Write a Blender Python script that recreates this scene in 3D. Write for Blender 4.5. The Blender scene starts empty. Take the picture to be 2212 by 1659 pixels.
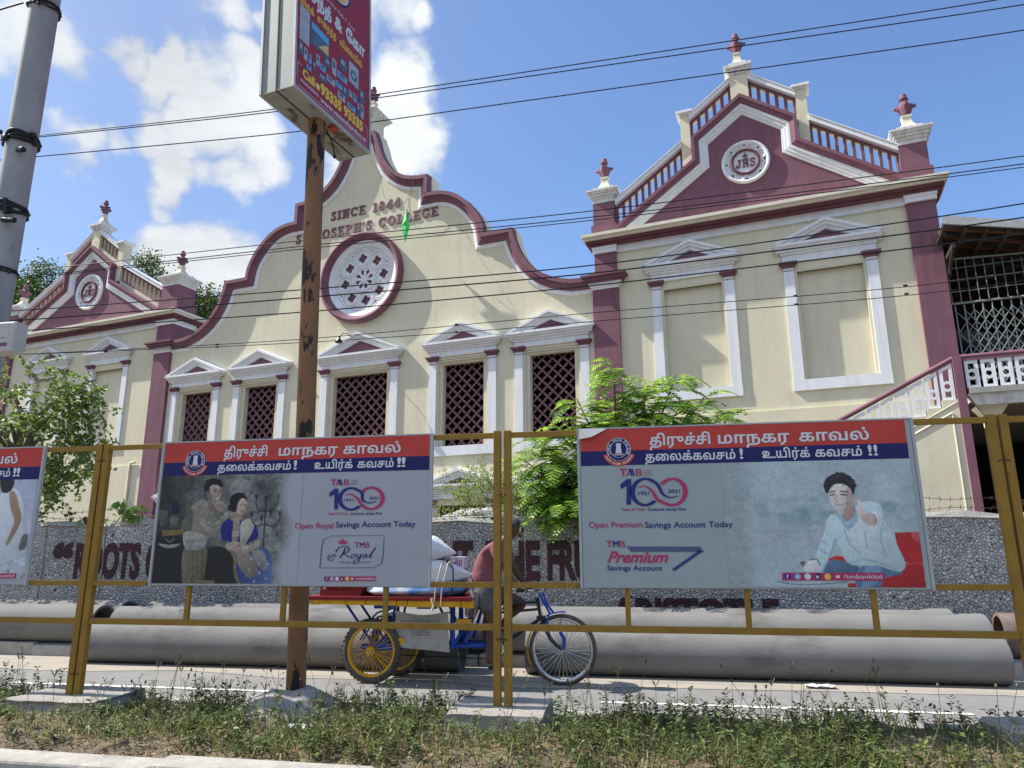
import bpy, math, random
import numpy as np
from mathutils import Vector, Matrix
from mathutils.geometry import tessellate_polygon

random.seed(7)
RNG = np.random.default_rng(11)
R = math.radians
sc = bpy.context.scene
COL = sc.collection

# ---------------------------------------------------------------- camera
cam = bpy.data.cameras.new("camera")
camo = bpy.data.objects.new("camera", cam)
COL.objects.link(camo)
sc.camera = camo
cam.sensor_fit = 'HORIZONTAL'
cam.sensor_width = 36.0
cam.lens = 36.0 * 1519.0 / 2212.0
cam.clip_start = 0.05
cam.clip_end = 3000
def cam_basis(pitch, roll, yaw):
    f0 = Vector((-math.sin(yaw), math.cos(yaw), 0)); r0 = Vector((math.cos(yaw), math.sin(yaw), 0)); u0 = Vector((0, 0, 1))
    fw = math.cos(pitch) * f0 + math.sin(pitch) * u0
    up = -math.sin(pitch) * f0 + math.cos(pitch) * u0
    r = math.cos(roll) * r0 + math.sin(roll) * up
    u = -math.sin(roll) * r0 + math.cos(roll) * up
    return r, u, fw
CR, CU, CF = cam_basis(R(12.975), R(-0.266), R(10.07))
M = Matrix((CR, CU, -CF)).transposed().to_4x4()
M.translation = Vector((0, 0, 1.4))
camo.matrix_world = M

# ---------------------------------------------------------------- light
SUN_EL = R(46.5)
SUN_TH = R(1.0)          # how far behind the -X direction the sun stands
S = Vector((-math.cos(SUN_TH) * math.cos(SUN_EL), math.sin(SUN_TH) * math.cos(SUN_EL), math.sin(SUN_EL)))
sl = bpy.data.lights.new("sun", 'SUN')
sl.energy = 5.0
sl.angle = R(0.53)
sl.color = (1.0, 0.94, 0.85)
so = bpy.data.objects.new("sun", sl)
COL.objects.link(so)
so.rotation_euler = S.to_track_quat('Z', 'Y').to_euler()
so.location = (-20, 5, 30)
sc.view_settings.view_transform = 'Standard'
sc.view_settings.look = 'None'
sc.view_settings.exposure = 0.74
sc.view_settings.gamma = 1.0
sc.view_settings.use_curve_mapping = False
sc.cycles.max_bounces = 6
sc.cycles.transparent_max_bounces = 12

def world():
    w = bpy.data.worlds.new("World"); sc.world = w; w.use_nodes = True
    nt = w.node_tree; N = nt.nodes; L = nt.links
    for n in list(N): N.remove(n)
    out = N.new('ShaderNodeOutputWorld'); bg = N.new('ShaderNodeBackground')
    sky = N.new('ShaderNodeTexSky'); sky.sky_type = 'NISHITA'; sky.sun_disc = False
    sky.sun_elevation = SUN_EL; sky.sun_rotation = R(-90) + SUN_TH
    sky.altitude = 100; sky.air_density = 1.0; sky.dust_density = 1.0; sky.ozone_density = 1.5
    tc = N.new('ShaderNodeTexCoord')
    def math_(op, a, b=None, clamp=False):
        m = N.new('ShaderNodeMath'); m.operation = op; m.use_clamp = clamp
        for i, v in enumerate((a, b)):
            if v is None: continue
            if hasattr(v, 'is_linked'): L.new(v, m.inputs[i])
            else: m.inputs[i].default_value = v
        return m.outputs[0]
    def mapr(v, a, b, c=0.0, d=1.0, smooth=True):
        m = N.new('ShaderNodeMapRange'); m.interpolation_type = 'SMOOTHSTEP' if smooth else 'LINEAR'
        L.new(v, m.inputs['Value'])
        for k, x in zip(('From Min', 'From Max', 'To Min', 'To Max'), (a, b, c, d)): m.inputs[k].default_value = x
        return m.outputs['Result']
    sep = N.new('ShaderNodeSeparateXYZ'); L.new(tc.outputs['Generated'], sep.inputs[0])
    # cloud deck: direction projected on a flat layer
    zc = math_('ADD', math_('MAXIMUM', sep.outputs[2], 0.02), 0.12)
    comb = N.new('ShaderNodeCombineXYZ')
    L.new(math_('DIVIDE', sep.outputs[0], zc), comb.inputs[0]); L.new(math_('DIVIDE', sep.outputs[1], zc), comb.inputs[1])
    nz = N.new('ShaderNodeTexNoise'); nz.inputs['Scale'].default_value = 2.3; nz.inputs['Detail'].default_value = 9; nz.inputs['Roughness'].default_value = 0.62
    L.new(comb.outputs[0], nz.inputs['Vector'])
    nz2 = N.new('ShaderNodeTexNoise'); nz2.inputs['Scale'].default_value = 1.1; nz2.inputs['Detail'].default_value = 5
    L.new(comb.outputs[0], nz2.inputs['Vector'])
    nz3 = N.new('ShaderNodeTexNoise'); nz3.inputs['Scale'].default_value = 16; nz3.inputs['Detail'].default_value = 6
    L.new(tc.outputs['Generated'], nz3.inputs['Vector'])
    # where the cumulus stand in the sky (azimuth degrees left of +Y, elevation degrees, angular radius degrees)
    BL = CLOUDS
    wn = N.new('ShaderNodeTexNoise'); wn.inputs['Scale'].default_value = 9; wn.inputs['Detail'].default_value = 5; L.new(tc.outputs['Generated'], wn.inputs['Vector'])
    wa = N.new('ShaderNodeVectorMath'); wa.operation = 'MULTIPLY_ADD'; L.new(wn.outputs['Color'], wa.inputs[0]); wa.inputs[1].default_value = (.13, .13, .13); L.new(tc.outputs['Generated'], wa.inputs[2])
    ws = N.new('ShaderNodeVectorMath'); ws.operation = 'SUBTRACT'; L.new(wa.outputs[0], ws.inputs[0]); ws.inputs[1].default_value = (.065, .065, .065); warp = ws.outputs[0]
    best = None
    for az, el, rad, amp in BL:
        rad = rad * 1.75
        d = (-math.sin(R(az)) * math.cos(R(el)), math.cos(R(az)) * math.cos(R(el)), math.sin(R(el)))
        vd = N.new('ShaderNodeVectorMath'); vd.operation = 'DISTANCE'; L.new(warp, vd.inputs[0]); vd.inputs[1].default_value = d
        g = mapr(vd.outputs['Value'], 0.15 * R(rad), 1.25 * R(rad), amp, 0.0)
        best = g if best is None else math_('MAXIMUM', best, g)
    nsum = math_('ADD', math_('MULTIPLY', nz.outputs[0], 0.55), math_('MULTIPLY', nz3.outputs[0], 0.56))
    dens = mapr(math_('ADD', best, nsum), 0.75, 1.14)
    thin = mapr(math_('ADD', math_('MULTIPLY', best, 0.45), nz2.outputs[0]), 0.5, 0.95, 0.0, 0.34)
    left = mapr(sep.outputs[0], 0.25, -0.55, 0.0, 1.0)
    veil = math_('MULTIPLY', math_('ADD', thin, math_('MULTIPLY', left, 0.12)), math_('ADD', math_('MULTIPLY', left, 0.9), 0.15))
    alpha = math_('MAXIMUM', dens, veil, clamp=True)
    br = mapr(math_('ADD', nz.outputs[0], math_('MULTIPLY', dens, 0.22)), 0.38, 0.86, 0.62, 1.0)
    cc = N.new('ShaderNodeMix'); cc.data_type = 'RGBA'; cc.blend_type = 'MULTIPLY'; cc.inputs['Factor'].default_value = 1
    cc.inputs['A'].default_value = (6.7, 7.0, 7.3, 1)
    cb = N.new('ShaderNodeCombineColor'); [L.new(br, cb.inputs[i]) for i in range(3)]
    L.new(cb.outputs[0], cc.inputs['B'])
    tint = N.new('ShaderNodeMix'); tint.data_type = 'RGBA'; tint.blend_type = 'MULTIPLY'; tint.inputs['Factor'].default_value = 1
    L.new(sky.outputs[0], tint.inputs['A']); tint.inputs['B'].default_value = (0.97, 1.13, 1.35, 1)
    mx = N.new('ShaderNodeMix'); mx.data_type = 'RGBA'
    L.new(alpha, mx.inputs['Factor']); L.new(tint.outputs['Result'], mx.inputs['A']); L.new(cc.outputs['Result'], mx.inputs['B'])
    # sky brightness shaped by direction: high part behind the camera raised as added fill
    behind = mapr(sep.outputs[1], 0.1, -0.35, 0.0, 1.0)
    low = mapr(sep.outputs[2], 0.62, 0.12, 0.0, 0.78)          # low sky there dimmed to darken pipe fronts, standing in for unseen roofs and trees
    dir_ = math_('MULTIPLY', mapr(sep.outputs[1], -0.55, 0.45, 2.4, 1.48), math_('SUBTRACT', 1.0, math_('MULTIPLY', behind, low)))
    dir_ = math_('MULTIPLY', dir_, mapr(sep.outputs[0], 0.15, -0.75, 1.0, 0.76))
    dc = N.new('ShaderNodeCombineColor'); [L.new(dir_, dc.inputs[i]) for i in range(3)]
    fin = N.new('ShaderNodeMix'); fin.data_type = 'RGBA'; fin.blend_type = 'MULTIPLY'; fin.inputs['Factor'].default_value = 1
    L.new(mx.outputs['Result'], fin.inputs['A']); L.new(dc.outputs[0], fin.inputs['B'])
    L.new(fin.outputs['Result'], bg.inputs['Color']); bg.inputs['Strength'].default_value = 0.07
    L.new(bg.outputs[0], out.inputs[0])
CLOUDS = [(42.3, 33.7, 1.6, 0.62), (40.5, 32.7, 1.8, 0.62), (38.4, 33.4, 1.5, 0.6), (36.1, 32.9, 1.9, 0.6), (34.5, 34.6, 1.9, 0.6), (33.5, 32.0, 2.7, 0.66), (36.6, 30.9, 2.3, 0.6), (39.5, 29.6, 1.9, 0.5), (37.6, 27.8, 2.0, 0.62), (34.5, 28.0, 1.7, 0.55), (32.5, 29.3, 2.1, 0.6), (42.8, 28.0, 1.5, 0.5), (44.8, 27.5, 1.6, 0.55), (45.2, 26.0, 1.5, 0.5), (43.5, 26.5, 1.1, 0.4), (48.7, 33.2, 2.3, 0.55), (46.3, 33.2, 1.6, 0.55), (49.9, 33.9, 1.7, 0.5), (35.7, 38.3, 1.8, 0.5), (32.7, 38.8, 1.2, 0.5), (21.2, 35.3, 2.6, 0.66), (19.9, 33.2, 2.3, 0.66), (19.4, 30.9, 2.3, 0.66), (21.4, 30.7, 3.1, 0.6), (24.1, 28.8, 2.3, 0.5), (18.7, 39.4, 1.2, 0.55), (20.6, 40.3, 2.1, 0.5), (23.2, 40.0, 2.0, 0.45), (37.9, 25.2, 1.0, 0.48), (36.8, 24.4, 0.8, 0.4), (36.6, 21.6, 2.7, 0.68), (34.1, 20.6, 2.6, 0.62), (38.4, 20.6, 2.1, 0.6), (32.1, 21.6, 1.5, 0.5), (35.4, 19.8, 3.3, 0.6), (39.4, 18.5, 2.1, 0.5), (65, 30, 10, .6), (100, 35, 25, .5), (180, 40, 30, .45)]
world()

# ---------------------------------------------------------------- helpers
ORIG = {}
def root_of(o):
    while o.parent: o = o.parent
    return o
def tag(o, label=None, cat=None, group=None, kind=None):
    if label: o['label'] = label
    if cat: o['category'] = cat
    if group: o['group'] = group
    if kind: o['kind'] = kind
    return o
def thing(name, label, cat, loc=(0, 0, 0), rotz=0.0, group=None):
    o = bpy.data.objects.new(name, None); COL.objects.link(o)
    o.location = loc; o.rotation_euler = (0, 0, rotz); o.empty_display_size = 0.2
    ORIG[o.name] = Vector(loc) if not rotz else None
    return tag(o, label, cat, group)
def copy_thing(root, loc, label=None, rotz=None):
    r = root.copy(); COL.objects.link(r); r.location = loc
    if rotz is not None: r.rotation_euler = (0, 0, rotz)
    if label: r['label'] = label
    for ch in list(root.children):
        c = ch.copy(); COL.objects.link(c); c.parent = r
        for g in ch.children:
            d = g.copy(); COL.objects.link(d); d.parent = c
    return r

class MB:
    def __init__(s): s.v = []; s.f = []; s.m = []; s.sm = []
    def add(s, vs, fs, mi=0, smooth=False):
        o = len(s.v)
        s.v += [tuple(p) for p in vs]
        for f in fs:
            s.f.append(tuple(i + o for i in f)); s.m.append(mi); s.sm.append(smooth)
        return s
    def box(s, a, b, mi=0, rot=None, c=None):
        x0, y0, z0 = a; x1, y1, z1 = b
        vs = [Vector(p) for p in ((x0, y0, z0), (x1, y0, z0), (x1, y1, z0), (x0, y1, z0), (x0, y0, z1), (x1, y0, z1), (x1, y1, z1), (x0, y1, z1))]
        if rot is not None:
            ce = Vector(c) if c else sum(vs, Vector()) / 8
            vs = [rot @ (p - ce) + ce for p in vs]
        return s.add(vs, [(0, 3, 2, 1), (4, 5, 6, 7), (0, 1, 5, 4), (1, 2, 6, 5), (2, 3, 7, 6), (3, 0, 4, 7)], mi)
    def taper(s, c, hx0, hy0, z0, hx1, hy1, z1, mi=0):      # frustum with rectangular ends
        x, y = c
        vs = [(x - hx0, y - hy0, z0), (x + hx0, y - hy0, z0), (x + hx0, y + hy0, z0), (x - hx0, y + hy0, z0), (x - hx1, y - hy1, z1), (x + hx1, y - hy1, z1), (x + hx1, y + hy1, z1), (x - hx1, y + hy1, z1)]
        return s.add(vs, [(0, 3, 2, 1), (4, 5, 6, 7), (0, 1, 5, 4), (1, 2, 6, 5), (2, 3, 7, 6), (3, 0, 4, 7)], mi)
    def prism(s, poly, y0, y1, mi=0, holes=(), mside=None, mhole=None):   # polygon in x,z; y0 = front
        rings = [list(poly)] + [list(h) for h in holes]
        tris = tessellate_polygon([[Vector((p[0], p[1], 0)) for p in r] for r in rings])
        flat = [p for r in rings for p in r]
        vs = [(p[0], y0, p[1]) for p in flat]
        def orient(t, want):
            a, b, c = (flat[i] for i in t)
            ar = (b[0] - a[0]) * (c[1] - a[1]) - (c[0] - a[0]) * (b[1] - a[1])
            return t if (ar > 0) == want else t[::-1]
        s.add(vs, [orient(t, True) for t in tris], mi)
        if y1 is None: return s
        s.add([(p[0], y1, p[1]) for p in flat], [orient(t, False) for t in tris], mi)
        k = 0
        for ri, r in enumerate(rings):
            n = len(r); ar = sum(r[i][0] * r[(i + 1) % n][1] - r[(i + 1) % n][0] * r[i][1] for i in range(n))
            q = [(p[0], y0, p[1]) for p in r] + [(p[0], y1, p[1]) for p in r]
            fl = (ar > 0) == (ri == 0)
            fs = [((i, i + n, (i + 1) % n + n, (i + 1) % n) if fl else (i, (i + 1) % n, (i + 1) % n + n, i + n)) for i in range(n)]
            m_ = (mside if ri == 0 else mhole)
            s.add(q, fs, mi if m_ is None else m_)
        return s
    def tube(s, pts, r, n=8, mi=0, caps=True, smooth=True):
        pts = [Vector(p) for p in pts]; rs = r if isinstance(r, (list, tuple)) else [r] * len(pts)
        vs = []; fs = []; up = None
        for i, p in enumerate(pts):
            t = (pts[min(i + 1, len(pts) - 1)] - pts[max(i - 1, 0)]).normalized()
            if up is None:
                up = Vector((0, 0, 1)) if abs(t.z) < .9 else Vector((1, 0, 0))
            a = t.cross(up)
            a = a.normalized() if a.length > 1e-6 else t.orthogonal().normalized()
            b = a.cross(t).normalized(); up = b
            for k in range(n):
                th = 2 * math.pi * k / n
                vs.append(p + rs[i] * (math.cos(th) * a + math.sin(th) * b))
        for i in range(len(pts) - 1):
            for k in range(n):
                k2 = (k + 1) % n
                fs.append((i * n + k, i * n + k2, (i + 1) * n + k2, (i + 1) * n + k))
        s.add(vs, fs, mi, smooth)
        if caps:
            m_ = (len(pts) - 1) * n
            s.add(vs[:n], [tuple(range(n))[::-1]], mi); s.add(vs[m_:], [tuple(range(n))], mi)
        return s
    def lathe(s, prof, c=(0, 0, 0), axis='Z', n=24, mi=0, smooth=True, sq=False):   # prof: (radius, height)
        vs = []; fs = []
        for rr, h in prof:
            for k in range(n):
                th = 2 * math.pi * (k + (.5 if sq else 0)) / n
                x, y = rr * math.cos(th), rr * math.sin(th)
                if axis == 'Z': p = (x, y, h)
                elif axis == 'Y': p = (x, h, -y)
                else: p = (h, x, y)
                vs.append((p[0] + c[0], p[1] + c[1], p[2] + c[2]))
        for i in range(len(prof) - 1):
            for k in range(n):
                k2 = (k + 1) % n
                fs.append((i * n + k, i * n + k2, (i + 1) * n + k2, (i + 1) * n + k))
        return s.add(vs, fs, mi, smooth)
    def ball(s, c, r, n=10, mi=0, sc_=(1, 1, 1), smooth=True):
        vs = []; fs = []; m_ = max(4, n // 2 + 1)
        for i in range(m_ + 1):
            ph = math.pi * i / m_
            for k in range(n):
                th = 2 * math.pi * k / n
                vs.append((c[0] + sc_[0] * r * math.sin(ph) * math.cos(th), c[1] + sc_[1] * r * math.sin(ph) * math.sin(th), c[2] - sc_[2] * r * math.cos(ph)))
        for i in range(m_):
            for k in range(n):
                k2 = (k + 1) % n
                fs.append((i * n + k, i * n + k2, (i + 1) * n + k2, (i + 1) * n + k))
        return s.add(vs, fs, mi, smooth)
    def sweep(s, path, prof, base=0.0):
        """path in x,z (left to right); prof strips: (offset0, offset1, n0, n1, material); offset to the right of the travel direction, n towards the viewer (-y)."""
        P = [Vector((p[0], p[1])) for p in path]; nn = len(P); nor = []
        for i in range(nn):
            a = (P[i] - P[i - 1]).normalized() if i else None
            b = (P[i + 1] - P[i]).normalized() if i < nn - 1 else None
            na = Vector((a.y, -a.x)) if a else None; nb = Vector((b.y, -b.x)) if b else None
            if na is None: nor.append(nb); continue
            if nb is None: nor.append(na); continue
            m_ = (na + nb)
            m_ = m_.normalized() if m_.length > 1e-6 else na
            k = 1 / max(.35, m_.dot(na)); nor.append(m_ * k)
        for o0, o1, n0, n1, mi in prof:
            vs = []
            for i in range(nn):
                a = P[i] + nor[i] * o0; b = P[i] + nor[i] * o1
                vs += [(a.x, base - n0, a.y), (b.x, base - n1, b.y)]
            s.add(vs, [(2 * i, 2 * i + 1, 2 * i + 3, 2 * i + 2) for i in range(nn - 1)], mi)
        return s
    def build(s, name, mats, parent=None, origin=None, bevel=0.0, local=False):
        me = bpy.data.meshes.new(name)
        vs = s.v
        if parent is not None and not local:
            og = ORIG.get(root_of(parent).name)
            if og is not None: vs = [(x - og.x, y - og.y, z - og.z) for x, y, z in vs]
        elif origin is not None:
            vs = [(x - origin[0], y - origin[1], z - origin[2]) for x, y, z in vs]
        me.from_pydata(vs, [], s.f)
        if not isinstance(mats, (list, tuple)): mats = [mats]
        for m_ in mats: me.materials.append(m_)
        me.polygons.foreach_set('material_index', s.m)
        me.polygons.foreach_set('use_smooth', s.sm)
        me.update()
        o = bpy.data.objects.new(name, me); COL.objects.link(o)
        if parent is not None: o.parent = parent
        elif origin is not None: o.location = origin
        if bevel:
            b = o.modifiers.new('edge', 'BEVEL'); b.width = bevel; b.segments = 2; b.limit_method = 'ANGLE'
        return o
def fast_mesh(name, verts, faces, mat, parent=None, colors=None):
    """numpy mesh: verts (n,3), faces (m,k)"""
    me = bpy.data.meshes.new(name); k = faces.shape[1]
    if parent is not None:
        og = ORIG.get(root_of(parent).name)
        if og is not None: verts = verts - np.array(og)
    me.vertices.add(len(verts)); me.vertices.foreach_set('co', verts.astype(np.float32).ravel())
    me.loops.add(faces.size); me.loops.foreach_set('vertex_index', faces.astype(np.int32).ravel())
    me.polygons.add(len(faces)); me.polygons.foreach_set('loop_start', np.arange(0, faces.size, k, dtype=np.int32))
    me.update(calc_edges=True)
    if colors is not None:
        ca = me.color_attributes.new('Col', 'FLOAT_COLOR', 'POINT')
        c4 = np.ones((len(verts), 4), np.float32); c4[:, :3] = colors; ca.data.foreach_set('color', c4.ravel())
    for m_ in (mat if isinstance(mat, (list, tuple)) else [mat]): me.materials.append(m_)
    o = bpy.data.objects.new(name, me); COL.objects.link(o)
    if parent is not None: o.parent = parent
    return o

# ---------------------------------------------------------------- materials
def srgb(r, g, b):
    f = lambda c: (c / 255 / 12.92) if c / 255 <= .04045 else ((c / 255 + .055) / 1.055) ** 2.4
    return (f(r), f(g), f(b))
def mat(name, c1, c2=None, scale=3.0, lo=.35, hi=.65, rough=.8, detail=6, bump=0.0, bscale=40.0, metal=0.0, stretch=None, c3=None, s3=1.0, t3=(.62, .72), spec=.3, trans=0.0):
    m = bpy.data.materials.new(name); m.use_nodes = True; nt = m.node_tree; N = nt.nodes; L = nt.links
    p = N['Principled BSDF']; p.inputs['Roughness'].default_value = rough; p.inputs['Metallic'].default_value = metal
    p.inputs['Specular IOR Level'].default_value = spec
    tc = N.new('ShaderNodeTexCoord'); vec = tc.outputs['Object']
    if stretch:
        mp = N.new('ShaderNodeMapping'); mp.inputs['Scale'].default_value = stretch; L.new(vec, mp.inputs[0]); vec = mp.outputs[0]
    col = None
    if c2 is None: p.inputs['Base Color'].default_value = (*c1, 1)
    else:
        n = N.new('ShaderNodeTexNoise'); n.inputs['Scale'].default_value = scale; n.inputs['Detail'].default_value = detail; n.inputs['Roughness'].default_value = .6
        L.new(vec, n.inputs['Vector'])
        r = N.new('ShaderNodeMapRange'); r.inputs['From Min'].default_value = lo; r.inputs['From Max'].default_value = hi; L.new(n.outputs[0], r.inputs['Value'])
        x = N.new('ShaderNodeMix'); x.data_type = 'RGBA'; x.inputs['A'].default_value = (*c1, 1); x.inputs['B'].default_value = (*c2, 1); L.new(r.outputs[0], x.inputs['Factor'])
        col = x.outputs['Result']
    if c3 is not None:
        n = N.new('ShaderNodeTexNoise'); n.inputs['Scale'].default_value = s3; n.inputs['Detail'].default_value = 8; n.inputs['Roughness'].default_value = .65; L.new(vec, n.inputs['Vector'])
        r = N.new('ShaderNodeMapRange'); r.inputs['From Min'].default_value = t3[0]; r.inputs['From Max'].default_value = t3[1]; L.new(n.outputs[0], r.inputs['Value'])
        x = N.new('ShaderNodeMix'); x.data_type = 'RGBA'; x.inputs['B'].default_value = (*c3, 1); L.new(r.outputs[0], x.inputs['Factor'])
        if col: L.new(col, x.inputs['A'])
        else: x.inputs['A'].default_value = (*c1, 1)
        col = x.outputs['Result']
    if col: L.new(col, p.inputs['Base Color'])
    if bump:
        n = N.new('ShaderNodeTexNoise'); n.inputs['Scale'].default_value = bscale; n.inputs['Detail'].default_value = 4; L.new(vec, n.inputs['Vector'])
        b = N.new('ShaderNodeBump'); b.inputs['Strength'].default_value = bump; b.inputs['Distance'].default_value = .02; L.new(n.outputs[0], b.inputs['Height']); L.new(b.outputs[0], p.inputs['Normal'])
    return m
def leaf_mat(name, c1, c2, trans=.35, rough=.5, mid=None):
    m = bpy.data.materials.new(name); m.use_nodes = True; nt = m.node_tree; N = nt.nodes; L = nt.links
    p = N['Principled BSDF']; p.inputs['Roughness'].default_value = rough; p.inputs['Specular IOR Level'].default_value = .35
    g = N.new('ShaderNodeNewGeometry'); ra = N.new('ShaderNodeValToRGB')
    ra.color_ramp.elements[0].color = (*c1, 1); ra.color_ramp.elements[1].color = (*c2, 1)
    if mid: e = ra.color_ramp.elements.new(.5); e.color = (*mid, 1)
    L.new(g.outputs['Random Per Island'], ra.inputs[0]); L.new(ra.outputs[0], p.inputs['Base Color'])
    t = N.new('ShaderNodeBsdfTranslucent'); hs = N.new('ShaderNodeHueSaturation'); hs.inputs['Value'].default_value = 1.6; hs.inputs['Hue'].default_value = .485
    L.new(ra.outputs[0], hs.inputs['Color']); L.new(hs.outputs[0], t.inputs['Color'])
    mx = N.new('ShaderNodeMixShader'); mx.inputs[0].default_value = trans
    L.new(p.outputs[0], mx.inputs[1]); L.new(t.outputs[0], mx.inputs[2]); L.new(mx.outputs[0], N['Material Output'].inputs[0])
    return m
def print_mat(name, rough=.45):
    m = bpy.data.materials.new(name); m.use_nodes = True; nt = m.node_tree
    p = nt.nodes['Principled BSDF']; p.inputs['Roughness'].default_value = rough
    a = nt.nodes.new('ShaderNodeVertexColor'); a.layer_name = 'Col'
    nt.links.new(a.outputs[0], p.inputs['Base Color'])
    return m
def pebble_mat(name, ca, cb, mortar, scale=24.0):
    m = bpy.data.materials.new(name); m.use_nodes = True; nt = m.node_tree; N = nt.nodes; L = nt.links
    p = N['Principled BSDF']; p.inputs['Roughness'].default_value = .75
    tc = N.new('ShaderNodeTexCoord')
    wn = N.new('ShaderNodeTexNoise'); wn.inputs['Scale'].default_value = 9; L.new(tc.outputs['Object'], wn.inputs['Vector'])
    mv = N.new('ShaderNodeVectorMath'); mv.operation = 'MULTIPLY_ADD'; L.new(wn.outputs['Color'], mv.inputs[0]); mv.inputs[1].default_value = (.03, .03, .03); L.new(tc.outputs['Object'], mv.inputs[2])
    v = N.new('ShaderNodeTexVoronoi'); v.feature = 'DISTANCE_TO_EDGE'; v.inputs['Scale'].default_value = scale; L.new(mv.outputs[0], v.inputs['Vector'])
    v2 = N.new('ShaderNodeTexVoronoi'); v2.inputs['Scale'].default_value = scale; L.new(mv.outputs[0], v2.inputs['Vector'])
    sp = N.new('ShaderNodeSeparateColor'); L.new(v2.outputs['Color'], sp.inputs[0])
    x = N.new('ShaderNodeMix'); x.data_type = 'RGBA'; x.inputs['A'].default_value = (*ca, 1); x.inputs['B'].default_value = (*cb, 1); L.new(sp.outputs[0], x.inputs['Factor'])
    r = N.new('ShaderNodeMapRange'); r.inputs['From Min'].default_value = .02; r.inputs['From Max'].default_value = .09; L.new(v.outputs['Distance'], r.inputs['Value'])
    y = N.new('ShaderNodeMix'); y.data_type = 'RGBA'; y.inputs['A'].default_value = (*mortar, 1); L.new(x.outputs['Result'], y.inputs['B']); L.new(r.outputs[0], y.inputs['Factor'])
    # grime low on the wall and in broad patches
    n = N.new('ShaderNodeTexNoise'); n.inputs['Scale'].default_value = 1.1; n.inputs['Detail'].default_value = 6; L.new(tc.outputs['Object'], n.inputs['Vector'])
    r2 = N.new('ShaderNodeMapRange'); r2.inputs['From Min'].default_value = .35; r2.inputs['From Max'].default_value = .7; r2.inputs['To Min'].default_value = .68; r2.inputs['To Max'].default_value = 1.0; L.new(n.outputs[0], r2.inputs['Value'])
    z = N.new('ShaderNodeMix'); z.data_type = 'RGBA'; z.blend_type = 'MULTIPLY'; z.inputs['Factor'].default_value = 1; L.new(y.outputs['Result'], z.inputs['A'])
    cb_ = N.new('ShaderNodeCombineColor'); [L.new(r2.outputs[0], cb_.inputs[i]) for i in range(3)]; L.new(cb_.outputs[0], z.inputs['B'])
    L.new(z.outputs['Result'], p.inputs['Base Color'])
    b = N.new('ShaderNodeBump'); b.inputs['Strength'].default_value = .9; b.inputs['Distance'].default_value = .015
    r3 = N.new('ShaderNodeMapRange'); r3.inputs['From Max'].default_value = .3; L.new(v.outputs['Distance'], r3.inputs['Value']); L.new(r3.outputs[0], b.inputs['Height']); L.new(b.outputs[0], p.inputs['Normal'])
    return m

CREAM = mat('cream_paint', (.655, .615, .45), (.705, .665, .495), scale=.9, rough=.85, bump=.14, bscale=5, c3=(.55, .52, .40), s3=.7, t3=(.55, .75))
CREAM2 = mat('cream_relief_paint', (.66, .625, .48), (.60, .565, .43), scale=2, rough=.85)
WHITE = mat('white_paint', (.80, .82, .84), (.75, .77, .79), scale=2.2, rough=.8, c3=(.55, .54, .52), s3=2.5, t3=(.66, .8))
WHITED = mat('weathered_white_paint', (.74, .74, .72), (.66, .66, .63), scale=3, rough=.85, c3=(.32, .31, .29), s3=5, t3=(.62, .72))
def streak(m, amt=.10, sx=5.0):
    nt = m.node_tree; N = nt.nodes; L = nt.links; p = N['Principled BSDF']; src = p.inputs['Base Color'].links[0].from_socket
    tc = N.new('ShaderNodeTexCoord'); mp = N.new('ShaderNodeMapping'); mp.inputs['Scale'].default_value = (sx, sx, .35); L.new(tc.outputs['Object'], mp.inputs[0])
    n = N.new('ShaderNodeTexNoise'); n.inputs['Scale'].default_value = 1.0; n.inputs['Detail'].default_value = 7; n.inputs['Roughness'].default_value = .65; L.new(mp.outputs[0], n.inputs['Vector'])
    r = N.new('ShaderNodeMapRange'); r.inputs['From Min'].default_value = .48; r.inputs['From Max'].default_value = .75; r.inputs['To Min'].default_value = 1.0; r.inputs['To Max'].default_value = 1 - amt * 2.2; L.new(n.outputs[0], r.inputs['Value'])
    x = N.new('ShaderNodeMix'); x.data_type = 'RGBA'; x.blend_type = 'MULTIPLY'; x.inputs['Factor'].default_value = 1; L.new(src, x.inputs['A'])
    c = N.new('ShaderNodeCombineColor'); [L.new(r.outputs[0], c.inputs[i]) for i in range(3)]; L.new(c.outputs[0], x.inputs['B']); L.new(x.outputs['Result'], p.inputs['Base Color'])
streak(CREAM, .045)
MAROON = mat('maroon_paint', (.188, .084, .116), (.222, .104, .134), scale=1.6, rough=.75, c3=(.25, .125, .14), s3=2.3, t3=(.60, .78))
streak(MAROON, .10); streak(WHITE, .07, 7); streak(WHITED, .2, 8)
MAROOND = mat('deep_maroon_paint', (.14, .052, .068), (.17, .065, .08), scale=2, rough=.75)
LATT = mat('lattice_paint', (.17, .088, .10), (.21, .115, .13), scale=6, rough=.8)
DARK = mat('dark_interior', (.012, .011, .011))  # near-black colour stands in for the shade indoors
CONC = mat('concrete', (.40, .385, .355), (.31, .30, .28), scale=5, rough=.9, bump=.15, bscale=60, c3=(.22, .21, .19), s3=3, t3=(.6, .78))
PIPEC = mat('pipe_concrete', (.20, .197, .188), (.155, .152, .145), scale=3.5, rough=.9, bump=.05, bscale=90, stretch=(.5, 1, 1), lo=.3, hi=.72, c3=(.105, .10, .092), s3=2.2, t3=(.56, .72))
CONCD = mat('old_grey_concrete', (.33, .315, .28), (.24, .225, .20), scale=6, rough=.95, bump=.4, bscale=40, c3=(.34, .32, .28), s3=3, t3=(.55, .7))
KERBC = mat('kerb_concrete', (.40, .385, .34), (.30, .285, .25), scale=7, rough=.9, bump=.3, bscale=40, c3=(.2, .18, .15), s3=5, t3=(.6, .75))
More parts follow.
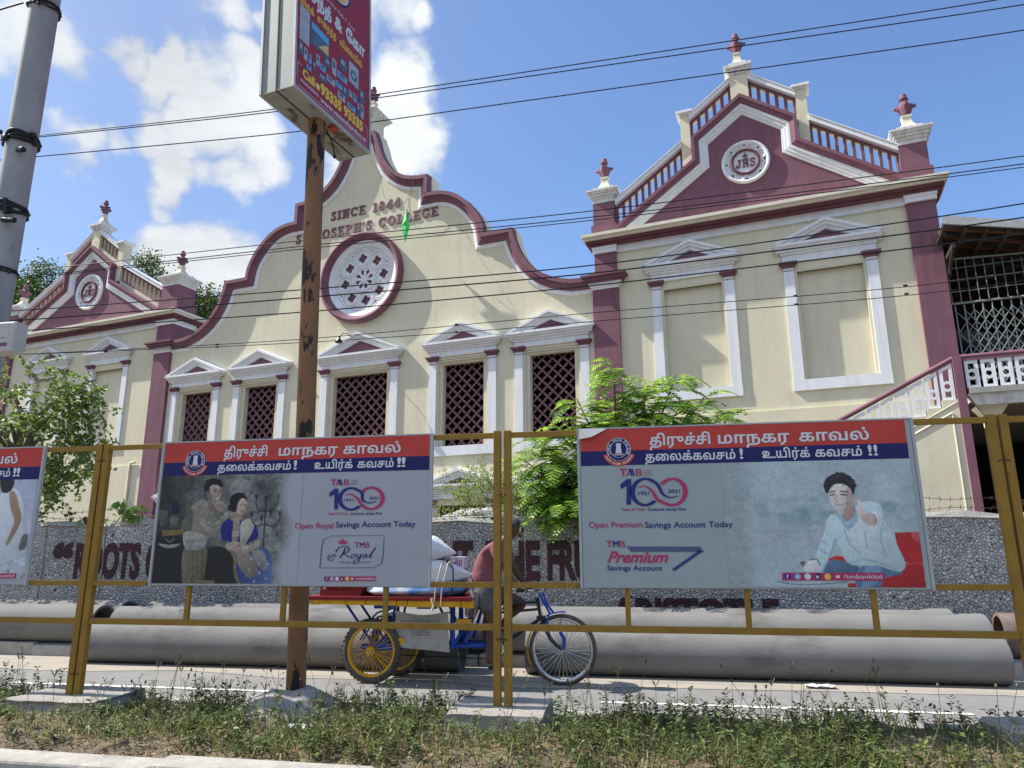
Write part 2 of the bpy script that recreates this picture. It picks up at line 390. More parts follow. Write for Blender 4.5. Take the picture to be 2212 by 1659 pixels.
YEL = mat('mustard_paint', (.29, .165, .02), (.235, .13, .018), scale=8, rough=.5, c3=(.10, .055, .02), s3=9, t3=(.63, .75))
RUST = mat('rusty_pole_paint', (.27, .135, .055), (.20, .095, .042), scale=4, rough=.6, stretch=(1, 1, .33), c3=(.018, .014, .012), s3=5.0, t3=(.55, .585))
BOARDB = mat('printed_flex_white', (.36, .378, .40), (.33, .347, .37), scale=2, rough=.4, bump=.25, bscale=3.5, c3=(.29, .30, .31), s3=6, t3=(.7, .8))
BOARDC = mat('printed_flex_greenish', (.325, .372, .372), (.30, .345, .347), scale=2, rough=.4, bump=.25, bscale=3.5, c3=(.26, .30, .30), s3=6, t3=(.7, .8))
REDP = mat('printed_red', (.50, .055, .04), (.46, .05, .038), scale=4, rough=.4, bump=.2, bscale=3.5)
BLUEP = mat('printed_navy', (.016, .016, .115), (.013, .013, .09), scale=4, rough=.45)
TXTW = mat('printed_white', (.60, .62, .64), rough=.45)
TXTB = mat('printed_blue', (.02, .025, .17), rough=.45)
TXTP = mat('printed_pink', (.40, .035, .12), rough=.45)
TXTG = mat('printed_grey', (.10, .10, .11), rough=.5)
TXTY = mat('printed_yellow', (.80, .50, .06), rough=.45)
STRIPB = mat('printed_sky_blue', (.12, .38, .62), rough=.45)
METALG = mat('grey_metal', (.42, .43, .43), (.34, .35, .35), scale=6, rough=.5, c3=(.20, .13, .08), s3=6, t3=(.64, .74))
BOXG = mat('painted_sheet_grey', (.26, .295, .285), (.22, .25, .24), scale=2.5, rough=.5, stretch=(1, 1, .4), c3=(.17, .12, .08), s3=4, t3=(.68, .76))
BOXU = mat('rusted_sheet_underside', (.33, .32, .27), (.24, .23, .19), scale=4, rough=.6, c3=(.085, .05, .03), s3=4, t3=(.55, .64))
BLACK = mat('black_rubber', (.012, .012, .012), rough=.6)
CABLE = mat('cable_sheath', (.016, .016, .018), rough=.55)
UPOLE = mat('utility_pole_paint', (.33, .345, .35), (.25, .265, .27), scale=5, rough=.7, stretch=(1, 1, .5), c3=(.12, .10, .08), s3=4, t3=(.66, .76))
ROADM = mat('asphalt', (.225, .22, .21), (.19, .187, .18), scale=3, rough=.9, bump=.3, bscale=160, c3=(.27, .26, .245), s3=1.2, t3=(.5, .7))
DUSTM = mat('sandy_road_edge', (.36, .315, .25), (.29, .265, .225), scale=5, rough=.95, stretch=(.25, 1.6, 1), c3=(.25, .24, .22), s3=3, t3=(.5, .62))
PAVEM = mat('pavement_dust', (.36, .32, .26), (.28, .25, .21), scale=4, rough=.95, bump=.3, bscale=30)
SOIL = mat('dry_soil', (.17, .135, .095), (.10, .08, .055), scale=7, rough=1, bump=.6, bscale=30, c3=(.26, .215, .155), s3=12, t3=(.55, .65))
LINEM = mat('road_line_paint', (.70, .69, .65), (.55, .54, .50), scale=10, rough=.8)
CHROME = mat('chrome', (.62, .62, .63), rough=.22, metal=1.0)
BLUEM = mat('blue_enamel', (.015, .075, .42), (.012, .06, .34), scale=8, rough=.35)
YELM = mat('yellow_enamel', (.70, .38, .015), (.55, .29, .012), scale=8, rough=.4)
REDM = mat('red_enamel', (.26, .022, .024), (.18, .016, .018), scale=9, rough=.45)
BLKM = mat('black_enamel', (.012, .013, .016), rough=.3, spec=.5)
TYRE = mat('tyre', (.06, .053, .047), (.11, .095, .08), scale=12, rough=.9)
TERRA = mat('terracotta', (.24, .09, .04), (.17, .065, .035), scale=5, rough=.9)
TIMBER = mat('dark_timber', (.035, .03, .027), (.05, .043, .037), scale=6, rough=.8)
GRILLE = mat('grey_green_grille', (.20, .235, .24), rough=.45)
ROOFM = mat('roof_felt', (.22, .21, .20))

# ---------------------------------------------------------------- the college hall (local: x along the front, -y towards the road, z up)
YB = R(12.418)
HALL_LOC = (19 * math.sin(YB), 19 * math.cos(YB), 0)
hall = thing('college_hall', 'cream and maroon college hall with scrolled central gable and two pedimented wings', 'building', HALL_LOC, -YB)
AX = -13.55
PROF = [(.55, 15.8), (.62, 15.6), (.70, 15.39), (.80, 15.02), (.93, 14.71), (1.12, 14.37), (1.33, 14.12), (1.59, 13.91), (1.85, 13.76), (2.11, 13.68), (2.40, 13.63), (2.74, 13.61),
        (2.74, 12.92), (3.0, 12.92), (3.3, 12.88), (3.6, 12.78), (3.93, 12.59), (4.22, 12.33), (4.46, 12.04), (4.66, 11.74), (4.79, 11.42), (4.84, 11.09),
        (5.81, 11.09), (5.86, 10.78), (5.99, 10.4), (6.12, 10.14), (6.3, 9.87), (6.53, 9.62), (6.82, 9.41), (7.1, 9.26), (7.42, 9.15), (7.67, 9.09), (8.0, 9.07), (8.62, 9.07)]
gable = [(AX - t, w) for t, w in PROF[::-1]] + [(AX + t, w) for t, w in PROF]

WINS = {}     # central windows: axis -> half opening
CW = [(AX - 6.98, .70), (AX - 3.98, .70), (AX + .2, 1.05), (AX + 4.02, .70), (AX + 6.95, .70)]
holes = []
for ax, hw in CW:
    holes.append([(ax - hw - .13, 4.38), (ax + hw + .13, 4.38), (ax + hw + .13, 7.13), (ax - hw - .13, 7.13)])
    holes.append([(ax - hw - .1, .3), (ax + hw + .1, .3), (ax + hw + .1, 2.6), (ax - hw - .1, 2.6)])
ROSE = (-13.40, 10.38)
holes.append([(ROSE[0] + 1.3 * math.cos(t * math.pi / 20), ROSE[1] + 1.3 * math.sin(t * math.pi / 20)) for t in range(40)])
body = [(AX - 9.0, -.3)] + [(x, w - .05) for x, w in gable] + [(AX + 9.0, -.3)]
b = MB(); b.prism(body, 0, .45, 0, holes); b.build('central_wall', CREAM, hall)
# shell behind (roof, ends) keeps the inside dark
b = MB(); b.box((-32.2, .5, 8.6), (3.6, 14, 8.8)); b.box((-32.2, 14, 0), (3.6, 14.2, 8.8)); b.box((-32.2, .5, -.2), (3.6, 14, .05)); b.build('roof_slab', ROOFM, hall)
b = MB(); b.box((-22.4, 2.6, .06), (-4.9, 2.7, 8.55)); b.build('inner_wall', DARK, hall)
# scrolled moulding
b = MB(); b.sweep(gable, [(-.02, .0, .0, .27, 0), (0, .13, .27, .27, 0), (.13, .15, .27, .20, 0), (.15, .21, .20, .20, 0), (.21, .23, .20, .15, 0), (.23, .30, .15, .12, 0), (.30, .31, .12, 0, 0)])
b.sweep(gable, [(-.02, -.02, 0, 0, 0), (-.02, 0, -.12, .27, 0)])
b.build('gable_moulding', MAROON, hall)
b = MB(); b.sweep(gable, [(.305, .31, .0, .07, 0), (.31, .37, .07, .07, 0), (.37, .43, .07, .035, 0), (.43, .44, .035, 0, 0)]); b.build('white_moulding', WHITE, hall)
# thickness of the gable seen behind the moulding
b = MB(); b.sweep(gable, [(-.03, -.03, 0, -.5, 0), (.0, -.03, -.06, -.06, 0)]); b.build('parapet_edge', CREAM, hall)

FLEUR = None
def finial(parent, x, y, z, kx=1.0, hw=.29):
    """white pedestal, cream concave neck and maroon fleur; x,y centre, z pedestal bottom"""
    p = MB(); p.box((x - hw, y - hw, z), (x + hw, y + hw, z + .14), 0)
    n = 6
    for i in range(n):
        a, c_ = i / n, (i + 1) / n
        f = lambda t: .10 * kx + (hw - .05 - .10 * kx) * (1 - t) ** 2.6
        p.taper((x, y), f(a), f(a), z + .14 + .36 * a, f(c_), f(c_), z + .14 + .36 * c_, 1)
    p.box((x - .12 * kx, y - .12 * kx, z + .5), (x + .12 * kx, y + .12 * kx, z + .56), 1)
    o = p.build('finial_pedestal', [WHITED, CREAM2], parent)
    q = MB(); zz = z + .56
    q.lathe([(0, 0), (.09, 0), (.10, .06), (.14, .2), (.17, .30), (.12, .36), (.08, .38), (.075, .47), (.12, .50), (.12, .52), (.075, .545), (.085, .6), (.075, .65), (.0, .69)], (x, y, zz), 'Z', 12)
    for k in range(4):
        th = k * math.pi / 2 + .0
        d = Vector((math.cos(th), math.sin(th), 0)); c0 = Vector((x, y, zz))
        q.tube([c0 + d * .08 + Vector((0, 0, .04)), c0 + d * .13 + Vector((0, 0, .22)), c0 + d * .19 + Vector((0, 0, .31)), c0 + d * .235 + Vector((0, 0, .29)), c0 + d * .235 + Vector((0, 0, .235))], [.03, .055, .065, .055, .03], 8)
    q.build('fleur', MAROON, parent)

def cap(p, x0, x1, y0, y1, z, steps, mi=0):
    """stack of widening slabs: steps (height, overhang)"""
    for h, o in steps:
        p.box((x0 - o, y0 - o, z), (x1 + o, y1 + o, z + h), mi); z += h
    return z

# gable centre post
b = MB(); b.box((AX - .30, -.1, 15.75), (AX + .36, .62, 16.5), 0); b.build('gable_post', CREAM, hall)
b = MB(); z = cap(b, AX - .30, AX + .36, -.1, .62, 16.5, [(.06, .03), (.08, .08), (.07, .16), (.06, .22)]); b.build('post_cap', WHITED, hall)
finial(hall, AX + .10, .25, 16.77, 1.1, .30)
# pilasters between the three bays
for x0, x1 in ((-22.76, -21.94), (-5.25, -4.49)):
    b = MB(); b.box((x0, -.12, -.2), (x1, .1, 8.68)); b.build('pilaster', MAROON, hall)
    b = MB(); cap(b, x0, x1, -.12, .1, 8.68, [(.07, .02), (.05, .06), (.06, .10)]); b.build('pilaster_capital', WHITE, hall)
    b = MB(); cap(b, x0, x1, -.12, .1, 8.86, [(.07, .14), (.09, .20), (.06, .28)]); b.build('pilaster_cornice', MAROON, hall)

def pediment(win, ax, hb, z0, za, hs, nb=.16):
    """pediment sub-part of a window: hb half width at the eaves, z0 cornice bottom, za apex, hs half width of the entablature"""
    b = MB(); zc = z0
    for h, o, n in ((.07, .04, .09), (.07, .10, .14), (.06, .16, .20), (.07, hb - hs, .25)):
        b.box((ax - hs - o, -n, zc), (ax + hs + o, .02, zc + h)); zc += h
    run = [(ax - hb, zc - .005), (ax, za), (ax + hb, zc - .005)]
    b.sweep(run, [(-.02, 0, -.02, .25, 0), (0, .07, .25, .25, 0), (.07, .085, .25, .19, 0), (.085, .15, .19, .19, 0), (.15, .165, .19, .12, 0), (.165, .24, .12, .12, 0), (.24, .25, .12, 0, 0)])
    b.build('pediment', WHITE, win)
    b = MB(); b.prism([(ax - hb + .35, zc - .01), (ax + hb - .35, zc - .01), (ax, za - .22)], -.03, .02, 0); b.build('tympanum', MAROON, win)
    return zc

def quatre_lattice(win, x0, x1, z0, z1, y):
    b = MB(); p = .333; h = p / 2; n = 24
    ring = []
    for k in range(n):
        th = 2 * math.pi * k / n
        ph_ = (th + math.pi / 4) % (math.pi / 2) - math.pi / 4; r_ = .064 * math.cos(ph_) + math.sqrt(.053 ** 2 - (.064 * math.sin(ph_)) ** 2)
        ring.append((r_ * math.cos(th), r_ * math.sin(th), h * math.cos(th) / (abs(math.cos(th)) + abs(math.sin(th))), h * math.sin(th) / (abs(math.cos(th)) + abs(math.sin(th)))))
    i0 = math.floor(x0 / h) - 1; i1 = math.ceil(x1 / h) + 1; nz = int((z1 - z0) / h) + 2
    for i in range(i0, i1 + 1):
        for j in range(-1, nz):
            if (i + j) % 2: continue
            cx, cz = i * h, z0 + j * h
            if cx < x0 - .02 or cx > x1 + .02 or cz < z0 - .12 or cz > z1 + .02: continue
            vs = [(cx + r[0], y, cz + r[1]) for r in ring] + [(cx + r[2], y, cz + r[3]) for r in ring] + [(cx + r[0], y + .07, cz + r[1]) for r in ring]
            fs = [(k, n + k, n + (k + 1) % n, (k + 1) % n) for k in range(n)] + [(2 * n + k, k, (k + 1) % n, 2 * n + (k + 1) % n) for k in range(n)]
            b.add(vs, fs)
            # little bosses at the crossings
    b.build('lattice', LATT, win)

def window(parent, ax, hw, zs, zo, z1, hcol, kind):
    """zs sill bottom, zo opening bottom, z1 opening top; hcol half width over the columns"""
    ci = hw + (.2 if kind == 'c' else .06)
    co = hcol
    b = MB()
    for s in (-1, 1):
        x0, x1 = sorted((ax + s * ci, ax + s * co))
        b.box((x0, -.055, zs), (x1, .02, z1 + .17))
    b.box((ax - co, -.05, z1 + .24), (ax + co, .02, z1 + .42 if kind == 'c' else z1 + .46))
    w = b.build('window', WHITE, parent)
    b = MB()                                   # cream stepped architrave inside the columns
    xo, xi, zt = ci, hw, z1
    for (o0, o1, n0, n1) in ((xo, xo - .07, -.0, -.0), (xo - .07, xo - .075, 0, -.06), (xo - .075, xi, -.06, -.06), (xi, xi, -.06, -.26)):
        pl = lambda o, n: [(ax - o, -n, zo), (ax - o, -n, zt + (o - xi) * .62), (ax + o, -n, zt + (o - xi) * .62), (ax + o, -n, zo)]
        A, B_ = pl(o0, n0 + .004), pl(o1, n1 + .004)
        vs = A + B_
        b.add(vs, [(i, i + 1, i + 5, i + 4) for i in range(3)])
    b.build('architrave', CREAM2, w)
    b = MB(); b.box((ax - co - .01, -.06, zs - .01), (ax + co + .01, .1, zo)); b.box((ax - hw, .0, zo - .05), (ax + hw, .3, zo - .002)); b.build('sill', WHITE, w)
    for s in (-1, 1):
        x0, x1 = sorted((ax + s * ci, ax + s * co))
        b = MB(); cap(b, x0, x1, -.055, .0, z1 + .10, [(.05, .03), (.05, .06), (.05, .10)]); b.box((x0 - .004, -.06, z1 + .01), (x1 + .004, 0, z1 + .03)); b.build('capital', MAROON, w)
    zt = z1 + (.42 if kind == 'c' else .46)
    zc = pediment(w, ax, co + .22, zt, zt + .85 if hw < 1 else zt + .98, co)
    if kind == 'c':
        quatre_lattice(w, ax - hw - .1, ax + hw + .1, zo, z1, .24)
    else:
        b = MB(); b.box((ax - hw - .02, .14, zo - .02), (ax + hw + .02, .2, z1 + .02)); b.build('blind_panel', CREAM, w)
    return w

for ax, hw in CW:
    window(hall, ax, hw, 4.10, 4.38, 6.99, hw + .46, 'c')
    # ground-floor opening under it, seen above the street wall
    g = MB(); co = hw + .46
    for s in (-1, 1):
        x0, x1 = sorted((ax + s * (hw + .2), ax + s * co)); g.box((x0, -.055, .0), (x1, .02, 2.62))
    g.box((ax - co, -.05, 2.78), (ax + co, .02, 2.95)); w = g.build('lower_window', WHITE, hall)
    pediment(w, ax, co + .22, 2.95, 3.68 if hw < 1 else 3.85, co)
    for s in (-1, 1):
        x0, x1 = sorted((ax + s * (hw + .2), ax + s * co)); g = MB(); cap(g, x0, x1, -.055, 0, 2.62, [(.05, .03), (.05, .06), (.05, .10)]); g.box((x0 - .004, -.06, 2.53), (x1 + .004, 0, 2.55)); g.build('capital', MAROON, w)
    g = MB(); g.box((ax - hw - .15, .2, .3), (ax + hw + .15, .25, 2.62)); g.build('shutter', TIMBER, w)

# rose window
b = MB(); b.lathe([(1.36, -.03), (1.40, -.13), (1.47, -.16), (1.50, -.23), (1.60, -.23), (1.635, -.16), (1.635, .02)], (ROSE[0], 0, ROSE[1]), 'Y', 72); rose = b.build('rose_window', MAROON, hall)
b = MB(); b.lathe([(1.39, -.05), (1.18, .05), (1.16, .06), (1.16, .2)], (ROSE[0], 0, ROSE[1]), 'Y', 72); b.build('reveal', WHITE, rose)
def quat(cx, cz, r0, r1, n=32, ph=0.0):
    def rr(t): q = (t - ph + math.pi / 4) % (math.pi / 2) - math.pi / 4; return r0 * math.cos(q) + math.sqrt(r1 * r1 - (r0 * math.sin(q)) ** 2)
    return [(cx + rr(t) * math.cos(t), cz + rr(t) * math.sin(t)) for t in [2 * math.pi * k / n for k in range(n)]]
hs = []; b = MB()
for k in range(8):
    th = k * math.pi / 4 + .12
    cx, cz = ROSE[0] + .78 * math.cos(th), ROSE[1] + .78 * math.sin(th)
    hs.append(quat(cx, cz, .098, .086, 40, .15))
    for rr, dn in ((.265, .035), (.335, .05)):
        b.tube([(cx + rr * math.cos(t * math.pi / 12), .10 - .01, cz + rr * math.sin(t * math.pi / 12)) for t in range(25)], dn * .55, 6, caps=False)
    th2 = th + math.pi / 8
    cx, cz = ROSE[0] + 1.03 * math.cos(th2), ROSE[1] + 1.03 * math.sin(th2)
    hs.append([(cx + .055 * math.cos(th2 + a) * (1 if a else 1.2), cz + .055 * math.sin(th2 + a)) for a in (0, 2.1, 4.2)])
    th3 = k * math.pi / 4 + .3
    pet = []
    for (ra, da) in ((.09, 0), (.2, -.17), (.27, -.26), (.32, -.2), (.355, -.1), (.36, 0), (.355, .1), (.32, .2), (.27, .26), (.2, .17)):
        pet.append((ROSE[0] + ra * math.cos(th3 + da), ROSE[1] + ra * math.sin(th3 + da)))
    hs.append(pet)
disc = [(ROSE[0] + 1.17 * math.cos(t * math.pi / 36), ROSE[1] + 1.17 * math.sin(t * math.pi / 36)) for t in range(72)]
b.prism(disc, .10, .17, 0, hs)
for rr, dn in ((.42, .05), (1.12, .05)):
    b.tube([(ROSE[0] + rr * math.cos(t * math.pi / 24), .09, ROSE[1] + rr * math.sin(t * math.pi / 24)) for t in range(49)], dn * .6, 6, caps=False)
b.build('tracery', WHITE, rose)
b = MB(); b.lathe([(0, .19), (1.25, .19)], (ROSE[0], 0, ROSE[1]), 'Y', 40); b.build('backing', MAROON, rose)

CREAM_LIT = mat('sunlit_cornice_cream', (.72, .69, .58), (.64, .61, .50), scale=3, rough=.85)  # hall cream made paler, sunlight on the cornice put into the colour
# wings
def wing(axis, xl, xr, pw, winax, win, med, wsh, lbl_side):
    """axis of gable; xl, xr outer edges of the end piers; pw pier width"""
    half = (xr - xl) / 2
    hl = [[(ax - win - .02, 5.5 + wsh), (ax + win + .02, 5.5 + wsh), (ax + win + .02, 8.44 + wsh), (ax - win - .02, 8.44 + wsh)] for ax in winax]
    b = MB(); b.prism([(xl + .05, -.3), (xr - .05, -.3), (xr - .05, 9.8), (xl + .05, 9.8)], 0, .4, 0, hl)
    b.box((xl + .05, .4, -.3), (xl + .4, 13, 9.8)); b.box((xr - .4, .4, -.3), (xr - .05, 13, 9.8)); b.box((xl + .05, .4, 9.7), (xr - .05, 13, 9.95)); b.box((xl + .05, 12.8, -.3), (xr - .05, 13, 9.7))
    b.build('wing_wall', CREAM, hall)
    b = MB(); b.box((xl + pw, -.07, -.3), (xr - pw, .02, 4.42 if lbl_side == 'l' else 4.76)); b.build('base_course', CREAM, hall)
    for ax in winax: window(hall, ax, win, 5.23 + wsh, 5.5 + wsh, 8.44 + wsh, win + .32, 'w')
    # entablature
    for (n, z0, z1, m_, nm) in ((.08, 9.78, 9.98, WHITE, 'frieze'), (.30, 9.98, 10.14, MAROOND, 'maroon_cornice'), (.46, 10.14, 10.31, CREAM_LIT, 'cream_cornice')):
        b = MB()
        if nm == 'frieze':
            b.box((xl + pw, -.07, 9.78), (xr - pw, .05, 9.98)); b.box((xl + pw, -.10, 9.9), (xr - pw, .05, 9.979))
            for x0 in (xl, xr - pw): b.box((x0 - .03, -.19, 9.78), (x0 + pw + .03, pw + .03, 9.97)); b.box((x0 - .05, -.21, 9.9), (x0 + pw + .05, pw + .05, 9.978))
        elif nm == 'maroon_cornice':
            b.box((xl - .16, -.24, 9.98), (xr + .16, pw + .16, 10.06)); b.box((xl - .2, -.32, 10.06), (xr + .2, pw + .2, 10.14))
        else:
            b.box((xl - .26, -.40, 10.14), (xr + .26, pw + .26, 10.22)); b.box((xl - .30, -.47, 10.22), (xr + .30, pw + .3, 10.31))
        b.build(nm, m_, hall)
    b = MB(); b.box((xl, -.12, 8.9), (xl + pw, pw, 9.78)) if lbl_side == 'r' else b.box((xl, -.12, -.3), (xl + pw, pw, 9.78)); b.build('wing_pilaster', MAROON, hall)
    b = MB(); b.box((xr - pw, -.12, -.3 if lbl_side == 'r' else 8.9), (xr, pw, 9.78)); b.build('wing_pilaster', MAROON, hall)
    # tympanum and raking cornice
    kx = 1.42; ap = 13.9; k1 = 12.85; k2 = 12.15; ex = half - pw + .12; ez = 10.42
    path = [(axis - ex, ez), (axis - kx, k2), (axis - kx, k1), (axis, ap), (axis + kx, k1), (axis + kx, k2), (axis + ex, ez)]
    b = MB(); b.prism([(axis - ex - .1, 10.28)] + [(x, z - .02) for x, z in path] + [(axis + ex + .1, 10.28)], 0, .3); b.build('tympanum', MAROON, hall)
    b = MB(); b.sweep(path, [(-.02, 0, -.3, .26, 0), (0, .09, .26, .26, 0), (.09, .10, .26, .21, 0), (.10, .19, .21, .17, 0), (.19, .2, .17, .0, 0)]); b.build('raking_cornice', MAROON, hall)
    b = MB(); b.sweep(path, [(.19, .2, 0, .14, 0), (.2, .27, .14, .14, 0), (.27, .28, .14, .09, 0), (.28, .36, .09, .09, 0), (.36, .37, .09, .05, 0), (.37, .43, .05, .05, 0), (.43, .44, .05, 0, 0)]); b.build('raking_moulding', WHITE, hall)
    # balustrades
    def LU(t): return ap - (ap - k1) / kx * t
    def L(t): return ap - (ap - k1) / kx * t if t <= kx else k2 - (k2 - ez) / (ex - kx) * (t - kx)
    yb0, yb1 = .02, .30
    post_c, post_s = .245, (1.45, 1.72)
    for s in (-1, 1):
        for (t0, t1, n, hb, ht, hr, hrt) in ((post_c, post_s[0], 5, .13, .61, .72, .86), (post_s[1], half - pw, 10, .18, .68, .79, .94)):
            LL_ = LU if n == 5 else L
            q = lambda t, d: (axis + s * t, LL_(t) + d)
            quad = lambda a, c_, d0, d1: [q(a, d0), q(c_, d0), q(c_, d1), q(a, d1)]
            b = MB(); b.prism(quad(t0, t1, -.05, .14), yb0 - .03, yb1 + .03); o = b.build('balustrade', CREAM2, hall)
            b = MB(); b.prism(quad(t0, t1, hr, hrt), yb0 - .09, yb1 + .08); b.prism(quad(t0, t1, hrt, hrt + .03), yb0 - .12, yb1 + .11); b.build('rail', WHITE, o)
            hh = []; pit = (t1 - t0 - .06) / n
            for i in range(n):
                c_ = t0 + .03 + pit * (i + .5)
                hh.append(quad(c_ - pit * .29, c_ + pit * .29, hb + .02, ht))
            b = MB(); b.prism(quad(t0, t1, .14, hr), yb0 + .06, yb0 + (.28 if lbl_side == 'l' else .15), 0, hh, None, 1); b.build('baluster_screen', [MAROON, CREAM2], o)
        x0, x1 = sorted((axis + s * post_s[0], axis + s * post_s[1]))
        b = MB(); b.box((x0, -.03, 12.1), (x1, .36, 13.74), 0); cap(b, x0, x1, -.03, .36, 13.74, [(.05, .04), (.07, .10)], 1); b.build('side_post', [CREAM, WHITE], hall)
    b = MB(); b.box((axis - post_c, -.06, 13.6), (axis + post_c, .42, 14.65), 0); z = cap(b, axis - post_c, axis + post_c, -.06, .42, 14.65, [(.08, .03), (.09, .08), (.1, .14)], 1); b.build('apex_post', [CREAM, WHITED], hall)
    finial(hall, axis, .18, 14.92, .85, .24)
    for x0 in (xl, xr - pw):
        b = MB(); b.box((x0, -.10, 10.3), (x0 + pw, pw - .1, 11.42), 0); b.box((x0 - .06, -.15, 10.31), (x0 + pw + .06, pw - .04, 10.70), 0); b.build('end_pier', MAROON, hall)
        b = MB(); cap(b, x0, x0 + pw, -.10, pw - .1, 11.42, [(.12, .01), (.08, .04), (.08, .09), (.06, .14), (.05, .17)], 0); b.build('pier_cap', WHITED, hall)
        finial(hall, x0 + pw / 2, pw / 2 - .1, 11.81, 1.0, pw * .46)
    # medallion
    mz = 11.86; y0 = -.09
    b = MB(); b.lathe([(0, -.02), (.60 * med, -.02), (.62 * med, -.05), (.66 * med, y0), (.70 * med, y0), (.72 * med, -.06), (.72 * med, .0)], (axis, 0, mz), 'Y', 48); mo = b.build('medallion', WHITE, hall)
    b = MB()
    for k in range(8):
        th = k * math.pi / 4 + .39
        cx, cz = axis + .475 * med * math.cos(th), mz + .475 * med * math.sin(th)
        b.tube([(cx + .16 * med * math.cos(a), -.03, cz + .16 * med * math.sin(a)) for a in [th - 1.9 + 3.8 * i / 12 for i in range(13)]], .022 * med, 6, caps=False)
    b.build('scallop', WHITE, mo)
    b = MB()
    for k in range(8):
        th = k * math.pi / 4
        cx, cz = axis + .57 * med * math.cos(th), mz + .57 * med * math.sin(th)
        b.prism([(cx + .045 * med * math.cos(th + a), cz + .045 * med * math.sin(th + a)) for a in (0, 2.1, 4.2)], -.03, -.02)
    b.build('pierced_spandrel', TIMBER, mo)
    b = MB(); b.tube([(axis + .40 * med * math.cos(t * math.pi / 20), -.05, mz + .40 * med * math.sin(t * math.pi / 20)) for t in range(41)], .042 * med, 8, caps=False); b.build('ring', MAROOND, mo)
    MED.append((mo, axis, mz, med))
MED = []
wing(-.74, -5.16, 3.63, .64, (-2.42, 1.08), .80, .9, 0.0, 'r')
wing(-27.02, -32.2, -21.87, .86, (-28.85, -25.3), .80, 1.08, -.1, 'l')
# rain pipe on the left wing
b = MB(); b.tube([(-23.35, -.1, 0), (-23.35, -.1, 4.35), (-23.3, -.12, 4.5), (-23.1, -.1, 4.52)], .05, 8); b.build('rain_pipe', CREAM2, hall)

# ---------------------------------------------------------------- verandah and stair on the right
ver = thing('verandah', 'open verandah with tiled roof, grey folding grille and white pierced balustrade beside the hall', 'verandah', HALL_LOC, -YB)
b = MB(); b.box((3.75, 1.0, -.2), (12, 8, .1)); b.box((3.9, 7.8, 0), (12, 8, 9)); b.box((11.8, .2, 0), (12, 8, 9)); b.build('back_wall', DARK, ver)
b = MB(); b.box((3.64, -1.2, 4.55), (12, 8, 4.71)); b.build('landing_slab', CONC, ver)
b = MB(); b.box((3.5, -1.32, 4.60), (12, -1.12, 4.725), 1); b.taper((7.7, -1.15), 4.1, .06, 4.35, 4.25, .12, 4.60, 0); b.build('slab_edge', [WHITED, CONC], ver)
# sloping tiled roof
th = math.atan2(.41, 1.6)
rf = Matrix.Rotation(th, 3, 'Y')
b = MB(); o = Vector((3.55, -1.1, 8.78))
def rp(u, v, h): return o + rf @ Vector((u, v, h))
def rbox(bb, u0, u1, v0, v1, h0, h1, mi=0):
    vs = [rp(u, v, h) for h in (h0, h1) for (u, v) in ((u0, v0), (u1, v0), (u1, v1), (u0, v1))]
    bb.add(vs, [(0, 3, 2, 1), (4, 5, 6, 7), (0, 1, 5, 4), (1, 2, 6, 5), (2, 3, 7, 6), (3, 0, 4, 7)], mi)
rbox(b, 0, 9, 0, 8.5, 0, .06); b.build('tiled_roof', TERRA, ver)
b = MB()
rbox(b, -.05, 9, -.04, 0.02, -.10, .09); b.build('barge_board', METALG, ver)
b = MB()
for i in range(10): rbox(b, 0, 9, .1 + .5 * i, .19 + .5 * i, -.12, -.003)
for i in range(16): rbox(b, .0 + .42 * i, .08 + .42 * i, .03, 8, -.22, -.121)
b.build('rafters', TIMBER, ver)
b = MB(); b.box((3.66, -.9, 8.15), (3.74, .2, 8.25)); b.tube([(3.7, -.85, 8.15), (3.7, -.4, 8.0), (3.7, -.05, 7.75)], .04, 6); b.build('bracket', TIMBER, ver)
# fixed grille above, folding gate below
def bars(name, polys, r, mt):
    b = MB()
    for a, c_ in polys: b.tube([a, c_], r, 5)
    return b.build(name, mt, ver)
yg = .0
pl = [((3.68 + .19 * i, yg, 7.05), (3.68 + .19 * i, yg, 8.2 - .11 * i * .19)) for i in range(30)]
pl += [((3.68, yg, 7.05 + .3 * k), (9.3, yg, 7.05 + .3 * k)) for k in range(1, 4)]
bars('grille', pl, .011, GRILLE)
bars('grille_rail', [((3.66, yg, 7.05), (9.3, yg, 7.05)), ((3.66, yg, 8.2), (9.3, yg, 7.9))], .03, GRILLE)
pl = []
for i in range(30):
    x = 3.72 + .19 * i
    pl.append(((x, yg, 5.0), (x, yg, 7.0)))
bars('gate_stile', pl, .02, GRILLE)
pl = []
for i in range(28):
    x = 3.72 + .19 * i
    for z0 in (5.05, 5.75, 6.3):
        pl.append(((x, yg - .02, z0), (x + .38, yg - .02, z0 + .55))); pl.append(((x, yg - .03, z0 + .55), (x + .38, yg - .03, z0)))
bars('gate_lattice', pl, .010, GRILLE)
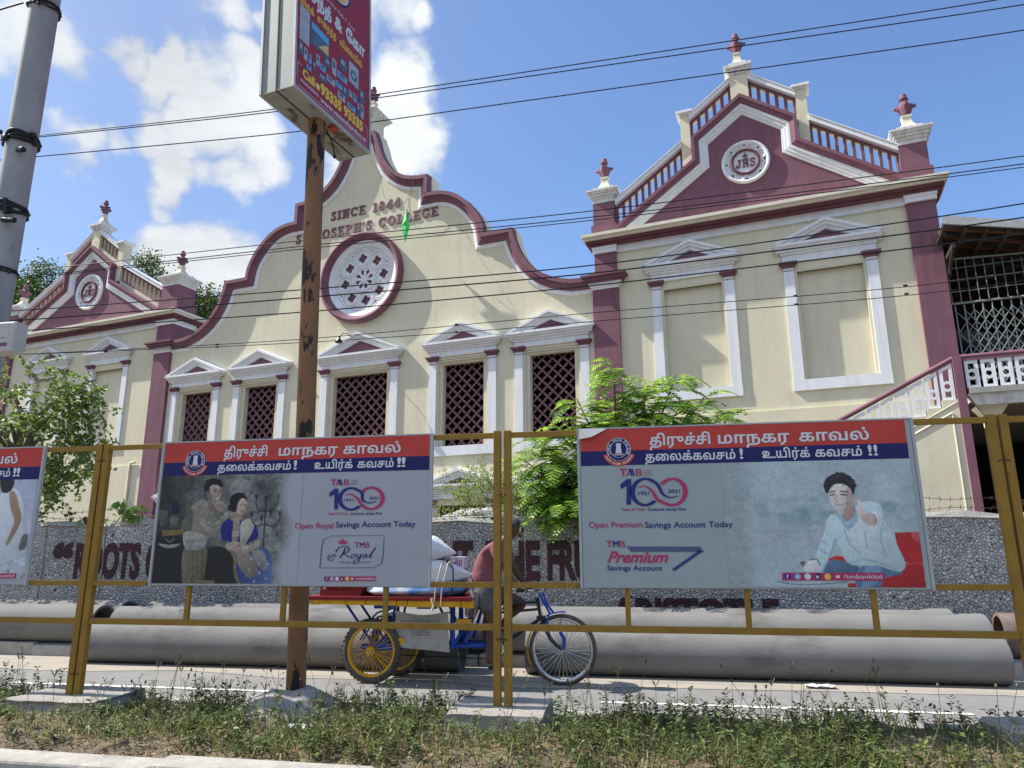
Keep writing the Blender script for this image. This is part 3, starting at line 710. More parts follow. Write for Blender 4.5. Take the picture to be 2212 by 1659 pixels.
# balustrade of pierced panels
def pierced(x, z0, z1, w, slope=0.0):
    zt = lambda xx: z1 + slope * (xx - x)
    out = [(x, z0), (x + w, z0), (x + w, zt(x + w)), (x, zt(x))]
    h = z1 - z0; m = .055; hs = []
    a, c_ = x + m + .01, x + w - m - .01; cx = x + w / 2
    if h > .22: hs.append([(a, z0 + .06), (c_, z0 + .06), (c_, z0 + .2), (cx, z0 + .185), (a, z0 + .2)])
    if h > .42: hs.append([(cx + .062 * math.cos(t * math.pi / 8), z0 + .305 + .062 * math.sin(t * math.pi / 8)) for t in range(16)])
    if h > .55: hs.append([(a, z0 + .41), (cx, z0 + .425), (c_, z0 + .41), (c_, zt(c_) - .07), (a, zt(a) - .07)])
    return out, hs
yf = -1.2
for i in range(9):
    x = 3.48 + .315 * i
    o_, h_ = pierced(x, 4.735, 5.36, .255); b = MB(); b.prism(o_, yf - .03, yf + .03, 0, h_); b.build('pierced_panel', WHITE, ver)
b = MB(); b.tube([(3.42, yf, 5.45), (12, yf, 5.45)], .06, 8); b.box((3.42, yf - .05, 5.36), (12, yf + .05, 5.41)); b.build('hand_rail', MAROON, ver)
b = MB(); b.box((3.26, yf - .09, -.2), (3.43, yf + .09, 5.47)); b.build('newel_post', MAROON, ver)
st = thing('stairway', 'outside stair with sloping maroon handrail climbing to the verandah landing', 'stairs', HALL_LOC, -YB)
slope = (5.42 - 4.18) / (3.26 - .83)
steps = []; xs = 3.26; zs = 4.50
n = 0
pts = [(3.26, -.2), (3.26, 4.50)]
while zs > .2:
    pts += [(xs - .305, zs), (xs - .305, zs - .165)]; xs -= .305; zs -= .165
pts += [(xs, -.2)]
b = MB(); b.prism(pts, yf - .06, yf + .1, 0); b.build('string_wall', CREAM, st)
b = MB(); b.prism(pts, yf + .11, -.1, 0); b.build('steps', CONC, st)
b = MB()
for z_ in ((4.44, 3.90),): b.tube([(3.24, yf - .065, z_[0]), (2.2, yf - .065, z_[1] - .03), (-1, yf - .065, z_[1] - 1.66)], .012, 5)
b.tube([(3.12, yf - .065, 4.2), (3.12, yf - .065, 0)], .02, 5); b.tube([(3.12, yf - .065, 4.2), (2.2, yf - .065, 3.70), (-1, yf - .065, 2.02)], .02, 5)
b.build('groove_moulding', CREAM2, st)
b = MB(); L0 = (.83 - 2.5, yf, 4.20 - 2.5 * slope); L1 = (3.27, yf, 5.43)
b.tube([L0, L1], .055, 8); b.build('hand_rail', MAROON, st)
for i in range(9):
    x = 2.98 - .305 * i; zt0 = 5.40 - (3.27 - x) * slope - .06; zb = 4.50 - .165 * i
    o_, h_ = pierced(x, zb + .005, zt0, .25, slope); b = MB(); b.prism(o_, yf - .03, yf + .03, 0, h_); b.build('pierced_panel', WHITE, st)
b = MB(); b.box((3.8, -1.0, -.2), (4.05, -.6, 4.35)); b.taper((3.92, -.8), .125, .2, 4.1, .3, .3, 4.36); b.build('bracket_pier', CREAM, ver)

# ---------------------------------------------------------------- ground, road, median, pavement
def sheet(name, x0, x1, y0, y1, z, m):
    b = MB(); b.add([(x0, y0, z), (x1, y0, z), (x1, y1, z), (x0, y1, z)], [(0, 1, 2, 3)])
    return tag(b.build(name, m), kind='structure')
sheet('ground', -900, 900, -900, 1500, -.03, SOIL)
sheet('road', -90, 90, -8, 9, 0, ROADM)
b = MB()
N_ = 90
for (ya, yb, amp) in ((7.72, 8.75, .10),):
    xs = np.linspace(-30, 30, N_ + 1)
    w = .10 * np.sin(xs * .9) + .07 * np.sin(xs * 2.3 + 1) + .05 * RNG.standard_normal(N_ + 1)
    vs = [(x, ya + w_, .004) for x, w_ in zip(xs, w)] + [(x, yb, .004) for x in xs]
    b.add(vs, [(i, i + 1, N_ + 2 + i, N_ + 1 + i) for i in range(N_)])
tag(b.build('road_edge_sand', DUSTM), kind='structure')
b = MB()
for x0, x1 in ((-15.9, -12.7), (-9.8, -7.9), (-6.66, -3.45), (-.42, 2.70), (5.8, 8.9)):
    n = 30; xs = np.linspace(x0, x1, n + 1); e0 = 6.935 + .008 * RNG.standard_normal(n + 1); e1 = 7.005 + .008 * RNG.standard_normal(n + 1)
    b.add([(x, y, .005) for x, y in zip(xs, e0)] + [(x, y, .005) for x, y in zip(xs, e1)], [(i, i + 1, n + 2 + i, n + 1 + i) for i in range(n)])
tag(b.build('road_markings', LINEM), kind='structure')
# median bed
def soil_h(x, y):
    e = np.clip(np.minimum(y - 4.28, 5.9 - y) / .25, 0, 1)
    return .09 + .06 * e + .035 * np.sin(x * 1.7 + y * 2) * e + .02 * np.sin(x * 5.1 - y * 4.3) * e
nx, ny = 240, 36
gx, gy = np.meshgrid(np.linspace(-14, 10, nx), np.linspace(4.28, 5.9, ny))
gz = soil_h(gx, gy) + .008 * RNG.standard_normal(gx.shape)
ii = (np.arange(ny - 1)[:, None] * nx + np.arange(nx - 1)[None, :]).ravel()
tag(fast_mesh('median_soil', np.stack([gx, gy, gz], -1).reshape(-1, 3), np.stack([ii, ii + 1, ii + nx + 1, ii + nx], -1), SOIL), kind='structure')
# kerb stones of the median, near and far side
def kerb_row(name, y0, y1, h, x0, x1, step, jit=.012, gaps=()):
    b = MB(); x = x0
    while x < x1:
        l = step * random.uniform(.93, 1.05); g = .012 if random.random() > .15 else .05
        dz = random.uniform(-jit, jit); dy = random.uniform(-jit, jit)
        rot = Matrix.Rotation(random.uniform(-.012, .012), 3, 'Z') @ Matrix.Rotation(random.uniform(-.01, .01), 3, 'Y')
        b.box((x, y0 + dy, -.08), (x + l - g, y1 + dy, h + dz), 0, rot); x += l
    return tag(b.build(name, KERBC, bevel=.018), kind='structure')
kerb_row('kerb', 4.06, 4.29, .15, -13.3, 9, 1.32)
kerb_row('kerb', 5.89, 6.04, .13, -13, 9, 1.0)
kerb_row('kerb', 8.70, 8.84, .15, -30, 30, .62, .02)
b = MB(); b.box((-60, 8.85, -.05), (60, 9.78, .15)); tag(b.build('pavement', PAVEM), kind='structure')

# ---------------------------------------------------------------- street wall
WY = 9.8
wall = thing('street_wall', 'long boundary wall faced with white pebbles and painted maroon capital letters', 'wall', (0, WY, 0))
PEB = pebble_mat('white_pebble_dash', (.76, .745, .70), (.46, .445, .42), (.05, .046, .042), 25)
PEBM = pebble_mat('maroon_pebble_dash', (.125, .034, .042), (.075, .024, .03), (.02, .011, .012), 25)
b = MB()
xs = np.linspace(-40, 40, 161); tops = 1.74 + .012 * RNG.standard_normal(161)
b.add([(x, WY, 0) for x in xs] + [(x, WY, t) for x, t in zip(xs, tops)], [(i, i + 1, 162 + i, 161 + i) for i in range(160)])
b.build('wall_face', PEB, wall)
b = MB()
zz = lambda: .03 * RNG.standard_normal(161)
c0 = tops + .03 + np.abs(zz()); c1 = tops + .03 + np.abs(zz())
b.add([(x, WY - .02 + .01 * math.sin(3 * x), t - .01) for x, t in zip(xs, tops)] + [(x, WY + .02, t) for x, t in zip(xs, c0)] + [(x, WY + .22, t) for x, t in zip(xs, c1)] + [(x, WY + .24, 0) for x in xs],
      [(r * 161 + i, r * 161 + i + 1, (r + 1) * 161 + i + 1, (r + 1) * 161 + i) for r in range(3) for i in range(160)])
b.build('coping', KERBC, wall)
b = MB()
for x in (-9.15, -8.1, -5.2, 4.6): b.tube([(x + .012 * math.sin(7 * z), WY - .008, z) for z in np.linspace(.2, 1.74, 14)], .012, 4)
b.build('joint_seam', KERBC, wall)
# iron stakes leaning out of the wall top, with barbed wire strung between them
IRON = mat('rusty_iron', (.10, .045, .035), (.06, .03, .025), scale=12, rough=.9)
for i, (x, lab) in enumerate(((-8.35, 'rusty leaning iron stake on the wall top, left of the small vine'), (-5.6, None), (-2.3, None), (1.0, None), (4.9, None))):
    if lab is None: continue
    b = MB(); b.box((x - .03, WY - .02, 1.72), (x + .03, WY + .03, 2.02), 0, Matrix.Rotation(R(-48), 3, 'Y'), (x + .1, WY, 1.74))
    tag(b.build('iron_stake', IRON, None, (x, WY, 1.74)), lab, 'stake')
def barbed(zs, x0, x1, label):
    b = MB()
    for z0, ph in zs:
        n = int((x1 - x0) / .12); pts = []
        for i in range(n + 1):
            x = x0 + (x1 - x0) * i / n
            pts.append((x, WY + .06 + .03 * math.sin(x * 1.3 + ph), z0 + .03 * math.sin(x * 2.1 + ph) + .02 * math.sin(x * 6 + ph)))
        b.tube(pts, .004, 3, caps=False, smooth=False)
        for i in range(1, n):
            p = Vector(pts[i]); 
            for a in (0, 1): d = Vector((random.uniform(-.02, .02), random.uniform(-.02, .02), random.uniform(.02, .035) * (1 if a else -1))); b.tube([p - d, p + d], .003, 3)
    return tag(b.build('barbed_wire', IRON, None, (x0, WY, 1.8)), label, 'barbed wire', 'barbed wire along the wall top')
barbed(((1.95, 0), (1.84, 2)), -10.5, -6.9, 'barbed wire strands behind the hanging tree at the left end of the wall')
barbed(((1.93, 1), (1.83, 2.7)), -3.4, -1.3, 'barbed wire strands beside the feathery tree on the wall top')
barbed(((1.95, .5), (1.86, 3.3)), 3.4, 7.5, 'barbed wire strands at the right end of the wall, below the stair')
b = MB(); b.add([(-2.95, 10.1, 1.80), (-1.9, 9.75, 1.80), (-1.6, 10.5, 1.98), (-2.7, 10.9, 1.98)], [(0, 1, 2, 3)]); b.add([(-2.95, 10.1, 1.79), (-1.9, 9.75, 1.79), (-1.6, 10.5, 1.97), (-2.7, 10.9, 1.97)], [(3, 2, 1, 0)])
tag(b.build('metal_sheet', METALG, None, (-2.3, 10.2, 1.8)), 'sloping grey metal sheet resting on the wall top under the feathery tree', 'metal sheet')

# ---------------------------------------------------------------- concrete pipes on the roadside
def pipe(x0, x1, y, z0, r, label, collar=0, rotz=0.0, inner=None):
    L_ = x1 - x0; t = .035
    prof = [(r - t, .0), (r, 0.0), (r, L_)] if not collar else None
    if collar == -1: prof = [(r - t, 0), (r + .02, 0), (r + .02, .10), (r, .22), (r, L_)]
    elif collar == 1: prof = [(r - t, 0), (r, 0), (r, L_ - .3), (r + .02, L_ - .18), (r + .02, L_)]
    prof = prof + [(r - t, L_), (r - t, 0)]
    b = MB(); b.lathe(prof, (0, 0, 0), 'X', 40)
    o = b.build('concrete_pipe', inner or PIPEC, None, (0, 0, 0)); o.location = (x0, y, z0 + r); o.rotation_euler = (0, 0, rotz)
    for p in o.data.polygons: p.use_smooth = True
    try: o.data.set_sharp_from_angle(angle=R(40))
    except Exception: pass
    return tag(o, label, 'pipe', 'concrete pipes laid along the wall')
pipe(-6.95, -2.08, 8.38, .0, .24, 'front concrete pipe on the road edge left of and behind the cargo tricycle')
pipe(-1.32, 3.58, 8.38, .0, .24, 'front concrete pipe on the road edge to the right of the front bicycle wheel')
pipe(-6.97, -1.92, 8.90, .15, .24, 'middle row concrete pipe just behind the front pipe, left of the tricycle rider')
pipe(-1.72, 3.66, 8.90, .15, .24, 'middle row concrete pipe with leaf shadows, right of the tricycle rider', 1)
pipe(-6.88, -1.8, 9.43, .15, .245, 'rear concrete pipe against the wall behind the loaded cart', -1)
pipe(-1.6, 3.52, 9.43, .15, .245, 'rear concrete pipe against the wall under the word on its lower edge', 1)
pipe(-12.2, -7.25, 8.92, .15, .245, 'front pipe of the pair by the kerb at the far left')
pipe(-12.3, -7.30, 9.46, .15, .255, 'rear pipe of the far left pair with its dark open end showing')
pipe(3.98, 8.8, 9.3, .13, .25, 'rust stained pipe with open end at the right edge by the yellow post', 0, R(-9), mat('rust_stained_concrete', (.20, .16, .14), (.12, .085, .075), scale=4, rough=.9))

# ---------------------------------------------------------------- yellow barrier frames in the median
FY = 5.3
def frame(x0, x1, ups, label, right_open=False):
    t = thing('barrier_frame', label, 'barrier', ((x0 + x1) / 2, FY, .28), 0, 'yellow barrier frames in the median')
    d = .05
    for x in (x0, x1 - .055):
        lean = -.0
        b = MB(); b.box((x, FY - d / 2, .26), (x + .055, FY + d / 2, 2.27)); b.build('post', YEL, t, bevel=.004)
    for z0, z1, nm in ((2.215, 2.255, 'top_rail'), (1.10, 1.14, 'middle_rail'), (.80, .845, 'bottom_rail')):
        b = MB(); b.box((x0 + .055, FY - .02, z0), (x1 - .055, FY + .02, z1)); b.build(nm, YEL, t, bevel=.003)
    for x in ups:
        b = MB(); b.box((x - .018, FY - .016, .845), (x + .018, FY + .016, 1.10)); b.build('upright', YEL, t)
    return t
frame(-8.02, -4.50, (-7.2, -6.3, -5.4), 'yellow barrier frame at the far left carrying the cut-off poster')
frame(-4.485, -1.03, (-3.57, -2.75, -1.92), 'yellow barrier frame carrying the poster of the couple, in front of the cart')
frame(-1.005, 2.44, (-.11, .71, 1.53), 'yellow barrier frame carrying the poster of the man in the red sofa')
frame(2.46, 5.9, (3.3, 4.1, 5.0), 'yellow barrier frame cut off by the right edge of the view')
for x, z in ((-4.49, 2.12), (-1.02, 1.78), (2.45, 1.95), (-4.49, .42), (-1.02, .74)):
    b = MB(); b.tube([(x + .062 * math.cos(a), FY + .033 * math.sin(a), z + .008 * math.sin(3 * a)) for a in [2 * math.pi * i / 12 for i in range(13)]], .0035, 4)
    tag(b.build('tie_wire', IRON, None, (x, FY, z)), 'thin wire loop tying two yellow barrier posts together', 'wire', 'wire ties round the barrier posts')
def block(x, w, y0, y1, z1, label):
    b = MB(); n = 9; m_ = 7; vs = []
    def P(u, v, h): 
        j = lambda a: .008 * math.sin(a * 13.7 + x) + .006 * math.sin(a * 29 + 2 * x)
        ex = 1 + .07 * (1 - h)
        return (x + (u - .5) * w * ex + j(v * 3 + h), (y0 + y1) / 2 + (v - .5) * (y1 - y0) * ex + j(u * 4 + h + 2), .0 + z1 * h + (j(u * 5 + v * 7) * .35 if h > .9 else 0))
    b.add([P(i / n, j / m_, 1) for j in range(m_ + 1) for i in range(n + 1)], [(j * (n + 1) + i, j * (n + 1) + i + 1, (j + 1) * (n + 1) + i + 1, (j + 1) * (n + 1) + i) for j in range(m_) for i in range(n)])
    ring = [(i / n, 0) for i in range(n)] + [(1, j / m_) for j in range(m_)] + [(1 - i / n, 1) for i in range(n)] + [(0, 1 - j / m_) for j in range(m_)]
    k = len(ring); hs = [1, .9, .6, .3, 0]
    b.add([P(u, v, h) for h in hs for u, v in ring], [(r * k + i, (r + 1) * k + i, (r + 1) * k + (i + 1) % k, r * k + (i + 1) % k) for r in range(4) for i in range(k)])
    return tag(b.build('concrete_block', CONCD, None, (x, (y0 + y1) / 2, 0)), label, 'concrete block', 'concrete blocks under the barrier posts')
block(-4.5, .80, 5.02, 5.62, .27, 'broad flat concrete block under the left pair of yellow posts')
block(-1.03, .66, 5.0, 5.6, .29, 'square concrete block under the middle pair of yellow posts')
block(2.55, .7, 4.95, 5.6, .27, 'concrete block under the right pair of yellow posts')

# ---------------------------------------------------------------- tall advertising sign on its rusty pole
PX, PY = -2.78, 5.66
b = MB(); pr = [(.50, .02), (.46, .10), (.38, .20), (.26, .27), (.12, .30), (0, .305)]
b.lathe([(r_, z) for r_, z in pr], (PX + .02, PY - .1, 0), 'Z', 28)
o = b.build('concrete_mound', CONCD, None, (PX, PY, 0)); tag(o, 'rounded grey concrete mound at the foot of the rusty sign pole', 'mound')
for v in o.data.vertices: v.co += Vector((.03 * math.sin(v.co.y * 17 + v.co.z * 9), .03 * math.sin(v.co.x * 15), .015 * math.sin(v.co.x * 21 + v.co.y * 13)))
sign = thing('pole_sign', 'tall double-sided box sign with crimson face on a rusty brown pole', 'sign', (PX, PY, .28))
b = MB(); pts = [(PX - .14 * (i / 12), PY, .2 + 5.22 * i / 12) for i in range(13)]
b.tube(pts, [.078 + .006 * (i / 12) for i in range(13)], 28); b.build('pole', RUST, sign)
SR = Matrix.Rotation(R(-11.9), 3, 'Z'); SC_ = Vector((-2.935, 5.735, 0))
def SP(a, l, z): # a across thickness (towards the crimson face), l along
    return SC_ + SR @ Vector((a, l, 0)) + Vector((-.040 * (z - 5.42), 0, z))
def sbox(bb, a0, a1, l0, l1, z0, z1, mi=0):
    vs = [SP(a, l, z) for z in (z0, z1) for (a, l) in ((a0, l0), (a1, l0), (a1, l1), (a0, l1))]
    bb.add(vs, [(0, 3, 2, 1), (4, 5, 6, 7), (0, 1, 5, 4), (1, 2, 6, 5), (2, 3, 7, 6), (3, 0, 4, 7)], mi)
HT, HL, ZB, ZT = .185, .605, 5.42, 8.3
b = MB(); sbox(b, -HT, HT, -HL, HL, ZB + .01, ZT); b.build('box', BOXG, sign)
b = MB(); sbox(b, -HT - .004, HT + .004, -HL - .004, HL + .004, ZB, ZB + .0095); b.build('underside', BOXU, sign)
b = MB()
for a in (-HT, HT):
    sbox(b, a - .012, a + .012, -HL - .012, -HL + .012, ZB - .002, ZT); sbox(b, a - .012, a + .012, HL - .012, HL + .012, ZB - .002, ZT)
    sbox(b, a - .012, a + .012, -HL + .012, HL - .012, ZB - .004, ZB + .025)
b.build('edge_trim', METALG, sign)
b = MB(); sbox(b, -.012, .0, -HL - .007, -HL + .01, ZB - .005, ZT); sbox(b, -.010, .006, -HL, HL, ZB - .004, ZB + .002)
sbox(b, -HT, HT, -HL - .008, -HL, 6.53, 6.545); b.build('seam', TIMBER, sign)
b = MB(); b.tube([SP(.03, .06, ZB + .02), SP(.05, .10, ZB - .05), SP(.06, .14, ZB - .10), SP(.06, .18, ZB - .22)], .008, 5); b.ball(SP(.06, .18, ZB - .24), .02, 6); b.build('dangling_wire', CABLE, sign)
b = MB(); sbox(b, .09, .16, .02, .09, ZB - .035, ZB - .001); b.build('warning_lamp', REDP, sign)
CRIM = mat('crimson_sign_face', (.34, .020, .034), (.28, .018, .03), scale=2, rough=.4)
b = MB(); sbox(b, HT + .001, HT + .004, -HL + .013, HL - .013, ZB + .026, ZT - .02); b.build('sign_face', CRIM, sign)
b = MB(); sbox(b, -HT - .004, -HT - .001, -HL + .013, HL - .013, ZB + .026, ZT - .02); b.build('sign_face', CRIM, sign)

# ---------------------------------------------------------------- utility pole, its box, and the cables
UX, UY = -6.21, 5.62
up = thing('utility_pole', 'thick grey painted utility pole at the left edge wrapped with wire bands', 'utility pole', (UX, UY, 0))
b = MB(); b.tube([(UX, UY, .05), (UX, UY, 4), (UX - .01, UY, 9.5)], [.146, .142, .136], 32); b.build('pole', UPOLE, up)
def band(z, h, rr, lumps, parent):
    b = MB(); n = 40
    for k in range(3):
        b.tube([(UX + (.150 + .012 * math.sin(5 * a + k)) * math.cos(a), UY + (.150 + .012 * math.sin(5 * a + k)) * math.sin(a), z + h * .5 * math.sin(a * 2 + k * 2) * .6 + (k - 1) * h * .4) for a in [2 * math.pi * i / n for i in range(n + 1)]], rr, 6)
    for k in range(lumps):
        a = -math.pi / 2 + random.uniform(-1.5, 1.5)
        b.tube([(UX + .155 * math.cos(a), UY + .155 * math.sin(a), z + random.uniform(-h, h)), (UX + .175 * math.cos(a + .2), UY + .175 * math.sin(a + .2), z + random.uniform(-h, h) - .03)], rr * 1.3, 5)
    b.build('wire_band', CABLE, parent)
band(7.18, .05, .011, 3, up); band(5.56, .06, .022, 5, up); band(4.76, .07, .020, 7, up); band(4.1, .03, .010, 3, up)
b = MB(); b.tube([(UX + .1, UY - .12, 5.38), (UX + .19, UY - .16, 5.36), (UX + .23, UY - .18, 5.33)], .028, 6); b.tube([(UX - .12, UY - .14, 5.60), (UX - .26, UY - .18, 5.63)], .026, 6); b.tube([(UX + .08, UY - .14, 4.60), (UX + .24, UY - .16, 4.57)], .028, 6)
b.build('hook', CABLE, up)
b = MB(); b.tube([(-14, 5.45, 6.4), (-9, 5.45, 6.75), (UX - .1, UY - .17, 7.14)], .01, 6); b.tube([(UX + .02, UY - .17, 7.2), (-5.6, 5.0, 7.8), (-4, 3.6, 9.2)], .01, 6); b.build('stay_wire', CABLE, up)
b = MB()
for k in range(4):
    b.tube([(UX + .10 + .02 * k, UY - .2, 4.05), (UX + .22 + .015 * k, UY - .22, 3.6), (UX + .28 - .01 * k, UY - .2, 3.1), (UX + .30, UY - .2, 2.5 - .1 * k), (UX + .34, UY - .17, 2.32), (UX + .37, UY - .15, 2.5)], .014, 6)
b.build('cable_bundle', CABLE, up)
jb = MB(); jb.box((-5.99, 5.27, 3.145), (-5.56, 5.42, 3.44)); jbo = jb.build('junction_box', mat('box_grey_plastic', (.50, .48, .45), (.44, .42, .39), scale=5, rough=.5), None, (-5.78, 5.34, 3.15), bevel=.02)
tag(jbo, 'pale grey cable junction box with maroon stripe hung on the utility pole', 'junction box')
CAB = [((-6.32, -3.48, 3.23), (5.79, 5.76, 5.99), .009, 'topmost black cable of the bundle crossing the sky'),
       ((-6.31, -3.45, 3.44), (5.77, 5.73, 5.91), .009, 'second black cable from the top, close below the topmost'),
       ((-6.21, -3.16, 3.4), (5.53, 5.47, 5.66), .009, 'third black cable from the top, crossing below the sign box'),
       ((-6.30, -3.15, -.3, 3.23), (4.20, 4.29, 4.33, 4.49), .008, 'upper cable of three crossing the lettering on the gable'),
       ((-6.28, -3.15, -.3, 3.22), (4.13, 4.23, 4.27, 4.42), .008, 'middle cable of three crossing the top of the rose window ring'),
       ((-6.28, -3.14, -.3, 3.21), (4.115, 4.20, 4.24, 4.39), .007, 'lower cable of three crossing the top of the rose window ring'),
       ((-6.27, -3.07, -.29, 3.16), (3.77, 3.78, 3.80, 4.07), .010, 'cable crossing the centre of the rose window'),
       ((-6.24, -3.06, -.29, 3.15), (3.66, 3.70, 3.73, 3.95), .011, 'thick doubled cable crossing the lower half of the rose window'),
       ((-6.12, -3.05, -.3, 3.12), (3.55, 3.55, 3.62, 3.81), .010, 'cable crossing the bottom rim of the rose window'),
       ((-6.08, -3.02, -2.2, -.3, 2.49, 3.07), (3.30, 3.28, 3.31, 3.38, 3.43, 3.48), .006, 'thin spliced cable just above the window pediments'),
       ((-6.08, -3.02, -1.2, -.3, 2.55, 3.06), (3.30, 3.25, 3.27, 3.30, 3.36, 3.41), .006, 'lowest thin cable touching the window pediments')]
for xs, zs, r_, lab in CAB:
    xs = list(xs); zs = list(zs); sl_ = (zs[-1] - zs[-2]) / (xs[-1] - xs[-2])
    xs.append(14); zs.append(zs[-1] + sl_ * (14 - xs[-2]) + .4)
    xs.insert(0, -16); zs.insert(0, zs[0] + .25)
    X = np.linspace(-16, 14, 90); Z = np.interp(X, xs, zs)
    for _ in range(6): Z[1:-1] = (Z[:-2] + 2 * Z[1:-1] + Z[2:]) / 4
    b = MB(); b.tube([(x, 5.86, z) for x, z in zip(X, Z)], r_ * .55, 6)
    if r_ < .0065:
        for x in (-5.1, -3.9, -1.55, 1.35, 2.2):
            z = np.interp(x + zs[0] % .3, X, Z); b.tube([(x - .01, 5.86, z), (x + .02, 5.86, z)], .008, 6)
    o = b.build('cable', CABLE, None, (UX, 5.86, zs[1]))
    if zs[1] > 5.2:                              # the three top cables run on the far side of the box sign
        for v in o.data.vertices: q = (v.co + o.location - Vector((0, 0, 1.4))) * (6.62 / 5.86) + Vector((0, 0, 1.4)); v.co = q - o.location
    tag(o, lab, 'cable', 'overhead cables strung along the street')

# ---------------------------------------------------------------- green star lantern and lamp on the hall front
def hp(u, n, w):   # hall front coordinates -> world
    c_, s_ = math.cos(YB), math.sin(YB)
    return Vector((HALL_LOC[0] + u * c_ - n * s_, HALL_LOC[1] - u * s_ - n * c_, w))
STAR = mat('green_star_paper', (.05, .50, .16), (.08, .58, .22), scale=3, rough=.4)
m_ = STAR; nt = m_.node_tree; tr = nt.nodes.new('ShaderNodeBsdfTranslucent'); tr.inputs[0].default_value = (.08, .7, .25, 1); mx = nt.nodes.new('ShaderNodeMixShader'); mx.inputs[0].default_value = .5
nt.links.new(nt.nodes['Principled BSDF'].outputs[0], mx.inputs[1]); nt.links.new(tr.outputs[0], mx.inputs[2]); nt.links.new(mx.outputs[0], nt.nodes['Material Output'].inputs[0])
cpt = (-11.30, .72, 11.60)
star = thing('star_lantern', 'translucent green paper star lantern hanging in front of the gable lettering', 'lantern', tuple(hp(*cpt)))
b = MB(); ctr = []
ang = R(58)
for k in range(10):
    ctr.append(((0, .56), (-.10, .22), (-.42, .16), (-.20, -.06), (-.26, -.42), (0, -.62), (.22, -.40), (.18, -.08), (.38, .02), (.10, .18))[k])
vs = [hp(cpt[0] + x * math.cos(ang), cpt[1] + x * math.sin(ang), cpt[2] + z) for x, z in ctr] + [hp(cpt[0] + .13 * math.sin(ang), cpt[1] - .13 * math.cos(ang), cpt[2]), hp(cpt[0] - .13 * math.sin(ang), cpt[1] + .13 * math.cos(ang), cpt[2])]
b.add(vs, [(k, (k + 1) % 10, 10) for k in range(10)] + [((k + 1) % 10, k, 11) for k in range(10)]); b.build('paper_star', STAR, star)
b = MB(); b.tube([hp(-11.24, .74, 12.14), hp(-11.27, .5, 12.8), hp(-11.3, .3, 13.5)], .006, 4); b.tube([hp(-11.35, .6, 12.1), hp(-11.25, .74, 12.16)], .012, 5)
b.tube([hp(-11.3, .3, 13.4), hp(-11.6, .25, 12.75), hp(-12.0, .2, 12.68), hp(-12.5, .2, 13.1), hp(-12.75, .22, 14.2)], .006, 4); b.build('hanging_string', CABLE, star)
lamp = thing('wall_lamp', 'small black swan neck lamp over the pediment of the middle window', 'lamp', tuple(hp(-13.6, 0, 8.1)))
b = MB(); b.tube([hp(-13.5, .26, 8.18), hp(-13.52, .5, 8.26), hp(-13.6, .66, 8.24), hp(-13.68, .72, 8.10)], .014, 6); b.build('bracket_arm', CABLE, lamp)
b = MB(); c0 = hp(-13.69, .73, 7.92); b.lathe([(.0, .2), (.04, .2), (.05, .12), (.12, .03), (.13, 0), (.05, .0)], tuple(c0), 'Z', 14); b.build('lamp_shade', BLKM, lamp)
b = MB(); b.tube([c0, c0 - Vector((0, 0, .38))], .006, 4)
for k in range(4): b.tube([c0 - Vector((0, 0, .36)) + .07 * Vector((math.cos(k * 1.57 + a * .3), math.sin(k * 1.57), -1.1 * a)) * (1 - abs(a - .5)) for a in (0, .5, 1)], .005, 4)
b.build('bulb_cage', METALG, lamp)

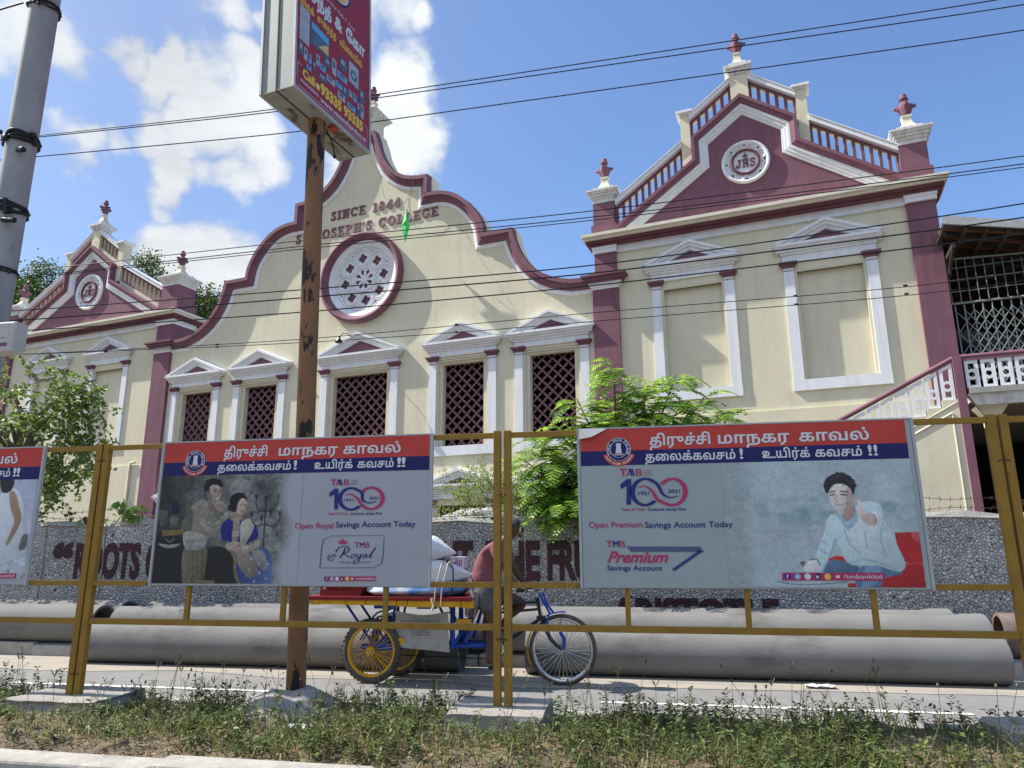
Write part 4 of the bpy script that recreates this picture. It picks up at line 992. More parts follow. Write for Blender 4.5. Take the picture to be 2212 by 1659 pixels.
# ---------------------------------------------------------------- lettering
_TC = {}
def glyphs(s, bold=0.0, spacing=1.0):
    """filled outline of a string in the built-in font: (points, triangles, boundary edges); non-zero winding, so overlapping strokes stay solid"""
    key = (s, bold, spacing)
    if key in _TC: return _TC[key]
    c = bpy.data.curves.new('t', 'FONT'); c.body = s; c.space_character = spacing
    o = bpy.data.objects.new('t', c); COL.objects.link(o)
    dg = bpy.context.evaluated_depsgraph_get(); cu = o.evaluated_get(dg).to_curve(dg); loops = []
    for sp in cu.splines:
        bp = sp.bezier_points; n = len(bp); pts = []
        if n < 2: continue
        for i in range(n):
            p0, p1 = bp[i], bp[(i + 1) % n]; a, b_, c_, d = p0.co.xy, p0.handle_right.xy, p1.handle_left.xy, p1.co.xy; e = d - a
            straight = abs((b_ - a).x * e.y - (b_ - a).y * e.x) < 1e-6 and abs((c_ - a).x * e.y - (c_ - a).y * e.x) < 1e-6
            for k in range(1 if straight else 4):
                t = k / 4; u = 1 - t; q = u ** 3 * a + 3 * u * u * t * b_ + 3 * u * t * t * c_ + t ** 3 * d
                if not pts or abs(pts[-1][0] - q.x) + abs(pts[-1][1] - q.y) > 1e-4: pts.append((q.x, q.y))
        if len(pts) > 1 and abs(pts[0][0] - pts[-1][0]) + abs(pts[0][1] - pts[-1][1]) < 1e-4: pts.pop()
        if len(pts) >= 3: loops.append(pts)
    bpy.data.objects.remove(o); bpy.data.curves.remove(c)
    if not loops: _TC[key] = None; return None
    area = lambda p: sum(p[i][0] * p[(i + 1) % len(p)][1] - p[(i + 1) % len(p)][0] * p[i][1] for i in range(len(p))) / 2
    A = [area(p) for p in loops]; w = 1 if A[max(range(len(A)), key=lambda i: abs(A[i]))] > 0 else -1
    def off(p, d):
        n = len(p); out = []
        for i in range(n):
            a = Vector(p[i - 1]); b_ = Vector(p[i]); c_ = Vector(p[(i + 1) % n]); e0 = (b_ - a).normalized(); e1 = (c_ - b_).normalized()
            n0 = Vector((e0.y, -e0.x)); m_ = n0 + Vector((e1.y, -e1.x)); m_ = m_.normalized() if m_.length > 1e-5 else n0
            q = b_ + m_ * min(1.6, 1 / max(.3, m_.dot(n0))) * d * w; out.append((q.x, q.y))
        return out
    if bold: loops = [off(p, bold) for p in loops]
    V = []; E = []
    for p in loops:
        k = len(V); V += [Vector(q) for q in p]; E += [(k + i, k + (i + 1) % len(p)) for i in range(len(p))]
    P0 = np.array([tuple(v) for v in V]); A0 = P0[[e[0] for e in E]]; B0 = P0[[e[1] for e in E]]
    ov, oe, of = bpy_cdt(V, E, [], 0, 1e-6)[:3]
    P = np.array([tuple(v) for v in ov]); T = np.array([tuple(f) for f in of if len(f) == 3]); C_ = P[T].mean(1); wn = np.zeros(len(T), int)
    for i0 in range(0, len(T), 1500):
        c_ = C_[i0:i0 + 1500, None, :]; up_ = (A0[None, :, 1] <= c_[..., 1]) & (B0[None, :, 1] > c_[..., 1]); dn = (A0[None, :, 1] > c_[..., 1]) & (B0[None, :, 1] <= c_[..., 1])
        cr = (B0[None, :, 0] - A0[None, :, 0]) * (c_[..., 1] - A0[None, :, 1]) - (c_[..., 0] - A0[None, :, 0]) * (B0[None, :, 1] - A0[None, :, 1])
        wn[i0:i0 + 1500] = (up_ & (cr > 0)).sum(1) - (dn & (cr < 0)).sum(1)
    T = T[wn != 0]
    a, b_, c_ = P[T[:, 0]], P[T[:, 1]], P[T[:, 2]]; fl = ((b_[:, 0] - a[:, 0]) * (c_[:, 1] - a[:, 1]) - (c_[:, 0] - a[:, 0]) * (b_[:, 1] - a[:, 1])) < 0
    T[fl] = T[fl][:, ::-1]; es = {}
    for t in T.tolist():
        for k in range(3):
            e = (t[k], t[(k + 1) % 3])
            if (e[1], e[0]) in es: del es[(e[1], e[0])]
            else: es[e] = 1
    used = np.unique(T); mp = np.full(len(P), -1); mp[used] = np.arange(len(used))
    _TC[key] = (P[used], mp[T], [(int(mp[x]), int(mp[y])) for x, y in es]); return _TC[key]
from mathutils.geometry import delaunay_2d_cdt as bpy_cdt
def bounds(g): P = g[0]; return P[:, 0].min(), P[:, 0].max(), P[:, 1].min(), P[:, 1].max()
def write(mb, place, s, x0, x1, base, cap_h=None, bold=0.0, shear=0.0, mi=0, depth=0.0, spacing=1.0):
    """write s between x0 and x1 on the line 'base' (2-D), place(x, y, lift) -> 3-D point"""
    g = glyphs(s, bold, spacing)
    if not g: return
    a, b_, c_, d = bounds(g); kx = (x1 - x0) / (b_ - a); ky = kx if cap_h is None else cap_h / .69
    f = [(x0 + (p[0] - a) * kx + shear * p[1] * ky, base + p[1] * ky) for p in g[0]]
    mb.add([place(p[0], p[1], depth) for p in f], g[1].tolist(), mi)
    if depth > .004:
        n = len(f); mb.add([place(p[0], p[1], depth) for p in f] + [place(p[0], p[1], 0) for p in f], [(x, x + n, y + n, y) for x, y in g[2]], mi)
def ribbon(mb, place, pts, w, mi=0, lift=0.0, closed=False):
    P = [Vector(p) for p in pts]; n = len(P); vs = []
    ws = w if isinstance(w, (list, tuple)) else [w] * n
    for i in range(n):
        t = (P[(i + 1) % n if closed else min(i + 1, n - 1)] - P[i - 1 if (closed or i) else 0]).normalized(); m_ = Vector((-t.y, t.x)) * ws[i] / 2
        for q in (P[i] + m_, P[i] - m_): vs.append(place(q.x, q.y, lift))
    rng = range(n if closed else n - 1)
    mb.add(vs, [(2 * i, 2 * i + 1, 2 * ((i + 1) % n) + 1, 2 * ((i + 1) % n)) for i in rng], mi)
def poly(mb, place, pts, mi=0, lift=0.0, holes=()):
    rings = [list(pts)] + [list(h) for h in holes]
    tris = tessellate_polygon([[Vector((p[0], p[1], 0)) for p in r_] for r_ in rings]); flat = [p for r_ in rings for p in r_]
    def ori(t):
        p, q, r2 = (flat[i] for i in t)
        return t if (q[0] - p[0]) * (r2[1] - p[1]) - (r2[0] - p[0]) * (q[1] - p[1]) > 0 else t[::-1]
    mb.add([place(p[0], p[1], lift) for p in flat], [ori(t) for t in tris], mi)
def circ(cx, cy, r_, n=32, a0=0, a1=2 * math.pi, ky=1.0):
    return [(cx + r_ * math.cos(a0 + (a1 - a0) * i / n), cy + ky * r_ * math.sin(a0 + (a1 - a0) * i / n)) for i in range(n if abs(a1 - a0 - 2 * math.pi) < 1e-6 else n + 1)]
def bez(p, n=10):
    """smooth curve through control points (Catmull-Rom)"""
    out = []; P = [Vector(p[0])] + [Vector(q) for q in p] + [Vector(p[-1])]
    for i in range(1, len(P) - 2):
        for k in range(n):
            t = k / n
            q = .5 * ((2 * P[i]) + (-P[i - 1] + P[i + 1]) * t + (2 * P[i - 1] - 5 * P[i] + 4 * P[i + 1] - P[i + 2]) * t * t + (-P[i - 1] + 3 * P[i] - 3 * P[i + 1] + P[i + 2]) * t ** 3)
            out.append((q.x, q.y))
    return out + [tuple(p[-1])]

# --- gable lettering: slab-serif capitals cut from strokes
def slab(mb, place, ch, x, y, h, w, t, mi=0, depth=0.03):
    """one slab-serif capital or figure in a box x..x+w, y..y+h; t stroke width; each stroke sits a hair above the last"""
    k = [0]
    def put(pl):
        k[0] += 1; D = depth + .0004 * (k[0] % 7)
        pr = [(x + p[0] * w, y + p[1] * h) for p in pl]
        poly(mb, place, pr, mi, D)
        n = len(pr); ar = sum(pr[i][0] * pr[(i + 1) % n][1] - pr[(i + 1) % n][0] * pr[i][1] for i in range(n))
        if ar < 0: pr = pr[::-1]
        mb.add([place(p[0], p[1], D) for p in pr] + [place(p[0], p[1], 0) for p in pr], [(i, i + n, (i + 1) % n + n, (i + 1) % n) for i in range(n)], mi)
    tx, ty = t / w, t / h; se = ty * .62
    def bar(x0, x1, y0, y1): put([(x0, y0), (x1, y0), (x1, y1), (x0, y1)])
    def stem(cx, s0=True, s1=True, y0=0, y1=1):
        bar(cx - tx / 2, cx + tx / 2, y0, y1)
        if s0: bar(cx - tx * 1.05, cx + tx * 1.05, y0, y0 + se)
        if s1: bar(cx - tx * 1.05, cx + tx * 1.05, y1 - se, y1)
    def arc(cx, cy, rx, ry, a0, a1, kx=1.0):
        n = 14; o_ = []; i_ = []
        for j in range(n + 1):
            a = R(a0 + (a1 - a0) * j / n); o_.append((cx + rx * math.cos(a), cy + ry * math.sin(a))); i_.append((cx + max(.01, rx - tx * kx) * math.cos(a), cy + max(.01, ry - ty * .72) * math.sin(a)))
        for j in range(n): put([o_[j], o_[j + 1], i_[j + 1], i_[j]])
    def diag(x0, y0, x1, y1, kk=1.0): put([(x0 - tx * kk / 2, y0), (x0 + tx * kk / 2, y0), (x1 + tx * kk / 2, y1), (x1 - tx * kk / 2, y1)])
    L_ = tx * .95; Rr = 1 - tx * .95
    if ch == 'I': stem(.5)
    elif ch == 'N': stem(L_, True, True); stem(Rr, False, True); diag(L_, 1, Rr, 0, .8)
    elif ch == 'E':
        stem(L_); bar(L_, .92, 0, se); bar(L_, .9, 1 - se, 1); bar(L_, .7, .5 - se / 2, .5 + se / 2); bar(.82, .95, 0, .26); bar(.8, .92, .74, 1); bar(.62, .72, .38, .62)
    elif ch == 'L': stem(L_); bar(L_, .95, 0, se); bar(.82, .95, 0, .3)
    elif ch == 'T': stem(.5, True, False); bar(.02, .98, 1 - se, 1); bar(.02, .15, .72, 1); bar(.85, .98, .72, 1)
    elif ch == 'P': stem(L_); arc(.52, .74, .44, .26, -90, 90); bar(L_, .52, 1 - se, 1); bar(L_, .52, .48, .48 + se)
    elif ch == 'H': stem(L_); stem(Rr); bar(L_, Rr, .5 - se / 2, .5 + se / 2)
    elif ch == 'J': stem(.68, False, True, .25, 1); arc(.42, .27, .26 + tx / 2, .29, 180, 360); put(circ(.2, .3, .12, 10))
    elif ch == 'O': arc(.5, .5, .5, .52, 0, 360)
    elif ch == 'C': arc(.5, .5, .5, .52, 40, 322); bar(.78, .92, .66, 1.0)
    elif ch == 'G': arc(.5, .5, .5, .52, 40, 330); bar(.78, .92, .68, 1.0); bar(.72, .72 + tx, .05, .45); bar(.58, 1.02, .45 - se, .45)
    elif ch == 'S': arc(.5, .745, .40, .27, 20, 270, .9); arc(.5, .255, .44, .28, -160, 90, .9); bar(.78, .9, .66, 1.0); bar(.08, .2, 0, .34)
    elif ch == '1': stem(.55, True, False); put([(.55 - tx / 2, 1), (.55 - tx / 2, .82), (.2, .74), (.2, .82)])
    elif ch == '8': arc(.5, .755, .38, .27, 0, 360, .72); arc(.5, .26, .46, .28, 0, 360, .8)
    elif ch == '4': bar(.6, .6 + tx * .9, 0, 1); bar(.0, 1.0, .24, .24 + se * .9); put([(.0, .24), (tx * .62, .24), (.6 + tx * .5, 1), (.6, 1)]); bar(.45, 1.0, 0, se * .9)
    elif ch == "'": put([(.3, 1), (.7, 1), (.4, .68), (.25, .68)])
def slab_line(mb, s, x0, x1, y, h, t, place, sup=()):
    ws = {'I': .5, "'": .3, ' ': .55, 'J': .75, '1': .7, 'L': .85, 'S': .78, 'P': .88, 'E': .88, '8': .8, '4': .85}
    tot = sum(ws.get(c, 1.0) + .16 for c in s) - .16; k = (x1 - x0) / tot; x = x0
    for i, c in enumerate(s):
        w = ws.get(c, 1.0) * k
        if i in sup: slab(mb, place, c, x, y + h * .42, h * .62, w * .75, t * .62)
        elif c != ' ': slab(mb, place, c, x, y, h, w, t)
        x += w + .16 * k
hall_pl = lambda x, y, d: (x, -d - .002, y)
b = MB(); slab_line(b, "SINCE 1844", -14.86, -11.98, 12.77, .335, .078, hall_pl); slab_line(b, "ST JOSEPH'S COLLEGE", -16.36, -10.48, 12.14, .335, .078, hall_pl, (1,))
b.build('lettering', MAROON, hall)
# monogram on the two medallions: J, H with a cross, S
for mo, axis, mz, med in MED:
    b = MB(); p = lambda x, y, d: (axis + x * med, -.025 - d, mz + y * med)
    slab(b, p, 'J', -.30, -.17, .27, .18, .046, 0, .025); slab(b, p, 'H', -.095, -.17, .27, .19, .038, 0, .025); slab(b, p, 'S', .125, -.17, .27, .17, .042, 0, .025)
    b.prism([(axis - .016 * med, mz - .08 * med), (axis + .016 * med, mz - .08 * med), (axis + .016 * med, mz + .30 * med), (axis - .016 * med, mz + .30 * med)], -.062, -.02)
    b.prism([(axis - .075 * med, mz + .185 * med), (axis + .075 * med, mz + .185 * med), (axis + .075 * med, mz + .218 * med), (axis - .075 * med, mz + .218 * med)], -.064, -.02)
    b.build('monogram', MAROOND, mo)
# capitals painted on the street wall
wp = lambda x, y, d: (x, WY - d - .003, y)
def cond(s, x0, x1, y0=.975, h=.47, bold=.05):
    b = MB(); write(b, wp, s, x0, x1, y0, h, bold, 0, 0, .012); b.build('lettering', PEBM, wall)
cond('\u201c', -8.98, -8.64); cond('ROOTS', -8.58, -7.46, bold=.045); cond('OF', -7.36, -6.95); cond('EDUCATION', -6.75, -5.0); cond('ARE', -4.85, -4.25); cond('BITTER', -4.1, -3.05); cond('BUT', -2.95, -2.30)
cond('THE', -2.12, -1.36, bold=.045); cond('FRUIT', -1.26, -.34, bold=.045); cond('IS', -.15, .1); cond('SWEET\u201d', .3, 1.55)
cond('ARISTOTLE', -.42, 1.70, .40, .31, .05)

# ---------------------------------------------------------------- posters on the barriers
BZ0, BZ1 = 1.105, 2.25
def sraw(c, k=1.0):
    """display colour seen in the shade -> print colour"""
    r_ = np.array(srgb(*c)); return np.clip(r_ * 1.36 * k, .003, .65)
class Paint:
    def __init__(s, w, h, c0):
        s.w, s.h = w, h; s.a = np.zeros((h, w, 3)); s.a[:] = sraw(c0)
        s.X, s.Y = np.meshgrid((np.arange(w) + .5) / w, (np.arange(h) + .5) / h)
    def mask(s, pts):
        P = np.array(pts, float); m = np.zeros(s.X.shape, bool)
        x0, y0 = P[-1]
        for x1, y1 in P:
            if y1 != y0:
                c = ((y0 > s.Y) != (y1 > s.Y)) & (s.X < (x1 - x0) * (s.Y - y0) / (y1 - y0) + x0); m ^= c
            x0, y0 = x1, y1
        return m.astype(float)
    def blur(s, m, n=1):
        for _ in range(n):
            p = np.pad(m, 1, 'edge'); m = (p[:-2, 1:-1] + p[2:, 1:-1] + p[1:-1, :-2] + p[1:-1, 2:] + 4 * p[1:-1, 1:-1]) / 8
        return m
    def fill(s, pts, c, smooth=True, soft=1, k=1.0, c2=None, ang=0.0):
        if smooth and len(pts) > 3:
            pp = list(pts) + [pts[0]]
            q = [pts[-1]] + pp + [pts[1]]
            full = bez(q, 6); pts = full[6:-6]
        m = s.blur(s.mask(pts), soft)[..., None] * k
        col = sraw(c)
        if smooth and c2 is None:
            P = np.array(pts); lo_, hi_ = P.min(0), P.max(0); g_ = ((s.X - lo_[0]) / (hi_[0] - lo_[0] + 1e-6) - .45) * .55 + ((s.Y - lo_[1]) / (hi_[1] - lo_[1] + 1e-6) - .45) * .75
            col = col * np.clip(1 - .42 * g_, .55, 1.35)[..., None]
        if c2 is not None:
            P = np.array(pts); d = np.cos(ang) * s.X + np.sin(ang) * s.Y; e = np.cos(ang) * P[:, 0] + np.sin(ang) * P[:, 1]
            t = np.clip((d - e.min()) / (np.ptp(e) + 1e-6), 0, 1)[..., None]; col = sraw(c) * (1 - t) + sraw(c2) * t
        s.a = s.a * (1 - m) + col * m
    def line(s, pts, w, c, k=1.0, soft=1):
        P = bez(pts, 6) if len(pts) > 2 else pts
        d = np.full(s.X.shape, 9.0); ar = s.w / s.h
        for (x0, y0), (x1, y1) in zip(P[:-1], P[1:]):
            dx, dy = (x1 - x0) * ASP, y1 - y0; L2 = dx * dx + dy * dy + 1e-9
            t = np.clip(((s.X - x0) * ASP * dx + (s.Y - y0) * dy) / L2, 0, 1)
            d = np.minimum(d, np.hypot((s.X - x0) * ASP - t * dx, s.Y - y0 - t * dy))
        m = s.blur(np.clip(1.5 - d / (w / 2), 0, 1), soft)[..., None] * k; s.a = s.a * (1 - m) + sraw(c) * m
    def noise(s, cells, amp, seed, m=None, c=None):
        r_ = np.random.default_rng(seed); g = r_.standard_normal((cells + 2, int(cells * ASP) + 2))
        gy = s.Y * cells; gx = s.X * int(cells * ASP); i = gy.astype(int); j = gx.astype(int); fy = gy - i; fx = gx - j
        fy = fy * fy * (3 - 2 * fy); fx = fx * fx * (3 - 2 * fx)
        v = (g[i, j] * (1 - fx) + g[i, j + 1] * fx) * (1 - fy) + (g[i + 1, j] * (1 - fx) + g[i + 1, j + 1] * fx) * fy
        if c is None: s.a = s.a * np.clip(1 + amp * v[..., None] * (1 if m is None else m[..., None]), .3, 1.9)
        else:
            k = np.clip(v * amp, 0, 1)[..., None] * (1 if m is None else m[..., None]); s.a = s.a * (1 - k) + sraw(c) * k
ASP = 2.0
def couple(p):
    Q = lambda *pts: [PXY(x, y) for x, y in pts]
    X = p.X
    t = np.clip((X - .0) / .52, 0, 1)[..., None]
    p.a = sraw((46, 46, 40)) * (1 - t) + sraw((120, 122, 118)) * t
    p.noise(9, .22, 1); p.noise(28, .16, 2); p.noise(60, .12, 3)
    p.fill(Q((160, 760), (370, 745), (400, 860), (380, 1120), (120, 1120)), (24, 26, 30), True, 5)
    p.fill(Q((540, 860), (720, 870), (800, 1120), (500, 1120)), (26, 27, 30), True, 5)
    p.fill(Q((760, 330), (800, 330), (860, 560), (830, 600), (780, 480)), (135, 136, 126), True, 5, .6)
    for x in (525, 560, 720, 745): p.line(Q((x, 325), (x + 5, 420)), .012, (150, 135, 80), .5)
    # lamps and tray on the table
    p.fill(Q((285, 515), (330, 515), (335, 560), (325, 600), (280, 600), (272, 560)), (30, 32, 62))
    p.fill(Q((180, 580), (245, 580), (240, 640), (225, 690), (195, 690), (183, 640)), (88, 92, 92), True, 2); p.fill(Q((270, 630), (325, 630), (312, 690), (290, 730), (272, 690)), (105, 106, 100), True, 2)
    p.line(Q((215, 690), (215, 760)), .02, (60, 62, 62)); p.line(Q((292, 700), (292, 760)), .02, (60, 58, 52))
    p.fill(Q((205, 720), (375, 712), (380, 750), (210, 762)), (120, 102, 58), False, 2); p.fill(Q((180, 812), (260, 822), (350, 815), (300, 842), (230, 842)), (150, 150, 142), True, 1)
    p.line(Q((235, 780), (265, 800), (300, 780)), .012, (130, 125, 105))
    # standing man in a pale tunic
    p.fill(Q((378, 850), (540, 840), (545, 980), (510, 1115), (385, 1115)), (112, 105, 88), True, 2); 
    for x in (410, 445, 480, 515): p.line(Q((x, 860), (x + 4, 960), (x - 4, 1110)), .012, (82, 76, 62), .6)
    p.fill(Q((360, 665), (395, 600), (440, 535), (510, 500), (560, 530), (605, 620), (640, 690), (600, 740), (545, 770), (470, 760), (375, 740)), (142, 137, 122), True, 2)
    p.fill(Q((360, 665), (395, 600), (430, 560), (440, 640), (420, 740), (370, 730)), (96, 92, 82), True, 4, .8)
    p.fill(Q((500, 640), (600, 668), (690, 590), (692, 640), (610, 735), (520, 712)), (152, 148, 134), True, 2)
    p.line(Q((530, 660), (600, 700), (670, 640)), .012, (98, 92, 80), .7)
    p.fill(Q((370, 745), (440, 730), (540, 760), (546, 800), (520, 850), (450, 865), (385, 845)), (158, 156, 148), True, 2)
    p.line(Q((385, 790), (470, 800), (540, 770)), .012, (105, 103, 96), .6)
    p.fill(Q((548, 490), (600, 500), (590, 570), (560, 580)), (140, 122, 108), True, 1)
    p.fill(Q((540, 425), (590, 392), (640, 415), (644, 470), (628, 505), (600, 532), (565, 520), (545, 480)), (172, 156, 143), True, 1)
    p.fill(Q((540, 430), (560, 420), (575, 500), (570, 520), (545, 480)), (118, 104, 94), True, 2, .8)
    p.fill(Q((516, 428), (522, 388), (570, 356), (630, 360), (658, 394), (644, 410), (606, 393), (568, 400), (552, 430), (546, 460), (528, 460)), (20, 19, 20), True, 1); p.fill(circ_px(537, 452, 11), (140, 122, 110), True, 1)
    for i in range(10): p.fill(circ_px(530 + 12.5 * i, 372 - 22 * math.sin(math.pi * (i + .5) / 10) + 6 * (i % 2), 9), (22, 21, 22), True, 1)
    p.line(Q((592, 440), (608, 438)), .010, (40, 34, 30)); p.line(Q((624, 440), (636, 442)), .010, (40, 34, 30)); p.line(Q((588, 428), (610, 424)), .008, (50, 42, 38)); p.line(Q((596, 492), (612, 498), (624, 490)), .010, (235, 228, 220)); p.line(Q((618, 450), (628, 472), (616, 474)), .006, (120, 104, 94), .8)
    p.fill(Q((600, 528), (650, 512), (682, 548), (680, 575), (640, 590), (606, 570)), (156, 142, 130), True, 1); p.line(Q((620, 540), (660, 540)), .008, (110, 98, 88), .7)
    # seated woman in a blue sari
    p.fill(Q((735, 590), (800, 590), (810, 690), (750, 690)), (150, 132, 118), True, 1)
    p.fill(Q((650, 690), (700, 640), (760, 660), (860, 640), (905, 690), (925, 770), (860, 810), (770, 850), (715, 800), (660, 790)), (30, 40, 118), True, 2)
    p.fill(Q((714, 560), (710, 495), (750, 456), (805, 454), (833, 490), (835, 512), (800, 497), (775, 527), (760, 580), (735, 592)), (20, 19, 21), True, 1); p.fill(circ_px(718, 560, 24), (22, 21, 23), True, 1)
    p.fill(Q((770, 528), (800, 492), (834, 512), (838, 560), (818, 606), (788, 616), (764, 585)), (178, 160, 146), True, 1)
    p.line(Q((790, 540), (802, 540)), .009, (40, 34, 30)); p.line(Q((820, 540), (830, 542)), .009, (40, 34, 30)); p.line(Q((794, 585), (808, 592), (820, 584)), .010, (190, 90, 80)); p.fill(circ_px(812, 522, 4), (150, 30, 30), False, 0)
    p.fill(Q((800, 665), (872, 640), (892, 700), (850, 790), (805, 850), (792, 780)), (162, 158, 146), True, 1); p.line(Q((805, 680), (800, 780)), .012, (205, 205, 205), .8)
    p.fill(Q((745, 640), (780, 640), (790, 720), (770, 800), (735, 810)), (150, 136, 122), True, 1)
    for y in (735, 748, 761): p.line(Q((735, y), (785, y - 4)), .008, (190, 186, 176), .8)
    p.fill(Q((690, 820), (760, 800), (850, 830), (930, 790), (935, 830), (850, 875), (760, 880), (700, 860)), (164, 150, 136), True, 1)
    for x in (815, 830, 845): p.line(Q((x, 825), (x + 5, 868)), .009, (205, 200, 190), .8)
    p.fill(circ_px(782, 832, 10), (150, 60, 40), False, 1, .7)
    p.fill(Q((775, 905), (880, 870), (965, 846), (1010, 890), (1032, 990), (1015, 1115), (800, 1115), (750, 1000)), (44, 62, 122), True, 2, 1, (92, 112, 150), .3)
    p.fill(Q((770, 905), (860, 880), (930, 1000), (870, 1060), (800, 990)), (138, 130, 112), True, 2, .9); p.fill(Q((880, 880), (960, 870), (1000, 990), (960, 1000)), (150, 148, 138), True, 2, .8)
    for x, y in ((880, 925), (930, 960), (940, 1020), (985, 1060), (900, 1080), (1000, 960), (860, 1000)): p.fill(circ_px(x, y, 7), (225, 225, 228), False, 1)
    p.line(Q((735, 880), (760, 930), (760, 1010), (800, 1110)), .035, (96, 86, 66)); p.line(Q((735, 880), (760, 930), (760, 1010), (800, 1110)), .012, (150, 140, 110))
    # branched candlestick
    c = (44, 42, 40)
    p.line(Q((975, 500), (968, 690), (963, 838)), .014, c)
    for x, y in ((905, 478), (975, 490), (1065, 478), (873, 604), (945, 632), (1010, 590), (1078, 602)): p.fill(Q((x - 12, y - 16), (x + 12, y - 16), (x + 9, y + 18), (x - 9, y + 18)), c, False, 1, .9); p.line(Q((x, y + 16), (x, y + 40)), .010, c)
    p.line(Q((900, 520), (920, 575), (970, 585), (1030, 570), (1062, 520)), .012, c); p.line(Q((875, 645), (905, 690), (968, 680), (1040, 695), (1078, 640)), .012, c)
    p.fill(Q((470, 1068), (612, 1072), (612, 1098), (478, 1096)), (120, 108, 82), False, 1)
    p.a = np.clip(p.a * .80, 0, 1) ** 1.2; p.noise(40, .12, 31); p.noise(90, .10, 32); p.noise(6, .10, 33)
    # fades to the white of the sheet on the right
    e = PXY(1050, 700)[0]; f = PXY(1165, 700)[0]; k = np.clip((X - e + .10 * np.sin(p.Y * 9) * .3) / (f - e), 0, 1)[..., None]; k = k * k * (3 - 2 * k)
    p.a = p.a * (1 - k) + np.array((.345, .362, .385)) * k
def reading(p):
    Q = lambda *pts: [PXY(x, y) for x, y in pts]
    X = p.X
    p.a[:] = sraw((146, 159, 160)); p.noise(5, .05, 4)
    my = np.exp(-((p.Y - .37) / .16) ** 2); p.noise(7, 1.0, 5, my * .75, (108, 138, 138)); p.noise(16, .8, 6, my * .6, (90, 122, 122)); p.noise(12, .5, 8, np.exp(-((p.Y - .62) / .1) ** 2), (150, 150, 165))
    my = np.exp(-((p.Y - .82) / .06) ** 2) * (X < .70); p.noise(14, .6, 9, my, (140, 150, 158))
    p.line(Q((1060, 705), (1500, 703)), .022, (132, 138, 142), .5, 2)
    e = PXY(1080, 0)[0]; f = PXY(1000, 0)[0]; k = np.clip((e - X) / (e - f), 0, 1)[..., None]; p.a = p.a * (1 - k) + np.array((.312, .358, .36)) * k
    p.line(Q((2035, 275), (2095, 700)), .007, (58, 64, 70)); p.line(Q((2052, 275), (2104, 700)), .008, (120, 128, 134), .7)
    # armchair
    p.fill(Q((1945, 710), (2096, 706), (2122, 890), (2060, 890), (2005, 882), (1962, 790)), (150, 24, 26), False, 1); p.fill(Q((2040, 712), (2096, 708), (2104, 760), (2060, 760)), (178, 92, 84), True, 4, .5)
    p.fill(Q((1878, 1000), (1925, 950), (2010, 890), (2100, 886), (2124, 990), (2124, 1045), (1870, 1045)), (146, 22, 24), True, 1); p.line(Q((1960, 930), (2040, 892), (2110, 890)), .012, (190, 70, 64), .5, 2)
    p.fill(Q((1572, 878), (1600, 852), (1650, 848), (1692, 862), (1680, 884)), (170, 28, 24), True, 1); p.fill(Q((1690, 1005), (1740, 1000), (1740, 1036), (1695, 1036)), (150, 26, 28), False, 1)
    # jeans
    p.fill(Q((1548, 935), (1590, 872), (1680, 880), (1745, 890), (1740, 950), (1640, 965)), (70, 92, 116), True, 1); p.fill(Q((1735, 950), (1800, 885), (1900, 895), (2000, 945), (1900, 975), (1860, 1045), (1755, 1045)), (74, 98, 124), True, 1)
    p.fill(Q((1790, 910), (1860, 900), (1880, 960), (1810, 1040), (1775, 1040)), (112, 138, 160), True, 4, .6)
    # shirt
    p.fill(Q((1560, 640), (1600, 600), (1650, 640), (1715, 560), (1790, 525), (1862, 548), (1885, 640), (1925, 700), (1965, 790), (2012, 895), (1975, 938), (1860, 905), (1700, 895), (1640, 800), (1612, 740), (1590, 830), (1545, 930), (1488, 905), (1520, 790), (1550, 700)), (166, 186, 198), True, 1)
    p.fill(Q((1700, 640), (1780, 610), (1850, 700), (1900, 880), (1800, 880), (1720, 780)), (176, 194, 204), True, 6, .6)
    for pts in (((1612, 745), (1590, 830), (1548, 925)), ((1660, 690), (1700, 780), (1760, 830)), ((1880, 650), (1870, 740), (1900, 850)), ((1540, 760), (1570, 780)), ((1525, 810), (1560, 835)), ((1700, 890), (1800, 870), (1960, 925)), ((1780, 700), (1790, 800))): p.line(Q(*pts), .010, (104, 132, 150), .7, 2)
    p.fill(Q((1640, 605), (1720, 560), (1735, 640), (1690, 690), (1655, 650)), (150, 172, 186), True, 1); p.line(Q((1645, 615), (1680, 690), (1725, 600)), .009, (104, 130, 148), .8)
    # head
    p.fill(Q((1640, 585), (1700, 535), (1722, 590), (1675, 645)), (150, 126, 116), True, 1)
    p.fill(Q((1562, 445), (1600, 420), (1650, 415), (1695, 440), (1708, 500), (1692, 560), (1650, 604), (1610, 575), (1578, 525)), (200, 178, 166), True, 1)
    p.fill(Q((1668, 440), (1706, 470), (1700, 550), (1652, 602), (1668, 530)), (150, 126, 116), True, 3, .8)
    p.fill(Q((1538, 440), (1545, 392), (1590, 360), (1650, 356), (1700, 388), (1716, 440), (1706, 488), (1690, 450), (1645, 420), (1590, 428), (1562, 475), (1550, 470)), (26, 25, 28), True, 1)
    for i in range(26): p.fill(circ_px(1544 + 168 * i / 25, 436 - 72 * math.sin(math.pi * (i + .5) / 26) + 9 * math.sin(i * 2.4), 10 + 3 * (i % 3)), (28 + 5 * (i % 4), 27 + 5 * (i % 4), 30 + 5 * (i % 4)), True, 1)
    p.noise(48, .25, 12, p.mask(Q((1538, 440), (1590, 358), (1700, 386), (1716, 440))))
    p.line(Q((1575, 488), (1600, 484)), .012, (60, 48, 44)); p.line(Q((1638, 484), (1668, 486)), .012, (60, 48, 44)); p.line(Q((1570, 470), (1602, 464)), .010, (44, 36, 34)); p.line(Q((1634, 464), (1674, 468)), .010, (44, 36, 34))
